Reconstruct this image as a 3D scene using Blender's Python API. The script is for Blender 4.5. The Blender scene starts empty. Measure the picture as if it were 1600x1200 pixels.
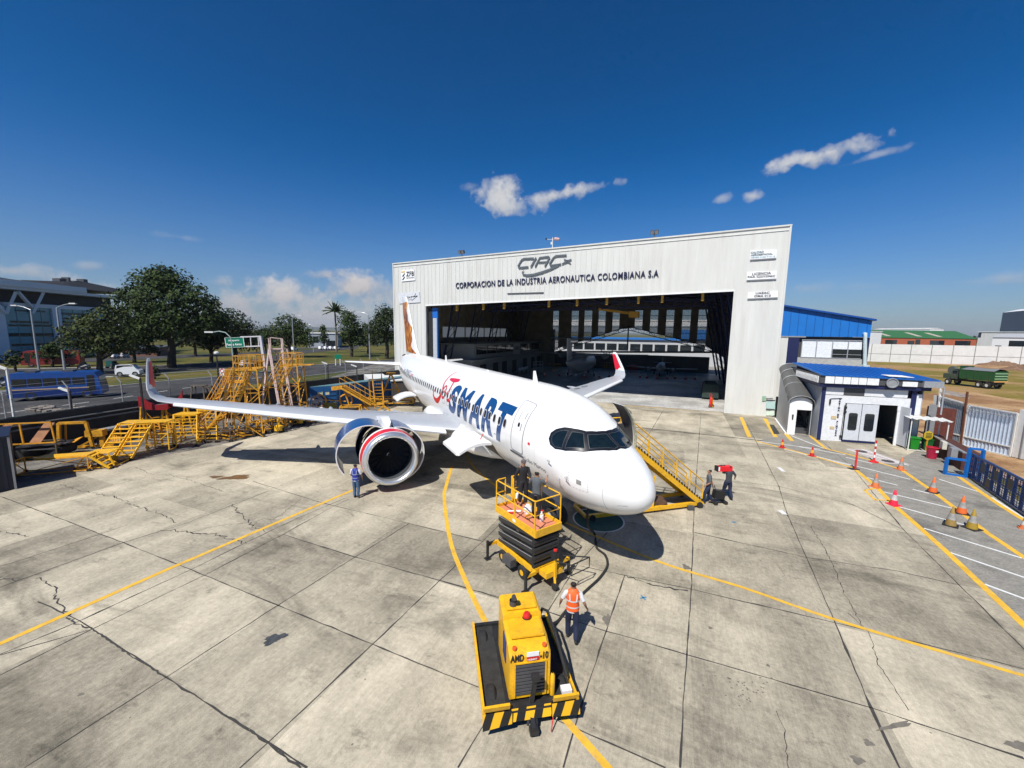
import bpy, bmesh, math, random
from mathutils import Vector, Matrix
from math import radians as R, sin, cos, pi
random.seed(7)
sc = bpy.context.scene
col = sc.collection
# ---------------------------------------------------------------- camera
F_PX, PITCH, ROLL, CAM_H = 618.8, 0.1297, 0.01353, 8.14
cam_d = bpy.data.cameras.new("camera")
cam = bpy.data.objects.new("camera", cam_d); col.objects.link(cam)
cam_d.sensor_width = 36.0; cam_d.lens = F_PX / 1600 * 36; cam_d.clip_start = 0.1; cam_d.clip_end = 20000
_f = Vector((0, cos(PITCH), -sin(PITCH))); _r = Vector((1, 0, 0)); _u = Vector((0, sin(PITCH), cos(PITCH)))
_r2 = _r * cos(ROLL) + _u * sin(ROLL); _u2 = -_r * sin(ROLL) + _u * cos(ROLL)
cam.matrix_world = Matrix(((_r2.x, _u2.x, -_f.x, 0), (_r2.y, _u2.y, -_f.y, 0), (_r2.z, _u2.z, -_f.z, CAM_H), (0, 0, 0, 1)))
sc.camera = cam
# ---------------------------------------------------------------- exposure
sc.view_settings.view_transform = 'Standard'; sc.view_settings.look = 'None'
sc.view_settings.exposure = 0.26; sc.view_settings.gamma = 1.0
sc.cycles.max_bounces = 6; sc.cycles.diffuse_bounces = 3; sc.cycles.glossy_bounces = 3; sc.cycles.transmission_bounces = 4
sc.cycles.use_denoising = True
# ---------------------------------------------------------------- sun
SUN_EL, SUN_AZ = R(53), R(31 + 180)          # azimuth the light comes from, clockwise from +Y
sun_d = bpy.data.lights.new("sun", 'SUN'); sun_d.energy = 5.0; sun_d.angle = R(0.53); sun_d.color = (1.0, 0.965, 0.90)
sun = bpy.data.objects.new("sun", sun_d); col.objects.link(sun)
_sd = Vector((sin(SUN_AZ) * cos(SUN_EL), cos(SUN_AZ) * cos(SUN_EL), sin(SUN_EL)))
sun.rotation_euler = _sd.to_track_quat('Z', 'Y').to_euler(); sun.location = (0, 0, 60)
# ---------------------------------------------------------------- pixel -> world (resection of the photograph, 1600x1200)
def ray(px, py):
    return _f + _r2 * ((px - 800) / F_PX) + _u2 * (-(py - 600) / F_PX)
def G(px, py, z=0.0):
    d = ray(px, py); t = (z - CAM_H) / d.z; return Vector((d.x * t, d.y * t, z))
def WALL(px, py, A, B):
    d = ray(px, py); n = Vector((B[1] - A[1], A[0] - B[0], 0)); C0 = Vector((0, 0, CAM_H))
    t = (Vector((A[0], A[1], 0)) - C0).dot(n) / d.dot(n); return C0 + d * t
def DIST(px, py, y):                      # point on the ray at depth y
    d = ray(px, py); t = y / d.y; return Vector((0, 0, CAM_H)) + d * t
# ---------------------------------------------------------------- world
world = bpy.data.worlds.new("World"); sc.world = world; world.use_nodes = True
nt = world.node_tree; N = nt.nodes; Lk = nt.links; N.clear()
def nd(t, **k):
    n = N.new(t)
    for a, b in k.items(): setattr(n, a, b)
    return n
def link(a, b): Lk.new(a, b)
def wm(op, a, b=None, clamp=False):
    n = nd('ShaderNodeMath', operation=op, use_clamp=clamp)
    for i, v in enumerate((a, b)):
        if v is None: continue
        if isinstance(v, (int, float)): n.inputs[i].default_value = v
        else: link(v, n.inputs[i])
    return n.outputs[0]
sky = nd('ShaderNodeTexSky', sky_type='NISHITA'); sky.sun_disc = False
sky.sun_elevation = SUN_EL; sky.sun_rotation = SUN_AZ; sky.altitude = 2600; sky.air_density = 1.0; sky.dust_density = 0.6; sky.ozone_density = 2.0
tc = nd('ShaderNodeTexCoord'); vec = tc.outputs['Generated']
sep = nd('ShaderNodeSeparateXYZ'); link(vec, sep.inputs[0])
gam = nd('ShaderNodeGamma'); gam.inputs[1].default_value = 1.25; link(sky.outputs[0], gam.inputs[0])
hs = nd('ShaderNodeHueSaturation'); hs.inputs['Saturation'].default_value = 1.30; hs.inputs['Value'].default_value = 1.28; link(gam.outputs[0], hs.inputs['Color'])
def mixc(fac, a, b):
    n = nd('ShaderNodeMix', data_type='RGBA')
    if isinstance(fac, (int, float)): n.inputs[0].default_value = fac
    else: link(fac, n.inputs[0])
    for i, v in ((6, a), (7, b)):
        if isinstance(v, tuple): n.inputs[i].default_value = (*v, 1)
        else: link(v, n.inputs[i])
    return n.outputs[2]
# grey-blue murk near the horizon (a few degrees)
murk = wm('POWER', wm('SUBTRACT', 1.0, wm('ABSOLUTE', wm('MULTIPLY', sep.outputs[2], 2.8)), True), 1.8)
base_sky = mixc(wm('MULTIPLY', murk, 0.88), hs.outputs[0], (2.7, 3.25, 4.2))
nz = nd('ShaderNodeTexNoise'); nz.inputs['Scale'].default_value = 16; nz.inputs['Detail'].default_value = 9; nz.inputs['Roughness'].default_value = 0.62
link(vec, nz.inputs['Vector'])
nz2 = nd('ShaderNodeTexNoise'); nz2.inputs['Scale'].default_value = 48; nz2.inputs['Detail'].default_value = 5; link(vec, nz2.inputs['Vector'])
def cloud(px, py, hw, hh, tilt, dens, soft=1.0):
    """soft elliptic patch around the direction of a pixel, broken up by noise"""
    c = ray(px, py).normalized(); rx = Vector((c.y, -c.x, 0)).normalized(); uz = rx.cross(c).normalized()
    ct, st = cos(tilt), sin(tilt); ax = rx * ct + uz * st; ay = -rx * st + uz * ct
    k = F_PX * (1 + ((px - 800) ** 2 + (py - 600) ** 2) / F_PX ** 2) ** 0.5
    def dot(v):
        n = nd('ShaderNodeVectorMath', operation='DOT_PRODUCT'); link(vec, n.inputs[0]); n.inputs[1].default_value = v; return n.outputs['Value']
    u = wm('MULTIPLY', dot(ax), k / hw); v = wm('MULTIPLY', dot(ay), k / hh)
    d = wm('SQRT', wm('ADD', wm('MULTIPLY', u, u), wm('MULTIPLY', v, v)))
    e = wm('ADD', wm('SUBTRACT', 1.0, d), wm('MULTIPLY', wm('SUBTRACT', nz.outputs[0], 0.5), 3.4))
    e = wm('ADD', e, wm('MULTIPLY', wm('SUBTRACT', nz2.outputs[0], 0.5), 1.0))
    # only on the side facing this direction
    front = wm('GREATER_THAN', dot(c), 0.5)
    m = wm('MULTIPLY', wm('MULTIPLY', wm('DIVIDE', wm('SUBTRACT', e, 0.0), soft, True), dens), front)
    sh = wm('ADD', wm('MULTIPLY', v, 0.35), 0.6, True)
    return m, sh
csky = base_sky
for (px, py, hw, hh, tilt, dens, warm) in [
    (782, 302, 44, 30, .15, 1., 0), (800, 322, 60, 15, 0, .9, 0), (850, 309, 60, 12, .1, .8, 0), (895, 299, 60, 9, .15, .75, 0), (735, 292, 18, 8, .2, .35, 0),
    (1235, 254, 36, 14, .25, .9, 0), (1290, 240, 70, 15, .12, 1., 0), (1375, 241, 34, 6, .12, .45, 0), (1127, 311, 14, 7, .2, .5, 0), (1177, 306, 17, 9, 0, .8, 0),
    (508, 428, 36, 10, .1, .7, 1), (440, 462, 66, 26, .05, .95, 1), (560, 450, 66, 26, 0, 1., 1), (500, 492, 170, 42, 0, .8, 1), (372, 468, 34, 24, 0, .8, 1),
    (345, 440, 22, 10, 0, .4, 1), (22, 424, 50, 13, .05, .65, 1), (140, 416, 20, 7, .1, .35, 1), (105, 442, 24, 14, 0, .6, 1), (170, 455, 40, 12, 0, .35, 1), (290, 372, 34, 6, 0, .22, 0),
    (20, 455, 60, 20, 0, .4, 1), (1260, 452, 30, 9, 0, .25, 1), (1530, 440, 40, 9, 0, .2, 1), (1570, 436, 26, 13, 0, .3, 1), (1360, 447, 30, 7, 0, .15, 1)]:
    m, sh = cloud(px, py, hw, hh, tilt, dens)
    cc = mixc(sh, (4.2, 4.3, 4.9) if warm else (7.0, 7.5, 8.3), (12.0, 11.4, 11.2) if warm else (12.0, 12.0, 12.2))
    csky = mixc(m, csky, cc)
bg = nd('ShaderNodeBackground'); link(csky, bg.inputs[0]); bg.inputs[1].default_value = 0.05
wo = nd('ShaderNodeOutputWorld'); link(bg.outputs[0], wo.inputs[0])
# ---------------------------------------------------------------- materials
MATS = {}
def mat(name, rgb, rough=.6, metal=0., var=.12, scale=6., bump=0., alpha=None, spec=.5, emit=None, coat=0., dirt=None, stretch=None, trans=0.):
    if name in MATS: return MATS[name]
    m = bpy.data.materials.new(name); m.use_nodes = True; MATS[name] = m
    t = m.node_tree; n = t.nodes; b = n['Principled BSDF']
    b.inputs['Roughness'].default_value = rough; b.inputs['Metallic'].default_value = metal; b.inputs['Specular IOR Level'].default_value = spec
    if coat: b.inputs['Coat Weight'].default_value = coat; b.inputs['Coat Roughness'].default_value = .08
    if trans: b.inputs['Transmission Weight'].default_value = trans
    if emit: b.inputs['Emission Color'].default_value = (*emit[:3], 1); b.inputs['Emission Strength'].default_value = emit[3]
    tcn = n.new('ShaderNodeTexCoord'); mp = n.new('ShaderNodeMapping'); t.links.new(tcn.outputs['Object'], mp.inputs[0])
    if stretch: mp.inputs['Scale'].default_value = stretch
    no = n.new('ShaderNodeTexNoise'); no.inputs['Scale'].default_value = scale; no.inputs['Detail'].default_value = 8; no.inputs['Roughness'].default_value = .6
    t.links.new(mp.outputs[0], no.inputs[0])
    rp = n.new('ShaderNodeValToRGB'); lo = [max(0, c * (1 - var)) for c in rgb]; hi = [min(1, c * (1 + var)) for c in rgb]
    rp.color_ramp.elements[0].position = .3; rp.color_ramp.elements[1].position = .7
    rp.color_ramp.elements[0].color = (*lo, 1); rp.color_ramp.elements[1].color = (*hi, 1); t.links.new(no.outputs[0], rp.inputs[0])
    out = rp.outputs[0]
    if dirt:                                # dirt = (r, g, b, amount, scale)
        n2 = n.new('ShaderNodeTexNoise'); n2.inputs['Scale'].default_value = dirt[4]; n2.inputs['Detail'].default_value = 10; n2.inputs['Roughness'].default_value = .7
        t.links.new(mp.outputs[0], n2.inputs[0])
        r2 = n.new('ShaderNodeValToRGB'); r2.color_ramp.elements[0].position = .5; r2.color_ramp.elements[1].position = .75
        r2.color_ramp.elements[0].color = (0, 0, 0, 1); r2.color_ramp.elements[1].color = (dirt[3],) * 3 + (1,); t.links.new(n2.outputs[0], r2.inputs[0])
        mx = n.new('ShaderNodeMix'); mx.data_type = 'RGBA'; t.links.new(r2.outputs[0], mx.inputs[0]); t.links.new(out, mx.inputs[6]); mx.inputs[7].default_value = (*dirt[:3], 1); out = mx.outputs[2]
    t.links.new(out, b.inputs['Base Color'])
    if bump:
        bp = n.new('ShaderNodeBump'); bp.inputs['Strength'].default_value = bump; bp.inputs['Distance'].default_value = .03
        t.links.new(no.outputs[0], bp.inputs['Height']); t.links.new(bp.outputs[0], b.inputs['Normal'])
    if alpha is not None: b.inputs['Alpha'].default_value = alpha
    return m
# ---------------------------------------------------------------- object helpers
def tag(o, label=None, cat=None, group=None, kind=None):
    if label: o['label'] = label
    if cat: o['category'] = cat
    if group: o['group'] = group
    if kind: o['kind'] = kind
    return o
def thing(name, label, cat, loc=(0, 0, 0), rz=0., group=None):
    o = bpy.data.objects.new(name, None); col.objects.link(o); o.location = loc; o.rotation_euler = (0, 0, rz); o.empty_display_size = .3
    return tag(o, label, cat, group)
class MB:
    def __init__(s): s.v = []; s.f = []; s.m = []; s.k = 0; s.X = None
    def xf(s, M): s.X = M; return s
    def add(s, vs, fs):
        b = len(s.v)
        for p in vs:
            p = Vector(p); s.v.append(s.X @ p if s.X else p)
        for f in fs: s.f.append([b + i for i in f]); s.m.append(s.k)
        return s
    def box(s, c, d, rz=0., M=None):
        x, y, z = d[0] / 2, d[1] / 2, d[2] / 2; vs = [Vector(p) for p in ((-x,-y,-z),(x,-y,-z),(x,y,-z),(-x,y,-z),(-x,-y,z),(x,-y,z),(x,y,z),(-x,y,z))]
        Q = M or Matrix.Rotation(rz, 3, 'Z')
        return s.add([Vector(c) + Q @ p for p in vs], [(3,2,1,0),(4,5,6,7),(0,1,5,4),(1,2,6,5),(2,3,7,6),(3,0,4,7)])
    def b2(s, lo, hi): return s.box([(a + b) / 2 for a, b in zip(lo, hi)], [abs(b - a) for a, b in zip(lo, hi)])
    def frame(s, p, q, up=None):
        d = (Vector(q) - Vector(p)); L = d.length; d = d / max(L, 1e-9)
        u = Vector(up) if up else (Vector((0, 0, 1)) if abs(d.z) < .95 else Vector((0, 1, 0)))
        x = d.cross(u).normalized(); y = x.cross(d).normalized(); return d, x, y, L
    def bar(s, p, q, w, h=None, up=None):
        h = h or w; d, x, y, L = s.frame(p, q, up); p = Vector(p); q = Vector(q)
        vs = [a + x * i * w / 2 + y * j * h / 2 for a in (p, q) for i, j in ((-1,-1),(1,-1),(1,1),(-1,1))]
        return s.add(vs, [(0,1,2,3),(7,6,5,4),(4,5,1,0),(5,6,2,1),(6,7,3,2),(7,4,0,3)])
    def cyl(s, p, q, r, r2=None, n=12, cap=True):
        r2 = r if r2 is None else r2; d, x, y, L = s.frame(p, q); p = Vector(p); q = Vector(q)
        vs = [a + (x * cos(2*pi*i/n) + y * sin(2*pi*i/n)) * rr for a, rr in ((p, r), (q, r2)) for i in range(n)]
        fs = [(i, (i+1) % n, n + (i+1) % n, n + i) for i in range(n)]
        if cap: fs += [tuple(reversed(range(n))), tuple(range(n, 2*n))]
        return s.add(vs, fs)
    def tube(s, pts, r, n=6, closed=False):
        pts = [Vector(p) for p in pts]; m = len(pts); rings = []; px = None
        for i, p in enumerate(pts):
            if closed: d = pts[(i+1) % m] - pts[i-1]
            else: d = pts[min(i+1, m-1)] - pts[max(i-1, 0)]
            d.normalize()
            if px is None:
                u = Vector((0,0,1)) if abs(d.z) < .9 else Vector((0,1,0)); x = d.cross(u).normalized()
            else: x = (px - d * px.dot(d)).normalized()
            px = x; y = d.cross(x); rr = r[i] if isinstance(r, (list, tuple)) else r
            rings.append([p + (x * cos(2*pi*k/n) + y * sin(2*pi*k/n)) * rr for k in range(n)])
        vs = [v for g in rings for v in g]; fs = []
        for i in range(m if closed else m-1):
            j = (i+1) % m
            for k in range(n): fs.append((i*n+k, i*n+(k+1) % n, j*n+(k+1) % n, j*n+k))
        if not closed: fs += [tuple(reversed(range(n))), tuple(range((m-1)*n, m*n))]
        return s.add(vs, fs)
    def lathe(s, prof, p, axis, n=24, a0=0., a1=2*pi, x0=None, rs=1.):
        """prof: (distance along axis, radius)"""
        prof = [(t, r*rs) for t, r in prof]; d = Vector(axis).normalized(); u = Vector(x0) if x0 else (Vector((0,0,1)) if abs(d.z) < .9 else Vector((1,0,0)))
        x = (u - d * u.dot(d)).normalized(); y = d.cross(x); p = Vector(p); full = abs(a1 - a0 - 2*pi) < 1e-6; c = n if full else n + 1
        vs = [p + d * t + (x * cos(a0 + (a1-a0)*i/n) + y * sin(a0 + (a1-a0)*i/n)) * r for t, r in prof for i in range(c)]
        fs = []
        for j in range(len(prof)-1):
            for i in range(n):
                k = (i+1) % c; fs.append((j*c+i, j*c+k, (j+1)*c+k, (j+1)*c+i))
        return s.add(vs, fs)
    def poly(s, pts): return s.add(pts, [tuple(range(len(pts)))])
    def prism(s, pts, vec):
        n = len(pts); v = Vector(vec); a = [Vector(p) for p in pts]
        return s.add(a + [p + v for p in a], [tuple(reversed(range(n))), tuple(range(n, 2*n))] + [(i, (i+1) % n, n+(i+1) % n, n+i) for i in range(n)])
    def loft(s, rings, closed=True, cap=False):
        n = len(rings[0]); vs = [v for r in rings for v in r]; fs = []
        for j in range(len(rings)-1):
            for i in range(n if closed else n-1): fs.append((j*n+i, j*n+(i+1) % n, (j+1)*n+(i+1) % n, (j+1)*n+i))
        if cap: fs += [tuple(reversed(range(n))), tuple(range((len(rings)-1)*n, len(rings)*n))]
        return s.add(vs, fs)
    def build(s, name, mats, parent=None, label=None, smooth=False, world=False, fix=True, kind=None, angle=35):
        me = bpy.data.meshes.new(name)
        vs = s.v
        if world and parent is not None:
            Mi = (Matrix.Translation(parent.location) @ parent.rotation_euler.to_matrix().to_4x4()).inverted(); vs = [Mi @ v for v in vs]
        me.from_pydata([tuple(v) for v in vs], [], s.f)
        if not isinstance(mats, (list, tuple)): mats = [mats]
        for m in mats: me.materials.append(m)
        if len(mats) > 1:
            for p, k in zip(me.polygons, s.m): p.material_index = min(k, len(mats)-1)
        me.validate()
        if fix:
            bm = bmesh.new(); bm.from_mesh(me); bmesh.ops.recalc_face_normals(bm, faces=bm.faces); bm.to_mesh(me); bm.free()
        if smooth:
            me.polygons.foreach_set('use_smooth', [True] * len(me.polygons))
            try: me.set_sharp_from_angle(angle=R(angle))
            except Exception: pass
        o = bpy.data.objects.new(name, me); col.objects.link(o)
        if parent is not None: o.parent = parent
        if label: o['label'] = label
        if kind: o['kind'] = kind
        return o
def copy_tree(o, parent=None, loc=None, rz=None, label=None):
    c = o.copy(); col.objects.link(c); c.parent = parent
    for ch in list(KIDS(o)): copy_tree(ch, c)
    if loc is not None: c.location = loc
    if rz is not None: c.rotation_euler = (0, 0, rz)
    if label: c['label'] = label
    return c
def KIDS(o): return o.children
def text_mesh(txt, size=1., shear=0., bold=0., extrude=0., spacing=1., align='LEFT', res=3):
    cu = bpy.data.curves.new('t', 'FONT'); cu.body = txt; cu.size = size; cu.shear = shear; cu.offset = bold; cu.extrude = extrude
    cu.space_character = spacing; cu.align_x = align; cu.resolution_u = res
    o = bpy.data.objects.new('t', cu); me = bpy.data.meshes.new_from_object(o); bpy.data.objects.remove(o); return me
def text_on(txt, name, M4, size, mt, parent=None, shear=0., bold=0., extrude=.01, spacing=1., align='CENTER', sx=1., label=None):
    """lettering in the plane of M4 (x right, y up, z out)"""
    me = text_mesh(txt, size, shear, bold, extrude, spacing, align)
    mm = M4 @ Matrix.Diagonal((sx, 1, 1, 1))
    if parent is not None: mm = (Matrix.Translation(parent.location) @ parent.rotation_euler.to_matrix().to_4x4()).inverted() @ mm
    me.transform(mm); me.materials.clear(); me.materials.append(mt)
    o = bpy.data.objects.new(name, me); col.objects.link(o); o.parent = parent
    if label: o['label'] = label
    return o
def away(n, p):
    return n if n.x*p[0] + n.y*p[1] > 0 else -n
def plane_M(o, x, y):
    x = Vector(x).normalized(); y = Vector(y); y = (y - x * y.dot(x)).normalized(); z = x.cross(y)
    return Matrix(((x.x, y.x, z.x, o[0]), (x.y, y.y, z.y, o[1]), (x.z, y.z, z.z, o[2]), (0, 0, 0, 1)))
# colours
YEL = mat('yellow_paint', (.78, .42, .012), .42, var=.12, scale=3, dirt=(.16, .09, .03, .5, 9), coat=.2)
YEL2 = mat('worn_yellow_paint', (.66, .30, .015), .6, var=.2, scale=4, dirt=(.15, .07, .025, .7, 7))
YEL3 = mat('orange_yellow_paint', (.56, .27, .012), .6, var=.3, scale=4, dirt=(.10, .045, .02, .85, 3.5))
BLACK = mat('black_metal', (.02, .02, .021), .5, var=.3)
RUBBER = mat('rubber', (.018, .018, .018), .85, var=.3)
DGREY = mat('dark_grey_metal', (.07, .07, .075), .5)
GREY = mat('grey_metal', (.32, .33, .34), .45, metal=.3)
GALV = mat('galvanised_steel', (.45, .46, .48), .4, metal=.5)
WHITE = mat('white_paint', (.78, .78, .77), .5, var=.04)
DWHITE = mat('dirty_white_paint', (.62, .62, .60), .6, var=.08, dirt=(.3, .27, .22, .5, 3))
RED = mat('red_paint', (.55, .02, .02), .45, var=.15)
BLUE = mat('blue_paint', (.01, .13, .50), .45, var=.12)
NAVY = mat('navy_paint', (.010, .015, .07), .5)
GLASS = mat('dark_glass', (.015, .02, .025), .06, var=.1, spec=.8)
WOOD = mat('plywood', (.42, .20, .10), .8, var=.25, scale=3, stretch=(1, 8, 1))
# ================================================================ SETTING: ground sheets
def ground_mat(name, c1, c2, c3, s1, s2, rough=.95, bump=.3, thr=.5):
    m = bpy.data.materials.new(name); m.use_nodes = True; t = m.node_tree; n = t.nodes; b = n['Principled BSDF']
    b.inputs['Roughness'].default_value = rough; b.inputs['Specular IOR Level'].default_value = .2
    tcn = n.new('ShaderNodeTexCoord')
    def noi(s, d=8, r=.6):
        q = n.new('ShaderNodeTexNoise'); q.inputs['Scale'].default_value = s; q.inputs['Detail'].default_value = d; q.inputs['Roughness'].default_value = r
        t.links.new(tcn.outputs['Object'], q.inputs[0]); return q.outputs[0]
    def ramp(i, p0, p1, a, bb):
        q = n.new('ShaderNodeValToRGB'); q.color_ramp.elements[0].position = p0; q.color_ramp.elements[1].position = p1
        q.color_ramp.elements[0].color = (*a, 1); q.color_ramp.elements[1].color = (*bb, 1); t.links.new(i, q.inputs[0]); return q.outputs[0]
    A = ramp(noi(s2), .35, .65, c1, c2); msk = ramp(noi(s1, 10, .65), thr - .06, thr + .06, (0, 0, 0), (1, 1, 1))
    mx = n.new('ShaderNodeMix'); mx.data_type = 'RGBA'; t.links.new(msk, mx.inputs[0]); t.links.new(A, mx.inputs[6]); mx.inputs[7].default_value = (*c3, 1)
    fine = ramp(noi(s2 * 7, 6), .3, .7, (.72, .72, .72), (1.25, 1.25, 1.25)); mul = n.new('ShaderNodeMix'); mul.data_type = 'RGBA'; mul.blend_type = 'MULTIPLY'; mul.inputs[0].default_value = 1
    t.links.new(mx.outputs[2], mul.inputs[6]); t.links.new(fine, mul.inputs[7]); t.links.new(mul.outputs[2], b.inputs['Base Color'])
    bp = n.new('ShaderNodeBump'); bp.inputs['Strength'].default_value = bump; bp.inputs['Distance'].default_value = .1; t.links.new(noi(s2 * 4), bp.inputs['Height']); t.links.new(bp.outputs[0], b.inputs['Normal'])
    return m
GRASS = ground_mat('dry_grass', (.085, .075, .016), (.15, .115, .028), (.055, .065, .012), .05, .5)
FIELD = ground_mat('field_grass', (.14, .115, .020), (.22, .165, .035), (.32, .20, .09), .05, .35, thr=.54)
EARTH = ground_mat('bare_earth', (.33, .20, .10), (.45, .30, .16), (.24, .13, .06), .12, .6)
ASPH = ground_mat('asphalt', (.050, .050, .052), (.075, .074, .074), (.040, .040, .042), .15, 1.2, bump=.1)
ASPH2 = ground_mat('pale_asphalt', (.21, .20, .175), (.28, .262, .23), (.15, .142, .128), .4, 2.0, bump=.1, thr=.6)
FLOOR = ground_mat('hangar_floor_paint', (.50, .49, .46), (.60, .59, .56), (.36, .35, .33), .2, .6, rough=.45, bump=.02)
def concrete_mat():
    m = bpy.data.materials.new('apron_concrete'); m.use_nodes = True; t = m.node_tree; n = t.nodes; b = n['Principled BSDF']
    b.inputs['Roughness'].default_value = .88; b.inputs['Specular IOR Level'].default_value = .25
    tcn = n.new('ShaderNodeTexCoord'); mp = n.new('ShaderNodeMapping'); mp.inputs['Rotation'].default_value = (0, 0, R(22.8)); t.links.new(tcn.outputs['Object'], mp.inputs[0])
    def M(op, a, c=None, clamp=False):
        q = n.new('ShaderNodeMath'); q.operation = op; q.use_clamp = clamp
        for i, v in enumerate((a, c)):
            if v is None: continue
            if isinstance(v, (int, float)): q.inputs[i].default_value = v
            else: t.links.new(v, q.inputs[i])
        return q.outputs[0]
    def noi(s, d=8, r=.6, st=(1, 1, 1), dist=0):
        m2 = n.new('ShaderNodeMapping'); m2.inputs['Scale'].default_value = st; t.links.new(mp.outputs[0], m2.inputs[0])
        q = n.new('ShaderNodeTexNoise'); q.inputs['Scale'].default_value = s; q.inputs['Detail'].default_value = d; q.inputs['Roughness'].default_value = r; q.inputs['Distortion'].default_value = dist
        t.links.new(m2.outputs[0], q.inputs[0]); return q.outputs[0]
    def ss(i, a, c):
        q = n.new('ShaderNodeMapRange'); q.interpolation_type = 'SMOOTHSTEP'; q.inputs['From Min'].default_value = a; q.inputs['From Max'].default_value = c; t.links.new(i, q.inputs[0]); return q.outputs[0]
    # slab by slab tone
    sp3 = n.new('ShaderNodeSeparateXYZ'); t.links.new(mp.outputs[0], sp3.inputs[0]); idx = []
    for o_, cuts in ((0, (-31, -26.5, -22.7, -19, -14.4, -10.5, -6.9, -3.1, .75, 4.6, 9, 14)), (1, (-4, 1.2, 4.6, 7.3, 10.2, 13.1, 17.1, 21, 24.7, 30, 36))):
        a_ = 0.0
        for c_ in cuts: a_ = M('ADD', M('GREATER_THAN', sp3.outputs[o_], c_), a_)
        idx.append(a_)
    cb = n.new('ShaderNodeCombineXYZ'); t.links.new(idx[0], cb.inputs[0]); t.links.new(idx[1], cb.inputs[1])
    sx = n.new('ShaderNodeTexWhiteNoise'); t.links.new(cb.outputs[0], sx.inputs[0])
    sw = n.new('ShaderNodeSeparateColor'); t.links.new(sx.outputs['Color'], sw.inputs[0])
    big = noi(.12, 6, .6); mid = noi(.7, 9, .68, (1, .45, 1)); fin = noi(8, 9, .75); brush = noi(22, 4, .6, (1, .10, 1)); grain = noi(60, 3, .7)
    v = M('ADD', .335, M('MULTIPLY', M('SUBTRACT', big, .5), .34))
    v = M('ADD', v, M('MULTIPLY', M('SUBTRACT', mid, .5), .36))
    v = M('ADD', v, M('MULTIPLY', M('SUBTRACT', fin, .5), .30))
    v = M('ADD', v, M('MULTIPLY', M('SUBTRACT', brush, .5), .12))
    v = M('ADD', v, M('MULTIPLY', M('SUBTRACT', grain, .5), .26))
    v = M('ADD', v, M('MULTIPLY', M('SUBTRACT', sw.outputs[0], .5), .12))
    # oil / tyre darkening in drawn-out patches, pale lime patches
    oil = M('MULTIPLY', ss(noi(.35, 10, .7, (.35, 1, 1), .6), .48, .72), .46)
    oil2 = M('MULTIPLY', ss(noi(1.6, 8, .75, (.5, 1, 1), .3), .56, .72), .36)
    v = M('MULTIPLY', v, M('SUBTRACT', 1.0, oil)); v = M('MULTIPLY', v, M('SUBTRACT', 1.0, oil2))
    v = M('ADD', v, M('MULTIPLY', ss(noi(.9, 9, .7, (.6, 1, 1)), .60, .72), .07))
    spots = n.new('ShaderNodeTexVoronoi'); spots.inputs['Scale'].default_value = 1.7; t.links.new(mp.outputs[0], spots.inputs[0])
    sp = M('MULTIPLY', M('LESS_THAN', spots.outputs['Distance'], .035), .45); v = M('MULTIPLY', v, M('SUBTRACT', 1.0, sp))
    v = M('MULTIPLY', M('POWER', M('MULTIPLY', v, 3.0), 1.45), .325)
    cr = n.new('ShaderNodeCombineColor'); t.links.new(M('MULTIPLY', v, 1.11), cr.inputs[0]); t.links.new(M('MULTIPLY', v, .985), cr.inputs[1]); t.links.new(M('MULTIPLY', v, .745), cr.inputs[2])
    t.links.new(cr.outputs[0], b.inputs['Base Color'])
    bp = n.new('ShaderNodeBump'); bp.inputs['Strength'].default_value = .35; bp.inputs['Distance'].default_value = .01; t.links.new(M('ADD', fin, brush), bp.inputs['Height']); t.links.new(bp.outputs[0], b.inputs['Normal'])
    return m
CONC = concrete_mat()
def sheet(name, pts, m, z=0., kind='structure', label=None, grid=None):
    mb = MB(); mb.poly([(p[0], p[1], z) for p in pts]); o = mb.build(name, m, kind=kind, fix=False)
    if o.data.polygons and o.data.polygons[0].normal.z < 0: o.data.flip_normals()
    return o
sheet('ground', [(-9000, -3000), (9000, -3000), (9000, 12000), (-9000, 12000)], GRASS, -.12)
AP = [(-60, -25), (60, -25), (40, 10), G(1600, 790)[:2], G(1500, 712)[:2], G(1440, 690)[:2], (34, 31), (30, 60), (-18, 62), G(640, 618)[:2], G(560, 655)[:2], G(470, 668)[:2], G(420, 678)[:2], G(330, 698)[:2], G(200, 722)[:2], G(100, 742)[:2], G(0, 771)[:2], (-60, 14)]
sheet('apron', AP, CONC, 0.)
# darker worn asphalt yard on the left where the stands are parked
YARD = [(-60, 5)] + [(-31, 10), (-32, 22), (-29.5, 38), (-31, 60), (-34, 100), (-18, 100), (-14, 60), (-8, 40), (-10, 30), (-18, 8)]
sheet('yard', YARD, ground_mat('yard_asphalt', (.16, .15, .13), (.22, .205, .18), (.09, .085, .08), .5, 1.5), -.03)
def band(name, top, bot, m, z): sheet(name, [G(*p, z)[:2] for p in top] + [G(*p, z)[:2] for p in reversed(bot)], m, z)
band('road', [(-500, 628), (0, 612), (177, 603), (285, 593), (358, 587), (475, 572), (530, 568), (620, 561)], [(-500, 800), (0, 700), (177, 650), (285, 622), (358, 606), (475, 587), (530, 581), (620, 569)], ASPH, -.08)
band('road', [(-500, 592), (0, 577), (177, 574), (285, 570), (385, 563.5), (475, 547), (560, 541)], [(-500, 606), (0, 588), (177, 587), (285, 580), (385, 573), (475, 552), (560, 544.5)], ASPH, -.078)
band('road', [(-300, 566), (100, 561), (240, 556), (385, 551), (475, 543), (600, 537)], [(-300, 574), (100, 567), (240, 561), (385, 555), (475, 545), (600, 539)], ASPH, -.076)
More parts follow.
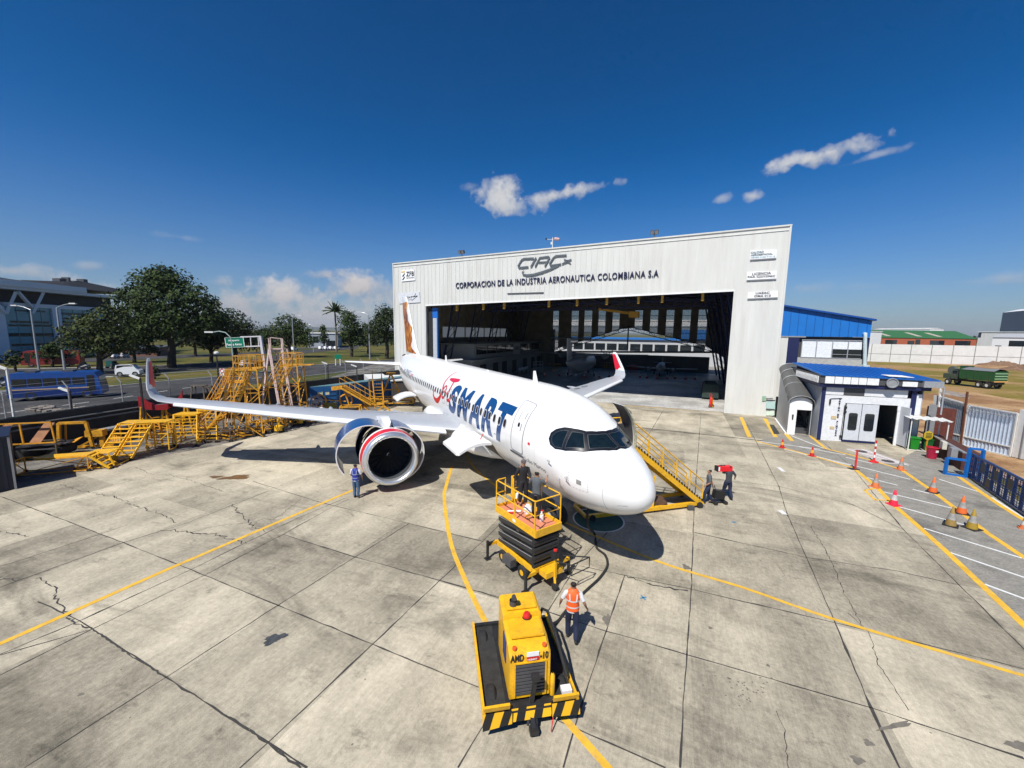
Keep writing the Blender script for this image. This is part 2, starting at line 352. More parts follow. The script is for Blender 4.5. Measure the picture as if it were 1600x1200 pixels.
# kerb lines of the road
def strip(mb, pts, w, z, h=None):
    pts = [Vector((p[0], p[1], 0)) for p in pts]; L = []; Rr = []
    for i, p in enumerate(pts):
        d = (pts[min(i+1, len(pts)-1)] - pts[max(i-1, 0)]).normalized(); nrm = Vector((-d.y, d.x, 0)); ww = w[i] if isinstance(w, list) else w
        L.append(p + nrm * ww / 2); Rr.append(p - nrm * ww / 2)
    for i in range(len(pts)-1):
        q = [L[i], L[i+1], Rr[i+1], Rr[i]]
        if h: mb.prism([(a.x, a.y, z) for a in q], (0, 0, h))
        else: mb.add([(a.x, a.y, z) for a in q], [(3, 2, 1, 0)])
KERBM = mat('kerb_concrete', (.42, .41, .38), .9)
mb = MB()
for line in ([(-300, 620), (0, 611), (177, 602.5), (285, 592.5), (358, 586.5), (475, 571.5), (530, 567.5)], [(-300, 592), (0, 589), (177, 588), (285, 581), (385, 574), (475, 552.5)], [(475, 587.5), (530, 581.5), (620, 569.5)], [(0, 576), (177, 573), (285, 569), (385, 562.5)]):
    strip(mb, [G(*p)[:2] for p in line], .25, -.12, .12)
mb.build('kerb', KERBM, kind='structure')
mb = MB()
l0, l1 = [(0, 645), (177, 622), (285, 606), (358, 596), (475, 579)], None
for a, b in zip(l0[:-1], l0[1:]):
    A, B = G(*a), G(*b); n_ = max(1, int((B - A).length / 4))
    for i in range(n_):
        strip(mb, [A.lerp(B, i/n_)[:2], A.lerp(B, (i+.5)/n_)[:2]], .18, -.072)
mb.build('lane_marks', mat('lane_paint', (.5, .5, .47), .8), kind='structure', fix=False)
# right hand field beyond the gates
sheet('field', [(29, 44), (34, 30), (38, 20), (60, -25), (700, -25), (700, 163), (30, 163)], FIELD, -.06)
sheet('field_earth_path', [G(1240, 530)[:2], G(1380, 562)[:2], G(1600, 580)[:2], G(1900, 600)[:2], G(1900, 560)[:2], G(1600, 560)[:2], G(1360, 556)[:2]], EARTH, -.05)
sheet('field_earth_path', [G(1380, 622)[:2], G(1440, 614)[:2], G(1520, 612)[:2], G(1600, 626)[:2], G(1750, 650)[:2], G(1600, 760)[:2], G(1450, 690)[:2]], EARTH, -.045)
# ---------------------------------------------------------------- hangar frame of reference
HA = Vector((26.4, 39.5, 0)); HE = Vector((-1, .42, 0)).normalized(); HN = Vector((.42, 1, 0)).normalized()     # right front corner, along the front, into the hangar
def H(s, d=0, z=0): return HA + HE * s + HN * d + Vector((0, 0, z))
HB = HA + HE * 10
SP = WALL(1147, 455, HA, HB), WALL(665, 478, HA, HB)
def HS(px, py, d=0):
    A = HA + HN * d; q = WALL(px, py, A, A + HE); return (q - A).dot(HE), q.z
sheet('hangar_floor', [H(.2, .15)[:2], H(46.2, .15)[:2], H(46.2, 46)[:2], H(.2, 46)[:2]], FLOOR, .03)
# ---------------------------------------------------------------- joints, cracks, painted lines
JM = mat('joint_sealant', (.045, .042, .038), .9, var=.3)
mb = MB()
JL = [[(0,1024),(144,983)] , [(-60,1048),(125,970),(298,890),(382,849),(460,812),(540,778)], [(-40,1075),(144,983),(319,899),(442,835),(520,792),(545,780)],
 [(38,1200),(260,1058),(434,946),(557,869),(639,818)], [(-20,925),(192,848),(290,818),(420,767)], [(375,1200),(419,1160),(582,1007),(687,907),(754,846),(790,810)],
 [(715,1200),(757,1130),(856,956),(903,880),(960,820)], [(880,1200),(897,1137),(947,986),(976,899)], [(1062,1200),(1073,1023),(1080,921),(1085,785),(1095,650)],
 [(1405,1200),(1361,1106),(1305,973),(1260,871),(1230,804),(1217,760),(1166,660)], [(1700,1120),(1600,1014),(1499,914),(1412,828),(1331,730),(1285,690)], [(990,718),(1037,640)],
 [(-20,768),(117,819),(192,848),(298,890),(434,946),(582,1007),(757,1078),(897,1137),(1040,1200)], [(60,940),(125,970),(260,1058),(419,1160),(480,1200)],
 [(395,752),(500,785),(639,818),(754,846)], [(442,835),(554,870),(687,907),(856,956),(947,986),(1073,1023),(1361,1106),(1600,1185)],
 [(905,884),(976,899),(1080,921),(1305,973),(1560,1035),(1640,1056)], [(1085,832),(1260,871),(1400,892),(1499,914)], [(1088,745),(1217,760),(1331,788),(1412,828)], [(330,990),(419,1160)][:0] or [(0,885),(40,873),(200,820)]]
random.seed(3)
for l in JL:
    if len(l) < 2: continue
    P = [G(*p) for p in l]; out = []
    for a, b in zip(P[:-1], P[1:]):
        n_ = max(1, int((b - a).length / .35))
        for i in range(n_): q = a.lerp(b, i/n_); out.append((q.x + random.gauss(0, .006), q.y + random.gauss(0, .006)))
    out.append(P[-1][:2]); w = [max(.016, .030 + random.gauss(0, .010) + (.05 * random.random() if random.random() < .08 else 0)) for _ in out]
    strip(mb, out, w, .004)
mb.build('pavement_joints', JM, kind='structure', fix=False)
mb = MB()
def crack(pts, w0, rough=.05):
    P = [G(*p) for p in pts]; out = []
    for a, b in zip(P[:-1], P[1:]):
        n_ = max(2, int((b - a).length / .12))
        for i in range(n_): q = a.lerp(b, i/n_); out.append((q.x + random.gauss(0, rough), q.y + random.gauss(0, rough)))
    out.append(P[-1][:2]); strip(mb, out, [max(.008, w0 * (1 + random.gauss(0, .45))) for _ in out], .0045)
crack([(60,902),(85,920),(88,940),(103,955),(110,968)], .035); crack([(110,968),(144,983)], .04)
crack([(144,983),(200,1022),(258,1058)], .028, .010); crack([(360,1120),(395,1145),(425,1168),(470,1200)], .035, .014)
crack([(95,757),(130,768),(175,775),(205,788),(250,803),(275,817)], .03); crack([(252,828),(300,832),(335,835),(360,842),(385,850)], .04)
crack([(362,788),(378,805),(395,822),(415,832)], .04); crack([(395,822),(405,812),(430,812)], .015); crack([(430,812),(450,795),(470,780)], .015)
crack([(210,730),(240,742),(265,742),(300,752),(350,768)], .02, .03); crack([(0,830),(30,835),(45,838)], .03); crack([(0,902),(25,908)], .03)
crack([(300,832),(340,822),(380,818)], .015); crack([(1265,820),(1290,860),(1305,890),(1320,930),(1350,980)], .018, .02); crack([(1215,880),(1225,905)], .0)
crack([(1215,697),(1240,715),(1252,728)], .02); crack([(976,899),(1020,915),(1075,923)], .045, .03); crack([(1325,958),(1355,985),(1375,1040),(1420,1110)], .014, .02)
crack([(1210,1110),(1225,1140),(1232,1200)], .014, .02)
crack([(690,908),(770,930),(800,936)], .02, .012)
mb.build('pavement_cracks', JM, kind='structure', fix=False)
YL = mat('yellow_line_paint', (.70, .40, .03), .75, var=.2, scale=3, dirt=(.30, .25, .17, .7, 5))
WL = mat('white_line_paint', (.68, .68, .66), .75, var=.08, scale=3, dirt=(.35, .33, .30, .6, 4))
def smooth_px(l, n=6):
    P = [G(*p) for p in l]; out = []
    for i in range(len(P)-1):
        a, b, c, d = P[max(i-1,0)], P[i], P[i+1], P[min(i+2,len(P)-1)]
        for k in range(n):
            u = k/n; out.append(.5*((2*b)+(c-a)*u+(2*a-5*b+4*c-d)*u*u+(3*b-a-3*c+d)*u**3))
    out.append(P[-1]); return [(p.x, p.y) for p in out]
mb = MB()
strip(mb, [G(-200,1088)[:2], G(0,1006)[:2], G(268,887)[:2], G(558,763)[:2]], .17, .006)
strip(mb, [G(706,728)[:2], G(694,770)[:2]], .17, .006)
strip(mb, smooth_px([(694,770),(696,800),(705,850),(722,895),(755,965),(800,1040),(870,1110),(950,1200),(1010,1270)]), .16, .0062)
strip(mb, smooth_px([(722,695),(735,722),(757,746),(815,785),(900,824),(1030,878),(1160,918),(1310,970),(1600,1056),(1750,1100)]), .13, .0064)
strip(mb, [G(*p)[:2] for p in [(1181,689),(1265,711),(1333,731),(1369,760),(1394,787),(1423,812),(1480,863),(1600,977),(1700,1070)]], .22, .006)
strip(mb, [G(*p)[:2] for p in [(1266,681),(1290,701),(1360,719),(1407,733),(1458,768),(1508,806),(1543,833),(1600,871),(1700,935)]], .22, .006)
for l in ([(1158,652),(1171,683)], [(1195,654),(1212,683)], [(1228,678),(1238,689)], [(1238,648),(1226,640)]): strip(mb, [G(*p)[:2] for p in l], .3, .006)
strip(mb, [G(*p)[:2] for p in [(1498,745),(1560,788),(1640,838)]], .22, .006); strip(mb, [G(*p)[:2] for p in [(1510,745),(1575,788),(1650,836)]], .1, .006)
strip(mb, [G(*p)[:2] for p in [(950,632),(1060,639),(1136,645)]], .12, .006)
strip(mb, [G(*p)[:2] for p in [(1350,765),(1368,782)]], .12, .006); strip(mb, [G(*p)[:2] for p in [(1352,766),(1372,762)]], .12, .006); strip(mb, [G(*p)[:2] for p in [(1368,781),(1390,782)]], .12, .006)
mb.build('yellow_line_markings', YL, kind='structure', fix=False)
mb = MB(); c5 = lambda x, y: (1100 + x/3.158, 600 + y/3.158)
for a, b in [((270,283),(575,322)), ((430,255),(590,318)), ((395,322),(720,402)), ((470,310),(700,350)), ((545,355),(1015,470)), ((700,362),(830,392)), ((805,462),(955,500)), ((875,530),(1235,616)), ((960,605),(1290,697)), ((1085,712),(1570,860)), ((1215,832),(1620,968)), ((1385,988),(1640,1082)), ((1030,520),(1110,540)), ((1310,702),(1370,720)), ((1160,470),(1395,545)), ((1420,560),(1620,690)), ((705,322),(1010,402)), ((780,322),(980,392))]:
    A, B = G(*c5(*a)), G(*c5(*b)); strip(mb, [A[:2], B[:2]], .11, .0055)
for px, py in ((1220,733),(1222,800)): strip(mb, [G(px-4,py-3)[:2], G(px+5,py+4)[:2]], .22, .0055)
mb.build('white_line_markings', WL, kind='structure', fix=False)
sheet('walkway_asphalt', [G(*p)[:2] for p in [(1181,689),(1333,731),(1423,812),(1600,975),(1700,1068),(1780,960),(1600,790),(1500,720),(1440,700),(1400,720),(1360,719),(1290,701),(1266,681),(1240,676)]], ASPH2, .003)
sheet('pink_pad', [G(*c5(*p))[:2] for p in [(700,318),(800,322),(1020,398),(880,392)]], mat('pink_concrete', (.42, .37, .35), .9), .005)
OILM = mat('dried_stain', (.15, .135, .11), .9, var=.3, scale=5); WET = mat('wet_rust_stain', (.16, .09, .035), .3, var=.3, scale=3)
def blob(name, px, py, rx, ry, m, z=.0042, seed=0, rot=0.):
    random.seed(seed); c = G(px, py); pts = []
    for i in range(40):
        a = 2*pi*i/40; rr = 1 + .22*sin(3*a+seed) + .12*sin(7*a+seed*2) + random.gauss(0, .05); x, y = cos(a)*rx*rr, sin(a)*ry*rr
        pts.append((c.x + x*cos(rot) - y*sin(rot), c.y + x*sin(rot) + y*cos(rot)))
    sheet(name, pts, m, z)
blob('pavement_patch', 429, 998, .27, .17, mat('tar_patch', (.05, .055, .06), .8, var=.5, scale=8), seed=2, rot=.6)
blob('puddle_stain', 368, 746, .75, .35, WET, seed=4, rot=.2); blob('puddle_stain', 338, 745, .35, .2, WET, seed=6)
blob('pavement_stain', 948, 968, .10, .22, OILM, seed=5, rot=-.3); blob('pavement_stain', 1357, 1161, .09, .07, OILM, seed=3); blob('pavement_stain', 1340, 1188, .11, .08, OILM, seed=8)
blob('pavement_stain', 1072, 886, .12, .16, OILM, seed=9); blob('pavement_stain', 126, 1085, .06, .04, OILM, seed=1); blob('pavement_stain', 1400, 1134, .42, .05, OILM, seed=11, rot=.2)
blob('pavement_stain', 1110, 981, .05, .05, OILM, seed=21); blob('pavement_stain', 1200, 1040, .04, .04, OILM, seed=23); blob('pavement_stain', 1590, 1165, .2, .1, OILM, seed=25)
random.seed(5)
for k in range(34):
    px, py = 1165 + random.gauss(0, 22), 1075 + random.gauss(0, 13)
    blob('pavement_stain', px, py, .022, .018, OILM, seed=30+k)
BM = mat('blue_mark_paint', (.06, .22, .35), .8)
mb = MB()
for px, py in ((1005, 934), (1147, 816)):
    c = G(px, py)
    for a in (0.3, 0.3 + pi/2): d = Vector((cos(a), sin(a))) * .12; strip(mb, [(c.x-d.x, c.y-d.y), (c.x+d.x, c.y+d.y)], .05, .0046)
mb.build('blue_cross_markings', BM, kind='structure', fix=False)
# painted dark green disc with white ring under the nose
c = G(935, 812); DISC = [(c.x + 1.05*cos(a), c.y + 1.05*sin(a)) for a in [2*pi*i/48 for i in range(48)]]
sheet('nose_wheel_disc', DISC, mat('green_disc_paint', (.03, .10, .085), .8), .007)
mb = MB(); strip(mb, [(c.x + 1.09*cos(a), c.y + 1.09*sin(a)) for a in [2*pi*i/48 for i in range(49)]], .07, .0075); mb.build('disc_ring_marking', WL, kind='structure', fix=False)
# drainage slot and grates
mb = MB(); A, B = G(978, 666), G(1190, 688.5); strip(mb, [A[:2], B[:2]], .16, .0048); mb.build('drain_slot', mat('drain_dark', (.012, .012, .012), .9), kind='structure', fix=False)
mb = MB(); mb.prism([G(*c5(*p)) for p in [(322,200),(345,202),(374,246),(346,248)]], (0, 0, .008))
d = tag(mb.build('drain_grate', BLACK), 'rectangular black drain grate in the concrete before the canopy stair', 'drain grate')
for k, (px, py, lab) in enumerate((((776, 333)), (907, 381)) and [(*c5(776, 333), 'far dark round manhole cover on the pink pad'), (*c5(907, 381), 'near dark round manhole cover on the pink pad')]):
    c = G(px, py); mb = MB(); mb.cyl((c.x, c.y, 0), (c.x, c.y, .018), .33, n=24); mb.cyl((c.x, c.y, .018), (c.x, c.y, .024), .27, n=24)
    tag(mb.build('manhole_cover', mat('cast_iron', (.06, .055, .055), .8)), lab, 'manhole cover', 'manhole covers on the pink pad')
# ================================================================ AIRLINER
FUS=[(0,3.10,3.10,0),(.04,3.30,2.89,.22),(.12,3.46,2.74,.38),(.3,3.68,2.56,.60),(.6,3.93,2.38,.85),(1.0,4.17,2.21,1.08),(1.5,4.42,2.07,1.31),(1.9,4.60,1.98,1.46),(2.3,4.88,1.93,1.59),(2.7,5.15,1.89,1.67),(3.1,5.37,1.86,1.74),(3.5,5.54,1.84,1.79),(4.0,5.69,1.82,1.85),(5.0,5.85,1.79,1.93),(6.0,5.91,1.78,1.965),(7.0,5.92,1.78,1.975),(24,5.92,1.78,1.975),(26,5.92,1.86,1.965),(28,5.91,2.15,1.90),(30,5.88,2.62,1.72),(32,5.80,3.2,1.42),(34,5.67,3.8,1.05),(35.5,5.5,4.25,.72),(36.8,5.3,4.6,.38),(37.57,5.12,4.86,.14)]
def prof(a):
    a=min(max(a,0),37.569)
    # monotone-ish catmull interpolation on math.sqrt-ish param
    for i in range(len(FUS)-1):
        if a<=FUS[i+1][0]: break
    def t(x): return math.sqrt(x) if a<3 else x
    p=FUS
    x0,x1=p[i][0],p[i+1][0]
    u=(t(a)-t(x0))/(t(x1)-t(x0))
    out=[]
    for k in (1,2,3):
        y0,y1=p[i][k],p[i+1][k]
        d=(y1-y0)/(t(x1)-t(x0))
        dl=(y0-p[i-1][k])/(t(x0)-t(p[i-1][0])) if i>0 else d
        dr=(p[i+2][k]-y1)/(t(p[i+2][0])-t(x1)) if i+2<len(p) else d
        m0=(d+dl)/2 if d*dl>0 else 0; m1=(d+dr)/2 if d*dr>0 else 0
        if i==0: m0=d
        h=t(x1)-t(x0)
        out.append((2*u**3-3*u*u+1)*y0+(u**3-2*u*u+u)*h*m0+(-2*u**3+3*u*u)*y1+(u**3-u*u)*h*m1)
    return out
def fpt(a,phi,off=0.0):
    zt,zb,w=prof(a);zc=(zt+zb)/2;H=(zt-zb)/2
    return (a,(w+off)*sin(phi),zc+(H+off)*cos(phi))
NOSE = Vector((4.246, 11.578, 0)); HDG = -0.463
PU = Vector((sin(HDG), cos(HDG), 0)); PS = Vector((-cos(HDG), sin(HDG), 0))
def WP(a, b, z): return NOSE + PU * a + PS * b + Vector((0, 0, z))
def HIT(px, py):
    d = ray(px, py).normalized(); o0 = Vector((0, 0, CAM_H)) - NOSE; o = (o0.dot(PU), o0.dot(PS), o0.z); D = (d.dot(PU), d.dot(PS), d.z)
    t = 6.; st = .1
    while t < 60:
        q = [o[i] + D[i]*t for i in range(3)]
        if 0 < q[0] < 37.5:
            zt, zb, w = prof(q[0]); zc = (zt+zb)/2; Hh = (zt-zb)/2
            if w > 0 and (q[1]/w)**2 + ((q[2]-zc)/Hh)**2 < 1:
                if st < .004: return (q[0], 2*math.atan2(q[1]/w, (q[2]-zc)/Hh))
                t -= st; st /= 5
        t += st
    return None
PLANE = thing('airliner', 'white twin-jet airliner parked nose-out in front of the big hangar', 'airplane', NOSE, pi/2 - HDG)
PWHITE = mat('aircraft_white_paint', (.80, .80, .79), .28, var=.02, scale=2, coat=.35, dirt=(.62, .60, .56, .30, 1.1))
PGREY = mat('wing_grey_paint', (.37, .39, .42), .35, var=.08, scale=2, dirt=(.25, .25, .25, .35, 2))
PBLUE = mat('livery_blue', (.004, .055, .19), .3, coat=.4); PRED = mat('livery_red', (.62, .012, .03), .3, coat=.4)
LIP = mat('polished_lip', (.75, .76, .78), .28, metal=.8, var=.04); ENGD = mat('engine_core_dark', (.022, .022, .024), .6, var=.5, scale=14)
def build_fus():
    mb = MB(); st = [.003, .02, .06, .12, .2, .3, .45, .6, .8] + [1 + .2*i for i in range(25)] + [6 + .5*i for i in range(64)]; st = [s for s in st if s < 37.4] + [37.55]
    n = 72; rings = [[Vector(fpt(a, 2*pi*k/n)) for k in range(n)] for a in st]
    mb.loft(rings, cap=True); return mb.build('fuselage', PWHITE, PLANE, smooth=True, angle=60)
FUSO = build_fus()
def decal_bm(bm, name, m, off, parent, side=1, label=None, ga=.3, gs=.16, th=0.):
    bmesh.ops.triangulate(bm, faces=bm.faces[:])
    xs = [v.co.x for v in bm.verts]; ys = [v.co.y for v in bm.verts]
    def cuts(lo, hi, g, ax):
        k = math.floor(lo/g) + 1
        while k*g < hi:
            c = [0, 0, 0]; nrm = [0, 0, 0]; c[ax] = k*g; nrm[ax] = 1
            bmesh.ops.bisect_plane(bm, geom=bm.verts[:] + bm.edges[:] + bm.faces[:], plane_co=c, plane_no=nrm, dist=1e-5); k += 1
    cuts(min(ys), max(ys), gs, 1); cuts(min(xs), max(xs), ga, 0)
    for v in bm.verts:
        a, y, z = fpt(v.co.x, v.co.y/2, off); v.co = (a, y*side, z)
    bmesh.ops.recalc_face_normals(bm, faces=bm.faces)
    me = bpy.data.meshes.new(name); bm.to_mesh(me); bm.free(); me.materials.append(m)
    me.polygons.foreach_set('use_smooth', [True]*len(me.polygons))
    o = bpy.data.objects.new(name, me); col.objects.link(o); o.parent = parent
    if label: o['label'] = label
    return o
def decal(polys, name, m, off=.004, parent=PLANE, side=1, label=None, **k):
    bm = bmesh.new()
    for p in polys:
        vs = [bm.verts.new((x, y, 0)) for x, y in p]; bm.faces.new(vs)
    return decal_bm(bm, name, m, off, parent, side, label, **k)
def rrect(a0, a1, s0, s1, r, n=5):
    out = []
    for cx, cy, t0 in ((a1-r, s1-r, 0), (a0+r, s1-r, pi/2), (a0+r, s0+r, pi), (a1-r, s0+r, 3*pi/2)):
        for i in range(n+1): t = t0 + pi/2*i/n; out.append((cx + r*cos(t), cy + r*sin(t)))
    return out
def ring_polys(outer, inner):
    n = len(outer); return [[outer[i], outer[(i+1) % n], inner[(i+1) % n], inner[i]] for i in range(n)]
def stroke_polys(pts, w):
    P = [Vector((x, y)) for x, y in pts]; n = len(P); L = []; Q = []
    for i, p in enumerate(P):
        d = (P[min(i+1, n-1)] - P[max(i-1, 0)]).normalized(); nn = Vector((-d.y, d.x)); ww = w[i] if isinstance(w, (list, tuple)) else w
        L.append(p + nn*ww/2); Q.append(p - nn*ww/2)
    return [[tuple(L[i]), tuple(L[i+1]), tuple(Q[i+1]), tuple(Q[i])] for i in range(n-1)]
def cr2(P, n=6):
    out = []
    for i in range(len(P)-1):
        a, b, c, d = [Vector(q) for q in (P[max(i-1,0)], P[i], P[i+1], P[min(i+2,len(P)-1)])]
        for k in range(n): u = k/n; out.append(tuple(.5*((2*b)+(c-a)*u+(2*a-5*b+4*c-d)*u*u+(3*b-a-3*c+d)*u**3)))
    out.append(tuple(P[-1])); return out
SEAM = mat('panel_seam', (.30, .31, .33), .5)
PSEAM = mat('faint_seam', (.58, .58, .58), .5)
# livery lettering (reads towards the nose on the starboard side, sharing the slant of the photo)
def letter(ch, bl, br, s_top=1.86, s_bot=3.56, sh=.42, bold=.05, side=1):
    me = text_mesh(ch, 1., 0, bold, 0, res=4); bm = bmesh.new(); bm.from_mesh(me)
    xs = [v.co.x for v in bm.verts]; ys = [v.co.y for v in bm.verts]; x0, x1, y0, y1 = min(xs), max(xs), min(ys), max(ys)
    for v in bm.verts:
        u = (v.co.x-x0)/(x1-x0); w = (v.co.y-y0)/(y1-y0); v.co = (bl + (br-bl)*u - sh*w, s_bot + (s_top-s_bot)*w, 0)
    bmesh.ops.remove_doubles(bm, verts=bm.verts, dist=1e-4)
    return decal_bm(bm, 'livery_letter', PBLUE, .006, PLANE, side)
for sd, lt in ((1, (('S', 14.0, 12.72), ('M', 12.48, 10.92), ('A', 10.62, 9.05), ('R', 8.88, 7.5), ('T', 7.62, 6.2))),):
    for ch, bl, br in lt: letter(ch, bl, br)
JF = lambda *p: [HIT(600 + x*.2875, 540 + y*.2875) for x, y in p]
def redstroke(px, w): return stroke_polys(cr2(JF(*px)), w) if isinstance(w, float) else stroke_polys(cr2(JF(*px)), [w[min(int(i/6), len(w)-1)] + (w[min(int(i/6)+1, len(w)-1)] - w[min(int(i/6), len(w)-1)]) * (i % 6)/6 for i in range(6*(len(px)-1)+1)])
decal(redstroke([(397,144),(375,154),(350,175),(328,205),(318,240),(306,275),(292,298),(280,295),(270,275),(269,255),(275,240)], [.06, .10, .14, .17, .21, .28, .34, .30, .22, .14, .06]), 'livery_letter', PRED, .006)
decal(redstroke([(311,262),(328,250),(340,232),(339,220),(328,228),(317,252),(315,275),(322,282),(336,268),(346,250)], [.10, .13, .14, .13, .14, .19, .21, .17, .13, .09]), 'livery_letter', PRED, .0065)
decal(redstroke([(386,190),(372,212),(358,240),(347,268),(343,290),(350,298),(362,288),(372,272)], [.20, .18, .18, .21, .24, .21, .15, .09]), 'livery_letter', PRED, .007)
decal(redstroke([(360,181),(378,187),(396,190),(412,190)], [.14, .28, .28, .16]), 'livery_letter', PRED, .0075)
def small_text(txt, a0, s0, h, m, off=.006, sx=1., sh=0.):
    me = text_mesh(txt, 1, sh, .0, 0, res=2); bm = bmesh.new(); bm.from_mesh(me)
    for v in bm.verts: v.co = (a0 - v.co.x*h*sx, s0 - v.co.y*h, 0)
    return decal_bm(bm, 'small_lettering', m, off, PLANE, ga=.5, gs=.3)
for sd in (1, -1):
    for a, s_ in ((2.15, 3.15), (2.5, 3.5), (3.0, 3.02)):
        p = Vector(fpt(a, s_/2)); p.y *= sd; nrm = Vector((-.15, p.y, p.z-3.8)).normalized(); mb = MB(); mb.bar(p - nrm*.03, p + nrm*.10, .03, .05); mb.bar(p + nrm*.10 + Vector((.02,0,0)), p + nrm*.11 - Vector((.17,0,0)), .022); mb.build('air_data_probe', LIP, PLANE)
    decal([rrect(4.2, 4.35, 2.9, 3.0, .02, 2)], 'stencil_mark', PRED, .006, PLANE, sd); decal([rrect(7.1, 7.3, 3.3, 3.34, .01, 1)], 'stencil_mark', SEAM, .006, PLANE, sd); decal(ring_polys(rrect(3.2, 3.75, 3.6, 4.15, .06), rrect(3.215, 3.735, 3.615, 4.135, .05)), 'access_panel', PSEAM, .0055, PLANE, sd)
small_text('Lobo Marino', 4.62, 3.74, .26, DGREY)
small_text('Jet', 27.75, 2.62, .62, PBLUE, sh=.2); small_text('SMART', 26.85, 2.62, .62, PBLUE, sh=.2); small_text('.com', 24.9, 2.62, .55, PRED)
small_text('CC-DAN', 27.4, 3.35, .3, PBLUE) if False else None
# cabin windows
for sd in (1, -1):
    a = 6.30; first = None
    while a < 30.2:
        if not (abs(a-5.2) < .5):
            o = decal([rrect(a-.115, a+.115, 2.50, 2.84, .1, 3)], 'cabin_window', GLASS, .012, PLANE, sd, ga=5, gs=.2)
            o2 = decal(ring_polys(rrect(a-.15, a+.15, 2.46, 2.88, .13, 3), rrect(a-.11, a+.11, 2.50, 2.84, .1, 3)), 'window_frame', mat('window_rim', (.55, .57, .6), .4), .011, o, sd, ga=5, gs=.5)
        a += .533
# cockpit glazing: one dark mask with panes
MK = mat('cockpit_mask_black', (.012, .012, .014), .25, coat=.5)
half = [(1.36, -.02), (1.32, .30), (1.42, .7), (1.60, 1.06), (1.95, 1.66), (2.45, 2.2), (2.85, 2.46), (3.12, 2.46), (3.28, 2.30), (3.30, 2.05), (3.18, 1.80), (2.95, 1.50), (2.65, 1.22), (2.35, .86), (2.20, .45), (2.14, -.02)]
for sd in (1, -1): decal([half], 'cockpit_mask', MK, .008, PLANE, sd, ga=.12, gs=.1)
PANE = mat('cockpit_glass', (.006, .012, .016), .06, var=.3, spec=.5); FR = mat('pane_seal', (.07, .072, .075), .5)
def pane(pts, sd):
    c = Vector((sum(p[0] for p in pts)/len(pts), sum(p[1] for p in pts)/len(pts)))
    big = [tuple(c + (Vector(p)-c)*1.025) for p in pts]
    o = decal([pts], 'cockpit_window', PANE, .016, PLANE, sd, ga=.12, gs=.1); decal(ring_polys(big, [tuple(c + (Vector(p)-c)*.985) for p in pts]), 'window_frame', FR, .018, o, sd, ga=.15, gs=.12)
for sd in (1, -1):
    pane([(1.44, .06), (1.40, .32), (1.62, .86), (1.86, 1.30), (2.22, .92), (2.08, .5), (2.03, .06)], sd)
    pane([(1.97, 1.46), (2.50, 2.12), (2.62, 1.40), (2.33, 1.03)], sd)
    pane([(2.60, 2.22), (2.88, 2.38), (3.08, 2.32), (3.17, 2.15), (3.10, 1.90), (2.88, 1.60), (2.74, 1.50)], sd)
# service door, hatch, radome seam, static ports
def door(a0, a1, s0, s1, sd, name='service_door'):
    o = decal([rrect(a0, a1, s0, s1, .13)], name, PWHITE, .006, PLANE, sd)
    decal(ring_polys(rrect(a0-.02, a1+.02, s0-.02, s1+.02, .15), rrect(a0+.025, a1-.025, s0+.025, s1-.025, .11)), 'door_seam', SEAM, .012, o, sd)
    cx = (a0+a1)/2
    decal([rrect(cx-.08, cx+.08, s0+.95, s0+1.13, .07)], 'door_window', GLASS, .013, o, sd); decal([rrect(cx-.22, cx-.16, s0+.95, s0+1.25, .02)], 'door_handle', SEAM, .013, o, sd)
    decal([rrect(cx-.30, cx-.24, s0+.45, s0+.75, .02), rrect(cx+.1, cx+.14, s0+.5, s0+.9, .015), rrect(cx-.1, cx-.04, s0+.4, s0+.46, .02)], 'door_stencil', PRED if False else SEAM, .013, o, sd)
door(4.72, 5.62, 1.42, 3.55, 1)
decal([rrect(4.66, 5.74, 3.60, 3.68, .03)], 'door_sill', DGREY, .02, PLANE, 1)
for a in (14.1, 15.0): decal(ring_polys(rrect(a-.27, a+.27, 2.25, 3.25, .12), rrect(a-.245, a+.245, 2.275, 3.225, .1)), 'emergency_exit', SEAM, .012)
decal([rrect(1.62, 1.80, 2.99, 3.23, .02)], 'static_port_plate', mat('bare_plate', (.25, .25, .24), .5), .010)
for k in range(6):
    for e in (0, 1):
        x = 1.40 + k*.12; decal([rrect(x, x+.07, (2.72, 3.50)[e], (2.735, 3.515)[e], .004, 1)], 'dash_mark', SEAM, .010)
for k in range(6):
    for e in (0, 1): decal([rrect((1.38, 2.10)[e], (1.395, 2.115)[e], 2.75+k*.13, 2.82+k*.13, .004, 1)], 'dash_mark', SEAM, .010)
decal(stroke_polys([(.93, 2*pi*k/60 + .0) for k in range(61)], .010), 'radome_seam', SEAM, .004)
decal(stroke_polys([(1.0 + .3*k, 4.35) for k in range(36)], .012), 'belly_seam', SEAM, .004)
for sd in (1, -1):
    for a in (3.9, 6.05, 8.8, 11.4, 14.6, 17.6, 20.6, 23.6, 26.4): decal(stroke_polys([(a, 1.1 + 3.3*k/24) for k in range(25)], .008), 'panel_joint', PSEAM, .0045, PLANE, sd, gs=.3)
    decal(stroke_polys([(4 + .5*k, 2.2) for k in range(46)], .007), 'panel_joint', PSEAM, .0045, PLANE, sd, ga=.9)
decal(stroke_polys([(.30, 4.0), (.55, 4.02)], .03), 'pitot_mark', DGREY, .006)
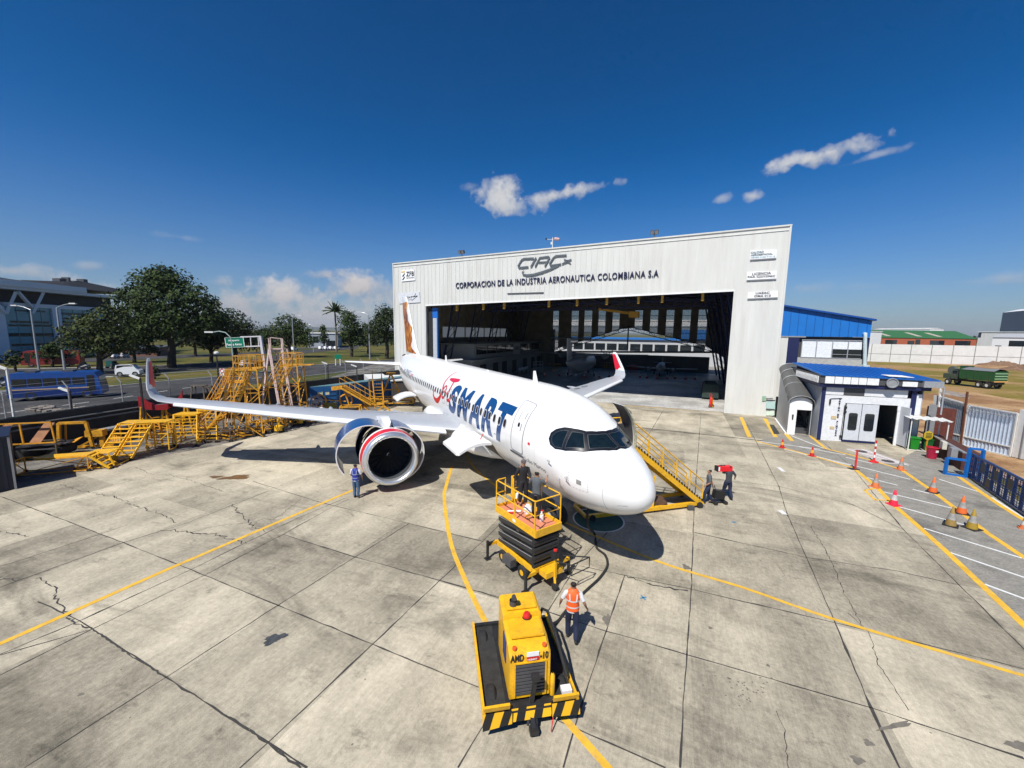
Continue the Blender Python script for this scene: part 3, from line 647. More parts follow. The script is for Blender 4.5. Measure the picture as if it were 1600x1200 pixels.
# airfoil lofting
def foil(t):
    up = [(0, 0), (.012, .22), (.05, .42), (.12, .62), (.25, .84), (.4, .92), (.6, .75), (.8, .42), (1, .03)]
    return [(x, y*t*.62) for x, y in reversed(up)] + [(x, -y*t*.42) for x, y in up[1:]]
def wing_sec(a, y, z, ch, t, cant=0., twist=0., sd=1):
    out = []
    for x, h in foil(t):
        xx = x*ch; zz = h*ch - sin(twist)*(x-.3)*ch
        out.append(Vector((a + xx, (y - zz*sin(cant))*sd, z + zz*cos(cant))))
    return out
for sd in (1, -1):
    W = thing('wing', None, None); W.parent = PLANE
    mb = MB(); secs = [(11.3, .8, 2.45, 7.0, .15, 0, .05), (12.0, 2.0, 2.62, 6.1, .15, 0, .05), (13.1, 4.1, 2.83, 4.95, .13, 0, .04), (14.28, 6.4, 3.04, 3.85, .12, 0, .03), (17.2, 12, 3.56, 2.75, .11, 0, .01), (19.5, 16.4, 3.98, 1.72, .10, .05, 0)]
    # blended tip turning up into the sharklet
    tipc = [(19.85, 16.95, 4.05, 1.55, .10, .25, 0), (20.2, 17.35, 4.26, 1.42, .10, .7, 0), (20.55, 17.56, 4.60, 1.28, .09, 1.1, 0), (20.95, 17.68, 5.0, 1.14, .09, 1.3, 0), (21.65, 17.82, 5.70, .88, .085, 1.38, 0), (22.15, 17.9, 6.18, .62, .08, 1.4, 0), (22.36, 17.92, 6.32, .38, .08, 1.4, 0)]
    rings = [wing_sec(*s, sd=sd) for s in secs] + [wing_sec(*s, sd=sd) for s in tipc[:3]]
    mb.loft(rings, cap=True); mb.build('wing_panel', PGREY, W, smooth=True, angle=50)
    mb = MB(); mb.loft([wing_sec(*s, sd=sd) for s in tipc[2:]], cap=True); mb.build('sharklet', PWHITE, W, smooth=True, angle=50)
    mb = MB()                                # red panel on both faces of the sharklet
    for fo in (-1, 1):
        pl = []
        for (a, y, z, ch) in ((20.62, 17.60, 4.66, 1.26), (22.12, 17.9, 6.12, .62)):
            for x in ((.24, .98) if not pl else (.98, .30)): pl.append((a + x*ch, (y + fo*.065)*sd, z))
        mb.poly(pl)
    mb.build('sharklet_panel', PRED, W, fix=False)
    # slats, leading edge, flaps, ailerons, fairings
    mb = MB()
    for (a0, y0, z0, c0, a1, y1, z1, c1) in ((12.35, 2.7, 2.66, 5.6, 13.6, 5.1, 2.88, 4.4), (14.4, 6.62, 3.03, 3.7, 19.3, 16.1, 3.92, 1.75)):
        lo, hi = [], []
        for (a, y, z, c) in ((a0, y0, z0, c0), (a1, y1, z1, c1)):
            pr = [(-.26, -.10), (-.30, -.02), (-.27, .05), (-.12, .125), (.10, .18), (.12, .15), (-.05, .04), (-.12, -.10)]
            k = max(.6, min(1., c/4)); pr = [(p*k, q*k) for p, q in pr]
            lo.append([Vector((a + p, y*sd, z - .02 + q)) for p, q in pr])
        mb.loft(lo, cap=True)
    mb.build('slat', mat('slat_metal', (.66, .68, .70), .35, var=.05), W, smooth=True, angle=40)
    for (a0, y0, z0, a1, y1, z1, c) in ((18.0, 2.4, 2.55, 18.15, 6.4, 2.98, 1.25), (18.15, 6.5, 2.98, 20.0, 13.2, 3.62, .85)):
        mb = MB(); d0 = .16
        lo = []
        for a, y, z in ((a0, y0, z0), (a1, y1, z1)): lo.append([Vector((a - c*.15, y*sd, z + .06)), Vector((a + c*.3, y*sd, z + .07 - d0*.3)), Vector((a + c*.85, y*sd, z - d0)), Vector((a + c*.3, y*sd, z - .12 - d0*.4)), Vector((a - c*.15, y*sd, z - .08))])
        mb.loft(lo, cap=True); mb.build('flap', PGREY, W, smooth=True, angle=25)
    mb = MB()
    for k in range(1):
        mb.loft([[Vector((a-.1, y*sd, z+.03)), Vector((a+.45*c, y*sd, z-.0)), Vector((a+.1, y*sd, z-.05))] for a, y, z, c in ((20.05, 13.3, 3.66, .9), (21.05, 16.2, 3.94, .8))], cap=True)
    mb.build('aileron', PGREY, W)
    mb = MB()                                # dark open spoiler gaps seen on the upper skin
    for (a, y, z) in ((17.9, 9.3, 3.52), (18.2, 10.3, 3.60), (18.5, 11.3, 3.70)):
        mb.box((a - .05, y*sd, z + .015), (.10, .8, .02), rz=.28*-sd)
    mb.build('panel_gap', DGREY, W)
    for (a, y, z, L, r) in ((16.6, 4.2, 2.55, 3.1, .2), (17.3, 8.2, 3.05, 2.6, .17), (18.6, 11.2, 3.35, 2.3, .14)):
        mb = MB(); mb.lathe([(0, .01), (.2, r*.6), (.7, r), (L*.6, r), (L*.88, r*.5), (L, .02)], (a, y*sd, z), (1, 0, .02), n=12); mb.build('flap_fairing', PGREY, W, smooth=True)
    # engine with opened fan cowls
    E = thing('engine', None, None); E.parent = PLANE; ec = (11.25, 5.75*sd, 1.75); ER = 1.12
    mb = MB(); mb.lathe([(.30, .965), (.12, .985), (.03, 1.03), (0, 1.09), (.03, 1.15), (.12, 1.205), (.22, 1.235)], ec, (1, 0, 0), rs=ER, n=48); mb.build('inlet_lip', LIP, E, smooth=True, angle=80)
    mb = MB(); mb.lathe([(.22, 1.235), (.27, 1.245), (.271, 1.248)], ec, (1, 0, 0), rs=ER, n=48); mb.lathe([(.70, 1.29), (.88, 1.305), (.88, 1.2)], ec, (1, 0, 0), rs=ER, n=48); mb.build('inlet_cowl', PWHITE, E, smooth=True)
    mb = MB(); mb.lathe([(.26, 1.246), (.45, 1.27), (.71, 1.292)], ec, (1, 0, 0), rs=ER, n=48); mb.build('red_band', PRED, E, smooth=True)
    mb = MB(); mb.lathe([(.30, .965), (.7, .985), (1.15, 1.0)], ec, (1, 0, 0), rs=ER, n=48); mb.build('inlet_duct', mat('inlet_lining', (.05, .055, .06), .5), E, smooth=True)
    mb = MB(); c = Vector(ec) + Vector((1.15, 0, 0)); nb = 20
    mb.cyl(c + Vector((.12, 0, 0)), c + Vector((.14, 0, 0)), 1.1, n=40)
    for k in range(nb):
        t = 2*pi*k/nb; rad = Vector((0, cos(t), sin(t))); tan = Vector((0, -sin(t), cos(t)))
        mb.add([c + rad*.28 + tan*.08 + Vector((-.05,0,0)), c + rad*.28 - tan*.08 + Vector((.1,0,0)), c + rad*1.09 - tan*.03 + Vector((.1,0,0)), c + rad*1.10 + tan*.17 + Vector((-.05,0,0))], [(0, 1, 2, 3)])
    mb.build('fan', mat('fan_blades', (.035, .035, .04), .45, metal=.3), E)
    mb = MB(); mb.lathe([(-.38, .005), (-.3, .08), (-.12, .2), (.05, .29), (.1, .3)], c, (1, 0, 0), n=24); mb.build('spinner', mat('spinner_grey', (.03, .03, .032), .35), E, smooth=True)
    mb = MB(); mb.tube([c + Vector((-.28, cos(t)*(.10 + t*.012), sin(t)*(.10 + t*.012))) for t in [x*.15 for x in range(12)]], .012); mb.build('spinner_mark', WHITE, E)
    mb = MB(); mb.lathe([(.88, 1.10), (.9, 1.14), (1.4, 1.15), (1.5, 1.05), (2.9, .98), (3.0, .9)], ec, (1, 0, 0), rs=ER, n=36)
    random.seed(4)
    for k in range(26):
        t = random.random()*2*pi; x = 1 + random.random()*1.7; mb.box((ec[0]+x, ec[1]+cos(t)*1.22, ec[2]+sin(t)*1.22), (.3, .16, .16), M=Matrix.Rotation(t, 3, 'X'))
    for x in (1.2, 1.7, 2.3): mb.tube([(ec[0]+x, ec[1]+cos(2*pi*k/24)*1.29, ec[2]+sin(2*pi*k/24)*1.29) for k in range(24)], .03, closed=True)
    mb.build('fan_case', ENGD, E)
    mb = MB(); mb.lathe([(2.9, 1.30), (3.6, 1.25), (4.4, 1.02), (4.42, .98), (3.4, .98)], ec, (1, 0, 0), rs=ER, n=40); mb.build('thrust_reverser', PBLUE, E, smooth=True, angle=50)
    mb = MB(); mb.lathe([(4.0, .75), (4.8, .55), (5.5, .38), (5.5, .34)], ec, (1, 0, 0), rs=ER, n=30); mb.lathe([(5.2, .3), (5.9, .16), (6.1, .02)], ec, (1, 0, 0), rs=ER, n=24); mb.build('exhaust_nozzle', mat('hot_metal', (.25, .22, .19), .4, metal=.7), E, smooth=True)
    for q in (1, -1):                        # outboard / inboard fan cowl doors, hinged at the pylon and swung up
        hy, hz = .28*q, 1.30*ER; ang = (R(42) if q == 1 else R(14))*q if sd > 0 else R(20)*q; mb = MB(); rings = []
        for x in (.90, 1.3, 2.0, 2.88):
            ro = (1.33 if x < 2.5 else 1.30)*ER; rg = []
            for rr, seq in ((ro, range(0, 25)), (ro - .05, range(24, -1, -1))):
                for k in seq:
                    t = R(12) + R(160)*k/24; y, z = sin(t)*rr*q, cos(t)*rr
                    yy, zz = y - hy, z - hz; ca, sa = cos(ang), sin(ang); rg.append(Vector((ec[0] + x, ec[1] + hy + yy*ca - zz*sa, ec[2] + hz + yy*sa + zz*ca)))
            rings.append(rg)
        mb.loft(rings, cap=True); mb.k = 0
        o = mb.build('fan_cowl', [PBLUE, PWHITE], E, smooth=True, angle=30)
        ax = Vector((ec[0], ec[1], ec[2])); hc = Vector((0, hy, hz)); ca, sa = cos(ang), sin(ang); cyl_c = Vector((0, hy + (-hy)*ca - (-hz)*sa, hz + (-hy)*sa + (-hz)*ca))
        for p in o.data.polygons:
            d = Vector((0, p.center.y - ec[1] - cyl_c.y, p.center.z - ec[2] - cyl_c.z))
            if d.length < 1.285*ER or p.center.x < ec[0] + .92 or p.normal.dot(d) < 0: p.material_index = 1
    mb = MB(); y = 5.75*sd                   # pylon
    mb.loft([[Vector((a, y-w, z0)), Vector((a, y-w*.8, z1)), Vector((a, y+w*.8, z1)), Vector((a, y+w, z0))] for a, w, z0, z1 in ((12.15, .05, 3.05, 3.2), (12.5, .24, 2.9, 3.42), (13.3, .28, 2.8, 3.55), (14.3, .26, 2.6, 3.40), (16.5, .2, 2.55, 3.0), (18.0, .05, 2.75, 2.9))], cap=True)
    mb.build('pylon', PWHITE, E, smooth=True, angle=40)
    # main gear
    g = MB(); gy = 3.80*sd; g.cyl((17.7, gy, .5), (17.5, gy, 2.8), .13, n=10); g.bar((17.6, gy, 1.3), (17.6, gy - 1.5*sd, 2.5), .12); g.bar((17.6, gy, 1.0), (16.4, gy, 2.6), .1); g.cyl((17.7, gy-.62, .58), (17.7, gy+.62, .58), .09, n=8); g.box((17.5, gy+.2*sd, 1.9), (1.1, .05, 1.5))
    GE = g.build('main_gear', mat('gear_grey', (.42, .42, .43), .5), PLANE)
    for dy in (-.46, .46):
        w = MB(); w.lathe([(-.2, .30), (-.2, .52), (-.13, .585), (.13, .585), (.2, .52), (.2, .30)], (17.7, gy+dy, .585), (0, 1, 0), n=28); o = w.build('tyre', RUBBER, GE, smooth=True, angle=40)
        w = MB(); w.cyl((17.7, gy+dy-.16, .585), (17.7, gy+dy+.16, .585), .3, n=20); w.build('rim', DWHITE, GE)
    # tailplane
    mb = MB(); mb.loft([wing_sec(a, y, z, c, t, sd=sd) for a, y, z, c, t in ((30.9, .3, 4.75, 4.0, .1), (31.6, 1.4, 4.78, 3.4, .1), (34.3, 6.1, 4.98, 1.5, .09), (34.7, 6.25, 5.0, 1.0, .06))], cap=True); mb.build('tailplane', PWHITE, PLANE, smooth=True, angle=50)
# wing root fairing
mb = MB(); rings = []
for a, w, zt, zb in ((8.9, .6, 2.2, 1.72), (9.6, 1.45, 2.6, 1.62), (10.6, 2.02, 2.95, 1.5), (11.8, 2.28, 3.2, 1.42), (14, 2.35, 3.1, 1.38), (17.5, 2.35, 3.0, 1.38), (19.5, 2.15, 2.95, 1.5), (21, 1.6, 2.7, 1.65), (22.3, .6, 2.2, 1.78)):
    rings.append([Vector((a, w*(abs(cos(t))**.75)*(1 if cos(t) > 0 else -1), (zt+zb)/2 + (zt-zb)/2*(abs(sin(t))**.8)*(1 if sin(t) > 0 else -1))) for t in [2*pi*k/40 for k in range(40)]])
mb.loft(rings, cap=True); mb.build('belly_fairing', PWHITE, PLANE, smooth=True, angle=60)
# fin and rudder
def fin_sec(z, a, ch, t):
    return [Vector((a + x*ch, h*ch*1.1, z)) for x, h in [(x, h) for x, h in foil(t)[:9]] + [(x, -h*1.0) for x, h in reversed(foil(t)[:8])][:8]]
mb = MB(); secs = FS = [(5.3, 27.6, 7.6, .04), (5.9, 29.2, 6.2, .065), (6.6, 30.4, 5.15, .07), (9, 32.35, 3.9, .07), (11.2, 34.1, 2.85, .07), (11.7, 34.7, 2.3, .07), (11.8, 35.3, 1.6, .05)]
mb.loft([[v for v in fin_sec(*s)] for s in secs], cap=True); mb.build('fin', PWHITE, PLANE, smooth=True, angle=50)
def art_mat():
    m = bpy.data.materials.new('tail_art'); m.use_nodes = True; t = m.node_tree; n = t.nodes; b = n['Principled BSDF']; b.inputs['Roughness'].default_value = .3
    tcn = n.new('ShaderNodeTexCoord'); no = n.new('ShaderNodeTexNoise'); no.inputs['Scale'].default_value = .9; no.inputs['Detail'].default_value = 8; no.inputs['Distortion'].default_value = 1.2
    t.links.new(tcn.outputs['Object'], no.inputs[0]); rp = n.new('ShaderNodeValToRGB'); e = rp.color_ramp.elements
    e[0].position = .30; e[0].color = (.02, .008, .004, 1); e[1].position = .66; e[1].color = (.75, .42, .12, 1); k = e.new(.45); k.color = (.28, .07, .012, 1); k = e.new(.55); k.color = (.55, .17, .02, 1)
    t.links.new(no.outputs[0], rp.inputs[0]); t.links.new(rp.outputs[0], b.inputs['Base Color']); return m
ART = art_mat()
def fin_at(z):
    for p, q in zip(FS[:-1], FS[1:]):
        if p[0] <= z <= q[0]: u = (z-p[0])/(q[0]-p[0]); return [p[k] + (q[k]-p[k])*u for k in range(4)]
def finpt(x, z, sd):
    _, a, ch, t_ = fin_at(z); up = foil(t_)[:9][::-1]
    for p, q in zip(up[:-1], up[1:]):
        if p[0] <= x <= q[0]: h = p[1] + (q[1]-p[1])*(x-p[0])/(q[0]-p[0]); break
    return Vector((a + x*ch, sd*(h*ch*1.1 + .012), z))
for sd in (1, -1):
    mb = MB(); ro = []
    for k in range(25): z = 5.95 + 5.2*k/24; x0 = .16 + .10*sin(z*2.1) + .05*sin(z*5); ro.append([finpt(x0 + (.97-x0)*i/8, z, sd) for i in range(9)])
    mb.loft(ro, closed=False); mb.build('tail_art_panel', ART, PLANE, smooth=True)
mb = MB(); mb.cyl((37.45, 0, 4.99), (37.62, 0, 5.0), .12, n=16); mb.build('apu_exhaust', DGREY, PLANE)
mb = MB(); mb.loft([[Vector((a, y, z)) for a, y, z in ((36.2, -.2, 5.35), (36.2, .2, 5.35), (37.4, .1, 5.28), (37.4, -.1, 5.28))], [Vector((a, y, z)) for a, y, z in ((36.3, -.05, 5.6), (36.3, .05, 5.6), (37.3, .05, 5.45), (37.3, -.05, 5.45))]], cap=True); mb.build('tail_cone_cover', DGREY, PLANE)
# blade antennas and little probes
for a, h in ((6.9, .50), (20.6, .42), (12.4, .05)):
    mb = MB(); mb.prism([(a, -.02, 5.88), (a + .42, -.02, 5.88), (a + .40, -.02, 5.9 + h), (a + .25, -.02, 5.92 + h)], (0, .04, 0)); mb.build('blade_antenna', PWHITE, PLANE)
# cargo doors swung up on the starboard side
def cargo(a0, a1, dep, name='cargo_door'):
    mb = MB(); rings = []
    for a in (a0, a0 + .12, (a0+a1)/2, a1 - .12, a1):
        e = 0 if a in (a0, a1) else 1; up = []; dn = []
        for k in range(9):
            u = k/8; y = 1.97 + u*dep*(1 if e else .93); z = 3.12 + .42*math.sin(u*2.2)*.35 - .30*u*u - .12*u
            up.append(Vector((a, y, z + .05))); dn.append(Vector((a, y, z - .07)))
        rings.append(up + dn[::-1])
    mb.loft(rings, cap=True); mb.build(name, [PWHITE], PLANE, smooth=True, angle=40)
cargo(7.55, 9.75, 1.65); cargo(22.4, 24.2, 1.5)
decal([rrect(7.7, 9.6, 4.02, 5.0, .1)], 'cargo_bay', BLACK, .005, PLANE); decal([rrect(22.5, 24.1, 4.0, 4.9, .1)], 'cargo_bay', BLACK, .005, PLANE)
mb = MB(); mb.bar((9.6, 2.0, 3.0), (9.6, 2.9, 3.05), .03); mb.bar((8.0, 2.2, 3.5), (8.25, 2.25, 3.15), .03); mb.build('door_actuator', RED, PLANE)
# forward passenger door swung open on the port side
mb = MB(); rings = []
for k in range(13):
    z = 3.42 + 1.92*k/12; zc, rr = 3.85, 2.0; y = -math.sqrt(max(.05, rr*rr - (z-zc)**2)) - .55
    rings.append([Vector((3.30, y, z)), Vector((4.05, y - .08, z)), Vector((4.05, y + .0, z)), Vector((3.30, y + .08, z))])
mb.loft(rings, cap=True); D1 = mb.build('passenger_door', PWHITE, PLANE, smooth=True, angle=40)
mb = MB(); LIN = mat('door_lining', (.42, .40, .28), .7, var=.5, scale=14); rings = []
for k in range(13):
    z = 3.42 + 1.92*k/12; y = -math.sqrt(max(.05, 4.0 - (z-3.85)**2)) - .55
    rings.append([Vector((3.36, y + .085, z)), Vector((3.99, y + .005, z)), Vector((3.99, y + .03, z)), Vector((3.36, y + .12, z))])
mb.loft(rings, cap=True); mb.build('door_inner', DGREY, D1, smooth=True)
mb = MB(); mb.loft([[Vector((3.18, r[0].y - .04, r[0].z)), Vector((3.29, r[0].y - .08, r[0].z)), Vector((3.29, r[0].y + .03, r[0].z)), Vector((3.18, r[0].y + .03, r[0].z))] for r in rings], cap=True); mb.build('door_edge_seal', LIN, D1, smooth=True)
mb = MB(); mb.bar((3.9, -2.0, 4.2), (3.9, -2.65, 4.2), .1, .5); mb.build('door_hinge_arm', DGREY, D1)
decal([rrect(4.7, 5.6, 1.45, 3.5, .1)], 'doorway', BLACK, .006, PLANE, -1)
# nose gear
g = MB(); g.cyl((5.07, 0, .35), (5.0, 0, 2.0), .10, n=10); g.bar((5.05, 0, 1.0), (4.1, 0, 2.0), .08); g.cyl((5.07, -.33, .38), (5.07, .33, .38), .06, n=8); g.box((4.85, .42, 1.62), (1.4, .04, .55)); g.box((4.85, -.42, 1.62), (1.4, .04, .55))
NG = g.build('nose_gear', mat('gear_grey', (.42, .42, .43)), PLANE)
for dy in (-.25, .25):
    w = MB(); w.lathe([(-.11, .2), (-.11, .33), (-.06, .385), (.06, .385), (.11, .33), (.11, .2)], (5.07, dy, .385), (0, 1, 0), n=24); w.build('tyre', RUBBER, NG, smooth=True, angle=40)
    w = MB(); w.cyl((5.07, dy-.1, .385), (5.07, dy+.1, .385), .2, n=16); w.build('rim', DWHITE, NG)
# ================================================================ HANGAR
CLAD = mat('white_cladding', (.62, .62, .585), .5, var=.06, scale=1.5, dirt=(.42, .40, .34, .45, .9), stretch=(1, 1, .12))
CLADR = mat('cladding_rib', (.60, .60, .57), .5, var=.05)
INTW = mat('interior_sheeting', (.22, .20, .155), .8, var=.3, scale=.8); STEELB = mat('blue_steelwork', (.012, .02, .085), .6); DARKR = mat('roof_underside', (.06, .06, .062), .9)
HG = thing('hangar', 'huge white clad aircraft hangar with wide open front and blue lettering', 'hangar', H(23, 0), 0)
def Hb(mb, s0, s1, d0, d1, z0, z1, z0b=None, z1b=None):
    """box in hangar frame; optional different heights at s1"""
    z0b = z0 if z0b is None else z0b; z1b = z1 if z1b is None else z1b
    vs = [H(s0,d0,z0), H(s1,d0,z0b), H(s1,d1,z0b), H(s0,d1,z0), H(s0,d0,z1), H(s1,d0,z1b), H(s1,d1,z1b), H(s0,d1,z1)]
    mb.add(vs, [(0,1,2,3),(7,6,5,4),(0,4,5,1),(1,5,6,2),(2,6,7,3),(3,7,4,0)])
ZT = lambda s: 18.57 - s*(18.57-17.46)/47.1; ZO = lambda s: 12.59 - (s-4.3)*(12.59-11.6)/(41.75-4.3)
SW = 47.1
mb = MB(); Hb(mb, 0, 4.3, 0, .35, 0, ZT(0), 0, ZT(4.3)); mb.build('jamb_wall', CLAD, HG, world=True)
mb = MB(); Hb(mb, 41.75, SW, 0, .35, 0, ZT(41.75), 0, ZT(SW)); mb.build('jamb_wall', CLAD, HG, world=True)
mb = MB(); Hb(mb, 4.303, 41.747, 0, .35, ZO(4.3), ZT(4.3), ZO(41.75), ZT(41.75)); mb.build('header_wall', CLAD, HG, world=True)
mb = MB(); s = .35
while s < SW:
    lo = ZO(s)+.05 if 4.3 < s < 41.75 else .25
    Hb(mb, s, s+.07, -.035, .0, lo, ZT(s)-.45); s += .62
mb.build('cladding_ribs', CLADR, HG, world=True)
mb = MB(); Hb(mb, -.12, SW+.12, -.10, .45, ZT(0), ZT(0)+.14, ZT(SW), ZT(SW)+.14); Hb(mb, -.1, .06, -.08, -.0, 0.1, ZT(0)); Hb(mb, SW-.05, SW+.1, -.08, 0, 0, ZT(SW)); Hb(mb, 4.2, 4.32, -.06, -.0, 0, ZO(4.3)); Hb(mb, 0.1, SW, -.06, -.002, ZT(0)-.40, ZT(0)-.36, ZT(SW)-.40, ZT(SW)-.36); mb.build('edge_flashing', CLAD, HG, world=True)
mb = MB(); Hb(mb, 4.3, 41.75, -.05, 0, ZO(4.3)-.02, ZO(4.3)+.14, ZO(41.75)-.02, ZO(41.75)+.14); mb.build('lintel_flashing', WHITE, HG, world=True)
mb = MB(); Hb(mb, 24.6, 29.4, -.10, -.0, 12.9, 13.02); mb.build('rain_ledge', DGREY, HG, world=True)
D = 46
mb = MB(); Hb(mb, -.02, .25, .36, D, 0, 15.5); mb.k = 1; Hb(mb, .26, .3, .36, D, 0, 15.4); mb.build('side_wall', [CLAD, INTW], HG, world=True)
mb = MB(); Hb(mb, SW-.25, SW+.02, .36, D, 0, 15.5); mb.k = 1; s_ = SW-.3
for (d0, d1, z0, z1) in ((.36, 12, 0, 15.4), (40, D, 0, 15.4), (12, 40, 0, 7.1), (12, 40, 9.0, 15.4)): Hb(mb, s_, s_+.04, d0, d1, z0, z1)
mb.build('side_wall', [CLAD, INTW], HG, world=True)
for k in range(7):
    mb = MB(); Hb(mb, s_-.02, s_-.0, 12.2+k*4, 15.6+k*4, 7.15, 8.95); mb.build('side_window', mat('frosted_pane', (.30, .32, .33), .6, trans=0, emit=(.75, .85, 1., .10)), HG, world=True)
mb = MB(); Hb(mb, s_-.03, s_-.0, 4.2, 6.4, 3.4, 5.4); mb.build('side_window', mat('bright_window', (.5, .5, .45), .6, emit=(1, .97, .85, .8)), HG, world=True)
mb = MB(); Hb(mb, s_-.06, s_-.035, 5.25, 5.32, 3.4, 5.4); Hb(mb, s_-.06, s_-.035, 4.7, 4.75, 3.4, 5.4); Hb(mb, s_-.06, s_-.035, 5.85, 5.9, 3.4, 5.4); Hb(mb, s_-.06, s_-.035, 4.2, 6.4, 4.05, 4.1); Hb(mb, s_-.06, s_-.035, 4.2, 6.4, 4.7, 4.75); mb.build('window_bars', DGREY, HG, world=True)
# roof (shallow gable) and underside
mb = MB()
for a, b, za, zb in ((0, SW/2, 14.9, 17.2), (SW/2, SW, 17.2, 14.9)): Hb(mb, a, b, .4, D, za, za+.15, zb, zb+.15)
mb.build('roof', DARKR, HG, world=True)
# back wall: sheeting piers between tall window strips above a wide gabled doorway
BS = [HS(x, 480, D)[0] for x in (872, 884, 902, 914, 924, 935, 947, 957, 968, 992, 1004, 1016, 1028, 1041, 1053, 1066, 1079, 1091, 1105)]
def zarch(s):                                # top of the gabled doorway seen at the back
    c = HS(982, 510, D); l = HS(868, 545, D); r = HS(1120, 545, D)
    return c[1] + (l[1]-c[1])*(s-c[0])/(l[0]-c[0]) if s > c[0] else c[1] + (r[1]-c[1])*(s-c[0])/(r[0]-c[0])
SL, SR = HS(868, 545, D)[0], HS(1120, 545, D)[0]
wins = [(864, 873), (893, 904), (913, 925), (935, 946), (957, 968), (992, 1004), (1016, 1028), (1041, 1053), (1066, 1079), (1091, 1105)]
edges = [(HS(a, 500, D)[0], HS(b, 500, D)[0]) for a, b in wins]
mb = MB(); prev = SW
for a, b in edges:
    if prev - a > .05: Hb(mb, a, prev, D, D+.2, zarch(a) if a < SL else 0, 15.2, zarch(prev) if prev < SL else 0, 15.2)
    Hb(mb, b, a, D, D+.2, 13.4, 15.2); prev = b
Hb(mb, 0, prev, D, D+.2, 3.2, 15.2, zarch(prev), 15.2)
mb.add([H(0,D,15.2), H(SW,D,15.2), H(SW,D,15.4), H(SW/2,D,17.6), H(0,D,15.4)], [(0,1,2,3,4)])
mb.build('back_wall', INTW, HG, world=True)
GP = mat('strip_glazing', (.35, .38, .42), .3, alpha=.45, spec=.3)
for a, b in edges:
    mb = MB(); z0 = min(zarch(a), zarch(b)); Hb(mb, b, a, D+.08, D+.1, z0, 13.4); o = mb.build('window_strip', GP, HG, world=True)
    mb = MB()
    for k in range(8): z = 13.4 - k*1.25; (Hb(mb, b, a, D+.03, D+.09, z-.05, z+.05) if z > z0 else None)
    mb.build('glazing_bars', DGREY, o, None); o2 = o.children[0]; o2.data.transform(Matrix.Translation(-HG.location))
# interior steel: portal columns, roof trusses, crane
def truss(mb, P, Q, depth, n, r=.06):
    P, Q = Vector(P), Vector(Q); dz = Vector((0, 0, -depth)); mb.bar(P, Q, r*2); mb.bar(P+dz, Q+dz, r*2)
    for i in range(n):
        a, b = P.lerp(Q, i/n), P.lerp(Q, (i+1)/n); mb.bar(a+dz, b, r) if i % 2 else mb.bar(a, b+dz, r); mb.bar(b, b+dz, r)
for d in (3, 11, 19, 27, 35, 43):
    mb = MB(); truss(mb, H(.6, d, 14.4), H(SW/2, d, 16.8), 1.3, 14); truss(mb, H(SW-.6, d, 14.4), H(SW/2, d, 16.8), 1.3, 14); mb.build('roof_truss', STEELB, HG, world=True)
    for s, t in ((.6, 1), (SW-.6, -1)):
        mb = MB(); mb.bar(H(s, d, 0), H(s+2.6*t, d, 13.5), .30); mb.bar(H(s+1.2*t, d, 0), H(s+4.2*t, d, 14.0), .22)
        for k in range(10): u = k/10; mb.bar(H(s, d, 0).lerp(H(s+2.6*t, d, 13.5), u), H(s+1.2*t, d, 0).lerp(H(s+4.2*t, d, 14.0), u+.1), .07)
        mb.build('portal_column', STEELB, HG, world=True)
mb = MB()
for s in (6, 12, 18, 24, 30, 36, 42): mb.bar(H(s, .8, 14.2), H(s, D-1, 14.6), .16, .3)
mb.build('purlins', STEELB, HG, world=True)
CY = mat('crane_yellow', (.45, .25, .02), .5)
mb = MB(); truss(mb, H(5, 16, 13.1), H(40, 16, 12.6), .9, 26, .1); mb.build('crane_beam', STEELB, HG, world=True)
for s in (7, 11, 13.5, 17, 20.5, 24, 30, 33, 37): mb = MB(); Hb(mb, s, s+.25, .5, .8, ZO(s)-.8, ZO(s)+.2); mb.build('hanger_bracket', CY, HG, world=True)
mb = MB(); mb.bar(H(21, 16, 11.9), H(16, 17, 11.2), .35); Hb(mb, 15, 16.4, 16, 17.5, 10.6, 11.5); mb.build('crane_hoist', CY, HG, world=True)
# gabled truss over the back doorway, tie beam and post
mb = MB(); C_, L_, R_ = HS(982, 510, D-1), HS(868, 545, D-1), HS(1120, 545, D-1)
truss(mb, H(C_[0], D-1, C_[1]), H(L_[0], D-1, L_[1]), .75, 16, .08); truss(mb, H(C_[0], D-1, C_[1]), H(R_[0], D-1, R_[1]), .75, 16, .08)
mb.bar(H(L_[0], D-1, L_[1]-.7), H(R_[0], D-1, R_[1]-.7), .4); mb.bar(H(C_[0], D-1, 4.7), H(C_[0], D-1, C_[1]), .25); mb.build('doorway_truss', BLACK, HG, world=True)
# rear extension hall, low white walls with light
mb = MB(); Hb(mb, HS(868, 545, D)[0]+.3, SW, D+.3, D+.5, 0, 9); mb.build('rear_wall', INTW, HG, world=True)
# sliding door leaf parked at the left jamb
mb = MB(); Hb(mb, 41.65, 41.0, .5, .7, .1, 11.3); mb.k = 1; Hb(mb, 40.3, 40.15, .5, .75, .1, 11.35); Hb(mb, 41.0, 40.3, .52, .68, 10.0, 11.35); mb.k = 2; Hb(mb, 40.96, 40.32, .55, .65, .1, 9.98)
mb.build('sliding_door', [BLACK, BLUE, mat('pale_grey_panel', (.42, .45, .48), .6)], HG, world=True)
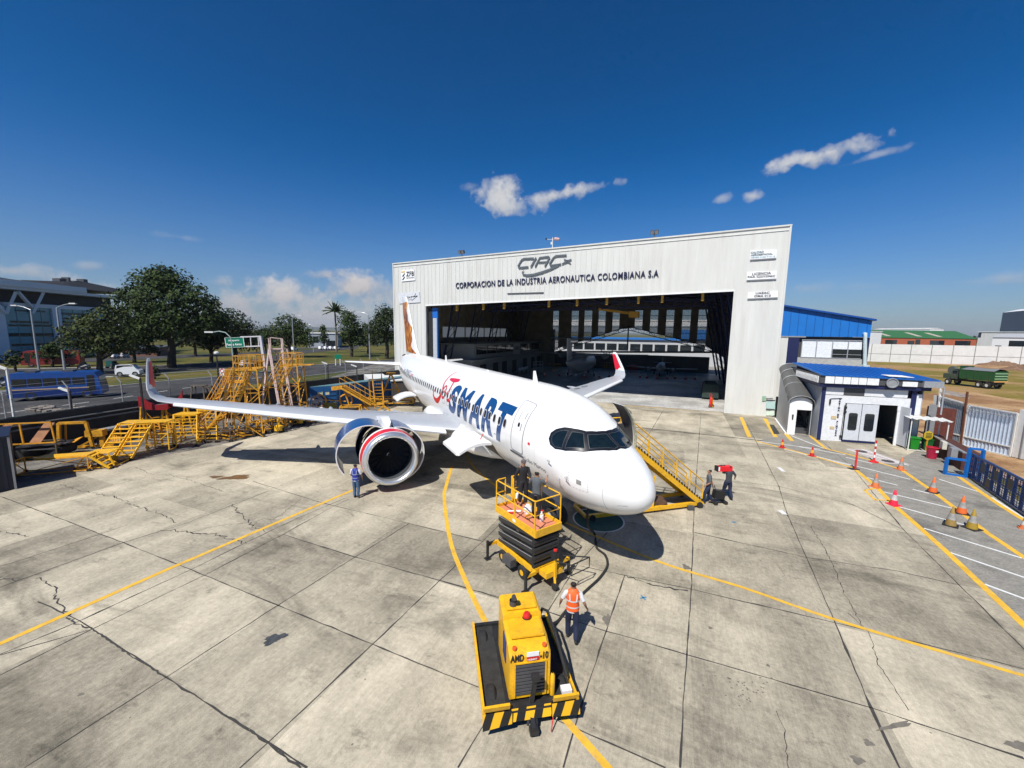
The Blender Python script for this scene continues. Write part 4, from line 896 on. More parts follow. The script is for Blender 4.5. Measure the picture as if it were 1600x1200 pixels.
# offices inside, on the left
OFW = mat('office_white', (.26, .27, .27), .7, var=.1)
OF = thing('office_block', 'two level white office block with long windows inside hangar, left wall', 'office block', H(43, 30), 0)
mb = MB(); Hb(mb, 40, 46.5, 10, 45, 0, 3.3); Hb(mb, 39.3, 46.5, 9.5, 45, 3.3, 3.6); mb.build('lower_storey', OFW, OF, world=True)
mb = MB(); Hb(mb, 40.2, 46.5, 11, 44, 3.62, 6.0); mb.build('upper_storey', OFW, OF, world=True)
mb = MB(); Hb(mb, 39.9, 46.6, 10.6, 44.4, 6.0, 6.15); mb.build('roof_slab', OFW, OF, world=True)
for k in range(8):
    d = 12 + k*4
    if k == 4:
        mb = MB(); Hb(mb, 40.1, 40.19, d, d+3.4, 3.7, 5.9); w = mb.build('office_sign', mat('office_sign_white', (.45, .46, .46), .6), OF, world=True)
        text_on('CIAC', 'office_sign_lettering', plane_M(H(40.06, d+1.7, 4.6), HN, (0, 0, 1)), .95, DGREY, OF, bold=.02); continue
    mb = MB(); Hb(mb, 40.12, 40.19, d, d+3.7, 4.35, 5.75); mb.build('office_window', GLASS, OF, world=True)
for d in (13, 18, 22, 27, 33, 38, 42):
    mb = MB(); Hb(mb, 39.92, 39.99, d, d+2.2, .1, 2.6); mb.build('office_opening', BLACK, OF, world=True)
# parked machines inside: T-tail turboprop (seen from behind) and small twin
PG2 = mat('parked_aircraft_paint', (.40, .41, .42), .4, var=.06)
def simple_air(name, label, loc, rz, L, r, span, wz, ttail, eng, chord, cz):
    T = thing(name, label, 'airplane', loc, rz, None)
    mb = MB(); pr = [(0, .02), (.02, .35), (.06, .7), (.13, .95), (.2, 1), (.62, 1), (.8, .6), (.95, .22), (1, .06)]
    rings = [[Vector((x*L, cos(t)*r*q, cz + sin(t)*r*q + (0 if x < .6 else (x-.6)*r*1.4))) for t in [2*pi*k/20 for k in range(20)]] for x, q in pr]
    mb.loft(rings, cap=True); mb.build('fuselage', PG2, T, smooth=True, angle=60)
    mb = MB(); mb.loft([wing_sec(L*.36 + abs(y)*.03, y, wz + abs(y)*.03, chord*(1-.5*abs(y)/(span/2)), .13) for y in (-span/2, -span/4, 0, span/4, span/2)], cap=True); mb.build('wing', PG2, T, smooth=True, angle=50)
    for e in (-1, 1):
        mb = MB(); mb.lathe([(0, .05), (.1, .22*r), (.4, .33*r), (2.4, .33*r), (3.2, .05)], (L*.36 - 1.3, e*eng, wz - .15), (1, 0, 0), n=12); o = mb.build('engine', PG2, T, smooth=True)
        mb = MB()
        for k in range(4): t = pi/4 + pi/2*k; mb.box((L*.36-1.25, e*eng + cos(t)*r*.5, wz-.15 + sin(t)*r*.5), (.04, r*1.0, .12), M=Matrix.Rotation(t, 3, 'X'))
        mb.build('propeller', BLACK, T)
    mb = MB(); fh = 2.9*r if ttail else 1.9*r; mb.loft([[Vector((L*.80, -.12, cz+r*.5)), Vector((L*.97, -.05, cz+r*.5)), Vector((L*.97, .05, cz+r*.5)), Vector((L*.80, .12, cz+r*.5))], [Vector((L*.90, -.08, cz+fh)), Vector((L*1.0, -.04, cz+fh)), Vector((L*1.0, .04, cz+fh)), Vector((L*.90, .08, cz+fh))]], cap=True); mb.build('fin', PG2, T)
    tz = cz + fh if ttail else cz + r*.7; mb = MB(); mb.loft([wing_sec(L*.89, y, tz, chord*.5*(1-.35*abs(y)/(span*.14)), .1) for y in (-span*.14, 0, span*.14)], cap=True); mb.build('tailplane', PG2, T, smooth=True, angle=50)
    for (x, y) in ((L*.12, 0), (L*.45, -r*1.5), (L*.45, r*1.5)):
        mb = MB(); mb.cyl((x, y, .3), (x, y*.8, cz), .07, n=8); mb.cyl((x, y-.12, .3), (x, y+.12, .3), .3, n=14); mb.build('landing_gear', BLACK, T)
    mb = MB()
    if not ttail:
        for k in range(5): mb.box((L*.30 + k*.85, 0, cz + r*.35), (.42, r*1.93, .3))
        mb.build('cabin_window', GLASS, T)
        mb = MB(); mb.box((L*.155, 0, cz + r*.55), (.5, r*1.15, .36)); mb.build('windscreen', GLASS, T)
    return T
pA = G(918, 583); simple_air('turboprop_airplane', 'grey high-wing T-tail airplane parked tail-out deep in the hangar', pA + HN*3, math.atan2(-HN.y, -HN.x), 20, 1.7, 24, 4.0, True, 4.2, 2.8, 2.35)
pB = G(1030, 589); simple_air('small_twin_airplane', 'small white low-wing twin propeller airplane parked nose-out inside the hangar', pB, math.atan2(.93, .40), 11, .85, 13.5, 1.25, False, 2.3, 2.1, 1.55)
# cones inside
def cone_parts(T, c, h=.72, grime=False, base_m=None, tip=None, band=True):
    body = c
    mb = MB(); mb.lathe([(0, .15*h/.72), (h*.30, .118*h/.72)], (0, 0, .03), (0, 0, 1), n=20); mb.lathe([(h*.62, .07*h/.72), (h*.94, .026), (h*.97, .0)], (0, 0, .03), (0, 0, 1), n=20); mb.k = 1
    mb.lathe([(h*.30, .118*h/.72), (h*.62, .07*h/.72)], (0, 0, .03), (0, 0, 1), n=20)
    mb.build('cone_body', [body, band if band is not True else mat('reflective_band', (.45, .45, .43), .5, var=.15)], T, smooth=True, angle=40)
    mb = MB(); s = .2*h/.72; mb.box((0, 0, .02), (2*s, 2*s, .04)); mb.build('cone_base', base_m or body, T)
OR = mat('cone_orange', (.72, .13, .02), .55, var=.15, scale=8, dirt=(.2, .1, .05, .5, 12)); ORO = mat('cone_faded_orange', (.60, .16, .05), .7, var=.2, scale=8, dirt=(.15, .1, .06, .7, 10)); RD = mat('cone_red', (.50, .015, .012), .5); PK = mat('cone_pink', (.70, .02, .06), .5); OL = mat('cone_grimy', (.30, .19, .05), .7, var=.35, scale=8, dirt=(.06, .05, .03, .8, 8))
GRY = mat('grimy_band', (.28, .27, .25), .7, var=.3)
spots = [((851,588),'first'), ((874,587),'second'), ((893,588),'third'), ((913,590),'fourth'), ((936,590),'fifth'), ((952,589),'sixth'), ((1000,590),'seventh'), ((1011,591),'eighth'), ((1026,592),'ninth'), ((1043,592),'tenth'), ((1055,592),'eleventh'), ((1071,593),'twelfth'), ((1086,593),'thirteenth')]
c0 = None
for (px, py), nm in spots:
    g = G(px, py, .03)
    if c0 is None:
        c0 = thing('traffic_cone', '', 'traffic cone', g, 0, 'cones in the dark hangar'); cone_parts(c0, RD, 1.0); o = c0
    else: o = copy_tree(c0, loc=g)
    o['label'] = 'small red cone on the dark hangar floor, %s from the left of the row' % nm
# covered machine near the right jamb
g = G(1108, 622, .03); T = thing('covered_tug', 'dark machine under a green-black tarpaulin just inside the right hangar jamb', 'tug', g, math.atan2(HN.y, HN.x))
mb = MB(); mb.loft([[Vector((x*sx + .05*math.sin(5*x+z), y*sy, z)) for x, y in ((-1,-1),(-.5,-1.05),(.5,-1.03),(1,-1),(1.05,0),(1,1),(0,1.04),(-1,1),(-1.04,0))] for z, sx, sy in ((.25, 1.5, .95), (1.2, 1.45, .9), (1.9, 1.35, .82), (2.15, 1.1, .6))], cap=True); mb.build('tarpaulin', mat('tarpaulin', (.02, .035, .03), .8, var=.4), T)
[MB().cyl((x, y-.12, .35), (x, y+.12, .35), .35, n=14).build('wheel', RUBBER, T) for x in (-1, 1) for y in (-.8, .8)]
T = thing('workbench', 'grey workbench cluttered with tools by the hangar office block', 'workbench', H(37, 26, .03), math.atan2(HN.y, HN.x))
mb = MB(); mb.box((0, 0, .9), (5, 1, .06)); mb.build('bench_top', GREY, T); [MB().bar((x, y, 0), (x, y, .87), .07).build('leg', DGREY, T) for x in (-2.3, 0, 2.3) for y in (-.4, .4)]
mb = MB(); random.seed(2); [mb.box((random.uniform(-2.3, 2.3), random.uniform(-.3, .3), 1.1), (.3, .3, random.uniform(.2, .6))) for _ in range(9)]; mb.build('tools', DWHITE, T)
T = thing('storage_cage', 'white barred storage cage standing by the hangar office block', 'cage', H(36.5, 33, .03), math.atan2(HN.y, HN.x))
mb = MB()
for x in (-1, 1):
    for y in (-.7, .7): mb.bar((x, y, 0), (x, y, 2), .06)
for z in (.1, .7, 1.35, 2):
    for y in (-.7, .7): mb.bar((-1, y, z), (1, y, z), .05)
    for x in (-1, 1): mb.bar((x, -.7, z), (x, .7, z), .05)
mb.build('cage_frame', DWHITE, T)
for k, (px, py, c, nm) in enumerate(((988, 583, RED, 'red'), (1075, 580, DWHITE, 'white'), (950, 578, CY, 'yellow'), (870, 581, CY, 'low yellow'))):
    T = thing('work_stand', '%s work stand among the aircraft inside the hangar' % nm, 'work stand', G(px, py, .03), .3)
    mb = MB()
    for x in (-.8, .8):
        for y in (-.5, .5): mb.bar((x, y, 0), (x*.8, y, 1.6), .07)
    for z in (.5, 1.1, 1.6): [mb.bar((-.8, y, z), (.8, y, z), .05) for y in (-.5, .5)]
    mb.build('frame', c, T); mb = MB(); mb.box((0, 0, 1.64), (1.7, 1.1, .05)); mb.build('platform', c, T)
# red wheeled extinguisher with yellow stand at the mouth
g = G(1110, 637); T = thing('wheeled_extinguisher', 'red wheeled fire extinguisher beside the right hangar jamb', 'fire extinguisher', g, .3)
mb = MB(); mb.lathe([(0, .02), (.03, .16), (.9, .16), (1.0, .1), (1.05, .04), (1.12, .04)], (0, 0, .15), (0, 0, 1), n=16); mb.build('cylinder', RED, T, smooth=True)
[MB().tube([(x + .17*cos(2*pi*k/14), -.1, .2 + .17*sin(2*pi*k/14)) for k in range(14)], .03, closed=True).build('wheel', BLACK, T) for x in (-.2, .2)]
mb = MB(); mb.tube([(-.1, 0, 1.2), (-.15, .1, 1.5), (.0, .1, 1.62), (.15, .1, 1.5), (.1, 0, 1.2)], .03); mb.build('handle', RED, T); mb = MB(); mb.prism([(.18, -.05, 0), (.42, -.05, 0), (.22, -.05, 1.1), (.14, -.05, 1.1)], (0, .1, 0)); mb.build('yellow_stand', YEL, T)
g = G(1135, 637); T = tag(MB().box((g.x, g.y, .9), (.12, .12, 1.8)).box((g.x, g.y, .03), (.4, .4, .06)).build('red_post', RED), 'slim red post standing against the right hangar jamb', 'post')
# ---------------------------------------------------------------- lettering and signs on the facade
A0 = WALL(712.5, 450.8, HA - HN*.05, HA - HN*.05 + HE); A1 = WALL(1029, 432.5, HA - HN*.05, HA - HN*.05 + HE); Xv = (A1 - A0)
LET = mat('navy_sign_letters', (.008, .008, .05), .4)
def fit_text(txt, name, A0, A1, h, m, parent=None, off=.01, depth=.03, bold=.02, shear=0.):
    X = (A1 - A0); L = X.length; X.normalize(); Y = Vector((0, 0, 1)); me = text_mesh(txt, 1, shear, bold, depth, 1.08)
    xs = [v.co.x for v in me.vertices]; ys = [v.co.y for v in me.vertices]; w = max(xs) - min(xs); hh = max(ys) - min(ys)
    Z = X.cross(Y).normalized()
    for v in me.vertices:
        x = (v.co.x - min(xs))/w*L; y = (v.co.y - min(ys))/hh*h; p = A0 + X*x + Y*y + Z*(v.co.z/depth*depth + off + depth)
        v.co = p - (parent.location if parent else Vector())
    me.materials.clear(); me.materials.append(m); o = bpy.data.objects.new(name, me); col.objects.link(o); o.parent = parent; return o
T = thing('facade_lettering', 'dark navy company name in capitals across the hangar header', 'sign', A0, 0)
fit_text('CORPORACION DE LA INDUSTRIA AERONAUTICA COLOMBIANA S.A', 'letters', A0, A1, .74, LET, T, bold=.012)
LG = mat('logo_grey_metal', (.14, .155, .165), .35, metal=.3)
def c3(x, y): q = WALL(780 + x/8.889, 380 + y/8.889, HA - HN*.08, HA - HN*.08 + HE); return q
T = thing('facade_logo', 'grey metal CIAC letters with swoosh and small plane on the hangar header', 'logo', c3(600, 300), 0)
def lstroke(pts, w, name, dpt=.07):
    w = [x*.8 for x in w] if isinstance(w, list) else w*.8
    P = [c3(*p) for p in pts]; up = Vector((0, 0, 1)); X = -HE; mb = MB(); L = []; Q = []
    for i, p in enumerate(P):
        d = (P[min(i+1, len(P)-1)] - P[max(i-1, 0)]).normalized(); nn = d.cross(HN).normalized(); ww = w[i] if isinstance(w, list) else w; L.append(p + nn*ww/2); Q.append(p - nn*ww/2)
    rings = [[L[i], Q[i], Q[i] - HN*dpt, L[i] - HN*dpt] for i in range(len(P))]
    mb.loft(rings, cap=True); mb.build(name, LG, T, world=True)
lstroke([(480,208),(340,215),(310,235),(262,318),(275,340),(405,328)], .23, 'letter_c'); lstroke([(512,200),(440,330)], .24, 'letter_i'); lstroke([(500,325),(565,200),(690,185),(700,200),(635,320)], .22, 'letter_a'); lstroke([(545,265),(665,258)], .16, 'letter_a_bar')
lstroke([(935,165),(790,175),(755,200),(700,285),(715,308),(770,303),(860,290)], .22, 'letter_c')
lstroke([(345,378),(320,400),(330,430),(380,445),(470,438),(590,405),(700,365),(790,325),(855,290)], [.06, .14, .22, .28, .30, .30, .26, .2, .1], 'swoosh')
lstroke([(870,290),(945,250),(1005,222)], [.12, .3, .1], 'plane_body'); lstroke([(898,218),(950,250),(995,282)], [.1, .24, .08], 'plane_wing')
def board(px4, name, label, m=WHITE, th=.05):
    P = [WALL(x, y, HA - HN*.05, HA - HN*.05 + HE) for x, y in px4]; T = thing(name, label, 'sign', P[3], 0); mb = MB(); mb.prism(P, -HN*th); mb.build('board', m, T, world=True); return T, P
WS = mat('sign_white', (.82, .82, .82), .4, var=.02); BLK = mat('sign_black', (.01, .01, .01), .5)
T, P = board([(626.5,422.5),(647,421),(648.7,438),(628,440)], 'wall_sign', 'square white sign reading ZFB at the top left hangar corner', WS)
f2 = lambda x, y: WALL(600 + x/10, 380 + y/10, HA - HN*.105, HA - HN*.105 + HE)
mb = MB(); mb.prism([f2(266,442), f2(328,438), f2(326,455), f2(270,460)], -HN*.02); mb.build('yellow_mark', YEL, T, world=True)
mb = MB(); mb.prism([f2(282,520), f2(320,468), f2(328,478), f2(300,525)], -HN*.02); mb.prism([f2(282,572), f2(322,520), f2(330,530), f2(302,575)], -HN*.02); mb.build('black_mark', BLK, T, world=True)
fit_text('ZFB', 'letters', f2(350,518), f2(468,510), .62, BLK, T, off=.0, depth=.02, bold=.01); fit_text('ZONA FRANCA BOGOTA', 'small_letters', f2(352,552), f2(470,545), .13, BLK, T, off=0, depth=.01, bold=0)
T, P = board([(622,458.5),(655.5,456),(657,472.5),(624.3,474.5)], 'wall_sign', 'wide pale sign with slanting star lines behind the fin tip', mat('sign_pale', (.62, .63, .66), .4))
fit_text('DESAT', 'letters', f2(322,866), f2(440,858), .26, BLK, T, off=0, depth=.01, bold=.01)
mb = MB()
for a, b, w in (((330,890),(435,882),.05),((430,840),(525,822),.08),((435,895),(520,828),.07),((470,830),(500,785),.06),((460,840),(500,825),.1)):
    mb.bar(f2(*a), f2(*b), w, .02, up=HN)
mb.build('star_mark', BLK, T, world=True)
f4 = lambda x, y: WALL(1140 + x/10.91, 370 + y/10.91, HA - HN*.105, HA - HN*.105 + HE)
def rboard(q, lab, lines):
    T, P = board([(1140+x/10.91, 370+y/10.91) for x, y in q], 'wall_sign', lab, WS)
    mb = MB(); a, b = WALL(1140+q[3][0]/10.91, 370+q[3][1]/10.91, HA-HN*.05, HA-HN*.05+HE), WALL(1140+q[2][0]/10.91, 370+q[2][1]/10.91, HA-HN*.05, HA-HN*.05+HE); mb.bar(a - HN*.04 - Vector((0,0,.06)), b - HN*.04 - Vector((0,0,.06)), .06, .06); mb.build('support_rail', GREY, T, world=True)
    for t, a, b, h, m in lines: fit_text(t, 'letters', f4(*a), f4(*b), h, m, T, off=0, depth=.01, bold=.022)
TEAL = mat('sign_teal', (.02, .09, .12), .5); PALEB = mat('sign_pale_blue', (.22, .40, .48), .5)
rboard([(355,235),(800,215),(795,358),(350,388)], 'white sign CALIDAD AEROESPACIAL, topmost of three at the hangar right corner', [('CALIDAD', (362,290), (580,272), .20, TEAL), ('AEROESPACIAL', (362,332), (735,305), .19, TEAL), ('AS/ISO 9100 Y 9110', (362,368), (775,345), .14, PALEB)])
rboard([(295,600),(800,580),(795,712),(290,736)], 'white sign LICENCIA FAA, middle of three at the hangar right corner', [('LICENCIA', (382,660), (702,640), .26, BLK), ('FAA CJ2Y396C', (308,712), (775,694), .24, BLK)])
rboard([(315,945),(820,920),(820,1030),(305,1053)], 'white sign UAEAC OMA 010, lowest of three at the hangar right corner', [('UAEAC', (442,980), (680,972), .22, BLK), ('OMA 010', (418,1032), (700,1022), .22, BLK)])
# roof floodlights and weather mast
def flood(px, py, lab):
    s, z = HS(px, py); T = thing('floodlight', lab, 'floodlight', H(s, .3, ZT(s)+.14), math.atan2(-HN.y, -HN.x), 'floodlights on the hangar parapet')
    mb = MB(); mb.bar((0, 0, 0), (0, 0, .55), .08); mb.bar((0, -.3, .1), (0, .3, .1), .06); mb.build('bracket', DGREY, T)
    [MB().box((.12, y, .62), (.28, .38, .42), M=Matrix.Rotation(.5, 3, 'Y')).build('lamp_housing', DGREY, T) for y in (-.22, .22)]; [MB().box((.27, y, .55), (.02, .32, .36), M=Matrix.Rotation(.5, 3, 'Y')).build('lamp_glass', GREY, T) for y in (-.22, .22)]
flood(720, 400, 'twin floodlight on the hangar parapet near its left end'); flood(1022, 372, 'twin floodlight on the hangar parapet, right of the weather mast')
s, z = HS(862, 388); T = thing('weather_mast', 'small mast with windsock and anemometer on the hangar parapet', 'weather mast', H(s, .3, ZT(s)+.14), math.atan2(-HE.y, -HE.x))
mb = MB(); mb.bar((0, 0, 0), (0, 0, 1.25), .09); mb.bar((-.75, 0, 1.1), (.1, 0, 1.0), .04); mb.build('mast', DWHITE, T); mb = MB(); mb.cyl((-.8, 0, 1.05), (-.8, 0, 1.22), .11, n=8); mb.build('anemometer', BLACK, T)
mb = MB(); mb.cyl((.25, 0, 1.05), (.85, 0, .98), .2, .14, n=10); mb.build('windsock', mat('windsock_pink', (.55, .35, .33), .8), T); mb = MB(); mb.box((-.15, 0, .6), (.12, .1, .3)); mb.build('instrument_box', WHITE, T)
# notice boards low on the right jamb
T = thing('notice_board', 'small pale green and white notices low on the right hangar jamb', 'notice board', WALL(1202, 645, HA-HN*.06, HA-HN*.06+HE), 0)
for (x0, y0, x1, y1, m) in ((1191, 619, 1196.5, 626.5, mat('notice_green', (.25, .42, .28), .6)), (1197, 618.5, 1211, 622, DWHITE), (1197, 627, 1211, 640, mat('notice_aqua', (.42, .58, .56), .5)), (1197, 642, 1210, 649, mat('notice_pale', (.60, .72, .60), .5))):
    mb = MB(); q = [WALL(x, y, HA-HN*.05, HA-HN*.05+HE) for x, y in ((x0, y0), (x1, y0), (x1, y1), (x0, y1))]; mb.prism(q, -HN*.04); mb.build('notice', m, T, world=True)
mb = MB(); q = [WALL(x, y, HA-HN*.06, HA-HN*.06+HE) for x, y in ((1197, 625), (1211, 625.5))]; mb.bar(q[0], q[1], .1); q = [WALL(x, y, HA-HN*.06, HA-HN*.06+HE) for x, y in ((1197, 639), (1210, 640))]; mb.bar(q[0], q[1], .12); mb.build('rail', DGREY, T, world=True)
p_ = WALL(1212.5, 640, HA-HN*.1, HA-HN*.1+HE); mb = MB(); mb.bar((p_.x, p_.y, .1), (p_.x, p_.y, 2.1), .16); tag(mb.build('cable_duct', BLACK), 'black vertical cable duct at the foot of the hangar right corner', 'cable duct')
# ================================================================ blue annex beside the hangar
AD = 6.0
def an(px, py, d=AD): s, z = HS(px, py, d); return s, z
AX = thing('annex_building', 'two storey annex with bright blue metal upper wall beside the hangar', 'building', H(-5, AD, 0), 0)
BCL = mat('blue_cladding', (.008, .15, .50), .45, var=.06, scale=1)
sR, zR = an(1363, 500); sL = -.05; zL = an(1229, 473)[1]; zb = an(1363, 527)[1]
mb = MB(); Hb(mb, sL, sR, AD, AD+9, zb, zL-.1, zb, zR-.1); mb.build('upper_wall', BCL, AX, world=True)
mb = MB(); k = 0; s = -.5
while s > sR + .2:
    z1 = zL + (zR-zL)*(s-sL)/(sR-sL); Hb(mb, s, s-.06, AD-.04, AD, zb+.05, z1-.12); s -= .75
mb.build('cladding_ribs', mat('blue_rib', (.006, .10, .36), .45), AX, world=True)
mb = MB(); Hb(mb, sL+.4, sR-.25, AD-.35, AD+9.3, zL-.1, zL+.08, zR-.1, zR+.08); mb.build('roof', mat('blue_roof_edge', (.005, .06, .28), .4), AX, world=True)
mb = MB(); Hb(mb, -.05, -2.0, AD-.0, AD+.3, 0, zb-.02); mb.build('white_wall', CLAD, AX, world=True)
mb = MB(); Hb(mb, 1, -3.6, AD-.06, AD+.1, zb-.12, zb+.02); mb.build('ledge', GREY, AX, world=True)
cl = an(1246, 560)[0]; cr = an(1353, 560)[0]; zs = an(1300, 560)[1]; zw = an(1300, 531)[1]
mb = MB(); Hb(mb, -2.02, cl, AD-.02, AD+.3, 0, zb-.02); mb.build('corner_pillar', NAVY, AX, world=True); mb = MB(); Hb(mb, cr, sR, AD-.02, AD+9, 0, zb-.02); mb.build('corner_pillar', NAVY, AX, world=True)
mb = MB(); Hb(mb, cl, cr, AD+.05, AD+.3, 0, zs); mb.build('grey_wall', mat('stained_render', (.40, .40, .38), .9, var=.15, dirt=(.12, .12, .11, .6, 3)), AX, world=True)
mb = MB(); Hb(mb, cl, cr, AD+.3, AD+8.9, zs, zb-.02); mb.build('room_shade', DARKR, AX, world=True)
fx = [1252, 1275, 1300, 1324.5, 1347]
for k in range(4):
    a, b = an(fx[k], 545)[0], an(fx[k+1], 545)[0]
    mb = MB(); Hb(mb, a, b, AD+.02, AD+.08, zw, zw-.08); Hb(mb, a, b, AD+.02, AD+.08, zs, zs+.08); Hb(mb, a, a-.08, AD+.019, AD+.079, zs+.08, zw-.08); Hb(mb, a, b, AD+.03, AD+.07, zs+.42, zs+.47) if k > 1 else None; f = mb.build('window', GALV, AX, world=True)
    mb = MB(); zz = zs+.08 if k < 2 else zs + 1.0; Hb(mb, a-.09, b, AD+.10, AD+.12, zz, zw-.08); mb.k = 1; Hb(mb, a-.09, b, AD+.10, AD+.12, zs+.08, zz) if k > 1 else None
    o = mb.build('pane', [mat('blind_white', (.72, .75, .78), .4), GLASS], f); o.data.transform(Matrix.Translation(-AX.location))
mb = MB(); q0 = H(an(1351, 520)[0], AD-.25, an(1351, 520)[1]-.1); q1 = H(an(1351, 560)[0], AD-.25, an(1350, 573)[1]+.1); mb.tube([q1, q0 - Vector((0,0,.2)), q0, q0 + HN*.3], .16, n=10); mb.box(tuple(q1), (.6, .5, .2)); mb.build('duct_pipe', mat('duct_pale', (.5, .6, .62), .4), AX, world=True)
# ================================================================ paint booth
BA = G(1276, 687); BD = (G(1432, 698.5) - BA); BW = BD.length; BD.normalize(); BN = Vector((-BD.y, BD.x, 0))
BN = (HN*.6 + BN*.4).normalized()
def B(x, y, z): return BA + BD*x + BN*y + Vector((0, 0, z))
def bx(px, py): q = WALL(px, py, BA, BA + BD); return (q-BA).dot(BD), q.z
def Bb(mb, x0, x1, y0, y1, z0, z1): mb.add([B(x0,y0,z0), B(x1,y0,z0), B(x1,y1,z0), B(x0,y1,z0), B(x0,y0,z1), B(x1,y0,z1), B(x1,y1,z1), B(x0,y1,z1)], [(3,2,1,0),(4,5,6,7),(0,1,5,4),(1,2,6,5),(2,3,7,6),(3,0,4,7)])
PB = thing('paint_booth', 'white and navy paint booth with CABINA DE PINTURA doors and blue roof', 'building', B(BW/2, 2, 0), 0)
BW_ = mat('booth_white_panel', (.68, .69, .70), .5, var=.08, dirt=(.4, .4, .42, .4, 2)); SIDEG = mat('booth_side_sheet', (.34, .36, .39), .55, var=.15, dirt=(.2, .2, .22, .5, 2), stretch=(1, 1, .3))
HT = bx(1290, 604)[1]; FT = HT + .42; yD = 6.5
mb = MB(); Bb(mb, -.02, .05, .1, yD, 0, HT); mb.build('side_wall', SIDEG, PB, world=True)
mb = MB(); Bb(mb, BW-.05, BW, .1, yD, 0, HT); Bb(mb, 0, BW, yD, yD+.1, 0, HT+1.2); mb.build('rear_wall', SIDEG, PB, world=True)
pe = [bx(x, 650)[0] for x in (1286, 1303, 1319, 1345, 1373, 1400, 1420, 1430)]
for a_, b_ in ((0, pe[0]), (bx(1420, 650)[0], bx(1428, 650)[0])): mb = MB(); Bb(mb, a_, b_, -.02, .25, 0, HT); mb.build('pillar', NAVY, PB, world=True)
mb = MB(); Bb(mb, -.3, BW+.25, -.25, yD, HT, HT+.28); mb.build('beam', NAVY, PB, world=True)
za = bx(1330, 618)[1]; zd = bx(1345, 631)[1]
mb = MB(); Bb(mb, pe[0], pe[2], .04, .12, 0, za-.04); Bb(mb, bx(1291,610)[0], bx(1319,610)[0], .04, .12, za, HT-.05); Bb(mb, bx(1352,610)[0], bx(1420,610)[0], .04, .12, za, HT-.05); Bb(mb, pe[2], pe[5]+.05, .02, .14, zd, za-.04); Bb(mb, pe[5]+.06, pe[6], .04, .12, zd-.4, za-.04); Bb(mb, bx(1402,650)[0], pe[6], .04, .12, 0, zd-.42); Bb(mb, bx(1428.5,650)[0], bx(1437,650)[0], .04, .12, 0, HT-.3); mb.build('front_panel', BW_, PB, world=True)
mb = MB(); Bb(mb, bx(1318,610)[0], bx(1351,610)[0], .05, .11, za, HT-.05); mb.build('vent_panel', DGREY, PB, world=True)
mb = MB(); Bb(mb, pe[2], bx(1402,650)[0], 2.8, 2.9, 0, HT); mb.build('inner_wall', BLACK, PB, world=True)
dx = [bx(1320,650)[0], bx(1345,650)[0], bx(1372,650)[0]]
for k in range(2):
    a, b = dx[k]+.02, dx[k+1]-.02; mb = MB(); Bb(mb, a, b, -.06, .0, .18, zd-.03); f = mb.build('door', mat('door_grey_white', (.55, .57, .60), .45, var=.08), PB, world=True)
    c = (a+b)/2; w = (b-a)*.29; mb = MB(); pts = []
    z0, z1 = zd*.32, zd*.76
    for cx, cz, t0 in ((w-.12, (z1-z0)/2-.12, 0), (-w+.12, (z1-z0)/2-.12, pi/2), (-w+.12, -(z1-z0)/2+.12, pi), (w-.12, -(z1-z0)/2+.12, 3*pi/2)):
        for i in range(5): t = t0 + pi/2*i/4; pts.append((c + cx + .12*cos(t), (z0+z1)/2 + cz + .12*sin(t)))
    mb.prism([B(x, -.065, z) for x, z in pts], -BN*.02); o = mb.build('door_window', GLASS, f); o.data.transform(Matrix.Translation(-PB.location))
mb = MB(); Bb(mb, dx[0], dx[2], -.08, .0, .02, .16); mb.build('door_sill', NAVY, PB, world=True)
# open leaf
hx = bx(1402, 650)[0]; 
o0, e0 = G(1395, 694.5), G(1414, 701); ld = (e0 - o0); lw = ld.length; ld.normalize(); ln = Vector((-ld.y, ld.x, 0))
if ln.y > 0: ln = -ln
mb = MB(); mb.prism([o0 + Vector((0,0,.12)), o0 + ld*lw + Vector((0,0,.12)), o0 + ld*lw + Vector((0,0,zd-.03)), o0 + Vector((0,0,zd-.03))], ln*.06); f = mb.build('door', MATS['door_grey_white'], PB, label='open paint booth door leaf', world=True)
mb = MB(); c = lw/2; pts = [(c + x*lw*.22, zd*.54 + z*zd*.22) for x, z in ((-1,-.7),(-.7,-1),(.7,-1),(1,-.7),(1,.7),(.7,1),(-.7,1),(-1,.7))]; mb.prism([o0 + ld*x + ln*.065 + Vector((0,0,z)) for x, z in pts], ln*.02); o = mb.build('door_window', GLASS, f); o.data.transform(Matrix.Translation(-PB.location))
# fascia: white panels in front, ribbed at the side, blue mono-pitch roof
mb = MB(); fa = [bx(x, 600)[0] for x in (1285, 1300, 1313, 1325, 1337, 1350, 1369)]; fz0, fz1 = HT+.30, HT+.85
for a, b in zip(fa[:-1], fa[1:]): Bb(mb, a+.02, b-.02, -.42, -.34, fz0, fz1)
Bb(mb, bx(1405,604)[0], bx(1428,604)[0], -.42, -.34, fz0, fz0+.35); mb.build('fascia_panel', mat('fascia_white', (.74, .75, .76), .4), PB, world=True)
mb = MB(); Bb(mb, -.2, BW+.4, -.33, -.2, fz0, fz1+.03); Bb(mb, -.32, -.2, -.33, yD, fz0, fz1+.1); mb.build('fascia_backing', DGREY, PB, world=True)
mb = MB()
for k in range(18): Bb(mb, -.40, -.33, .0 + k*.3, .16 + k*.3, fz0, fz1-.05)
mb.build('fascia_rib', MATS['fascia_white'], PB, world=True)
mb = MB(); mb.prism([B(-.35, -.45, fz1+.05), B(BW+.6, -.45, fz1-.1), B(BW+.2, yD+.3, fz1+.25), B(-.35, yD+.3, fz1+.5)], (0, 0, .08)); mb.build('roof', mat('blue_sheet_roof', (.008, .10, .36), .4, var=.08, scale=2), PB, world=True)
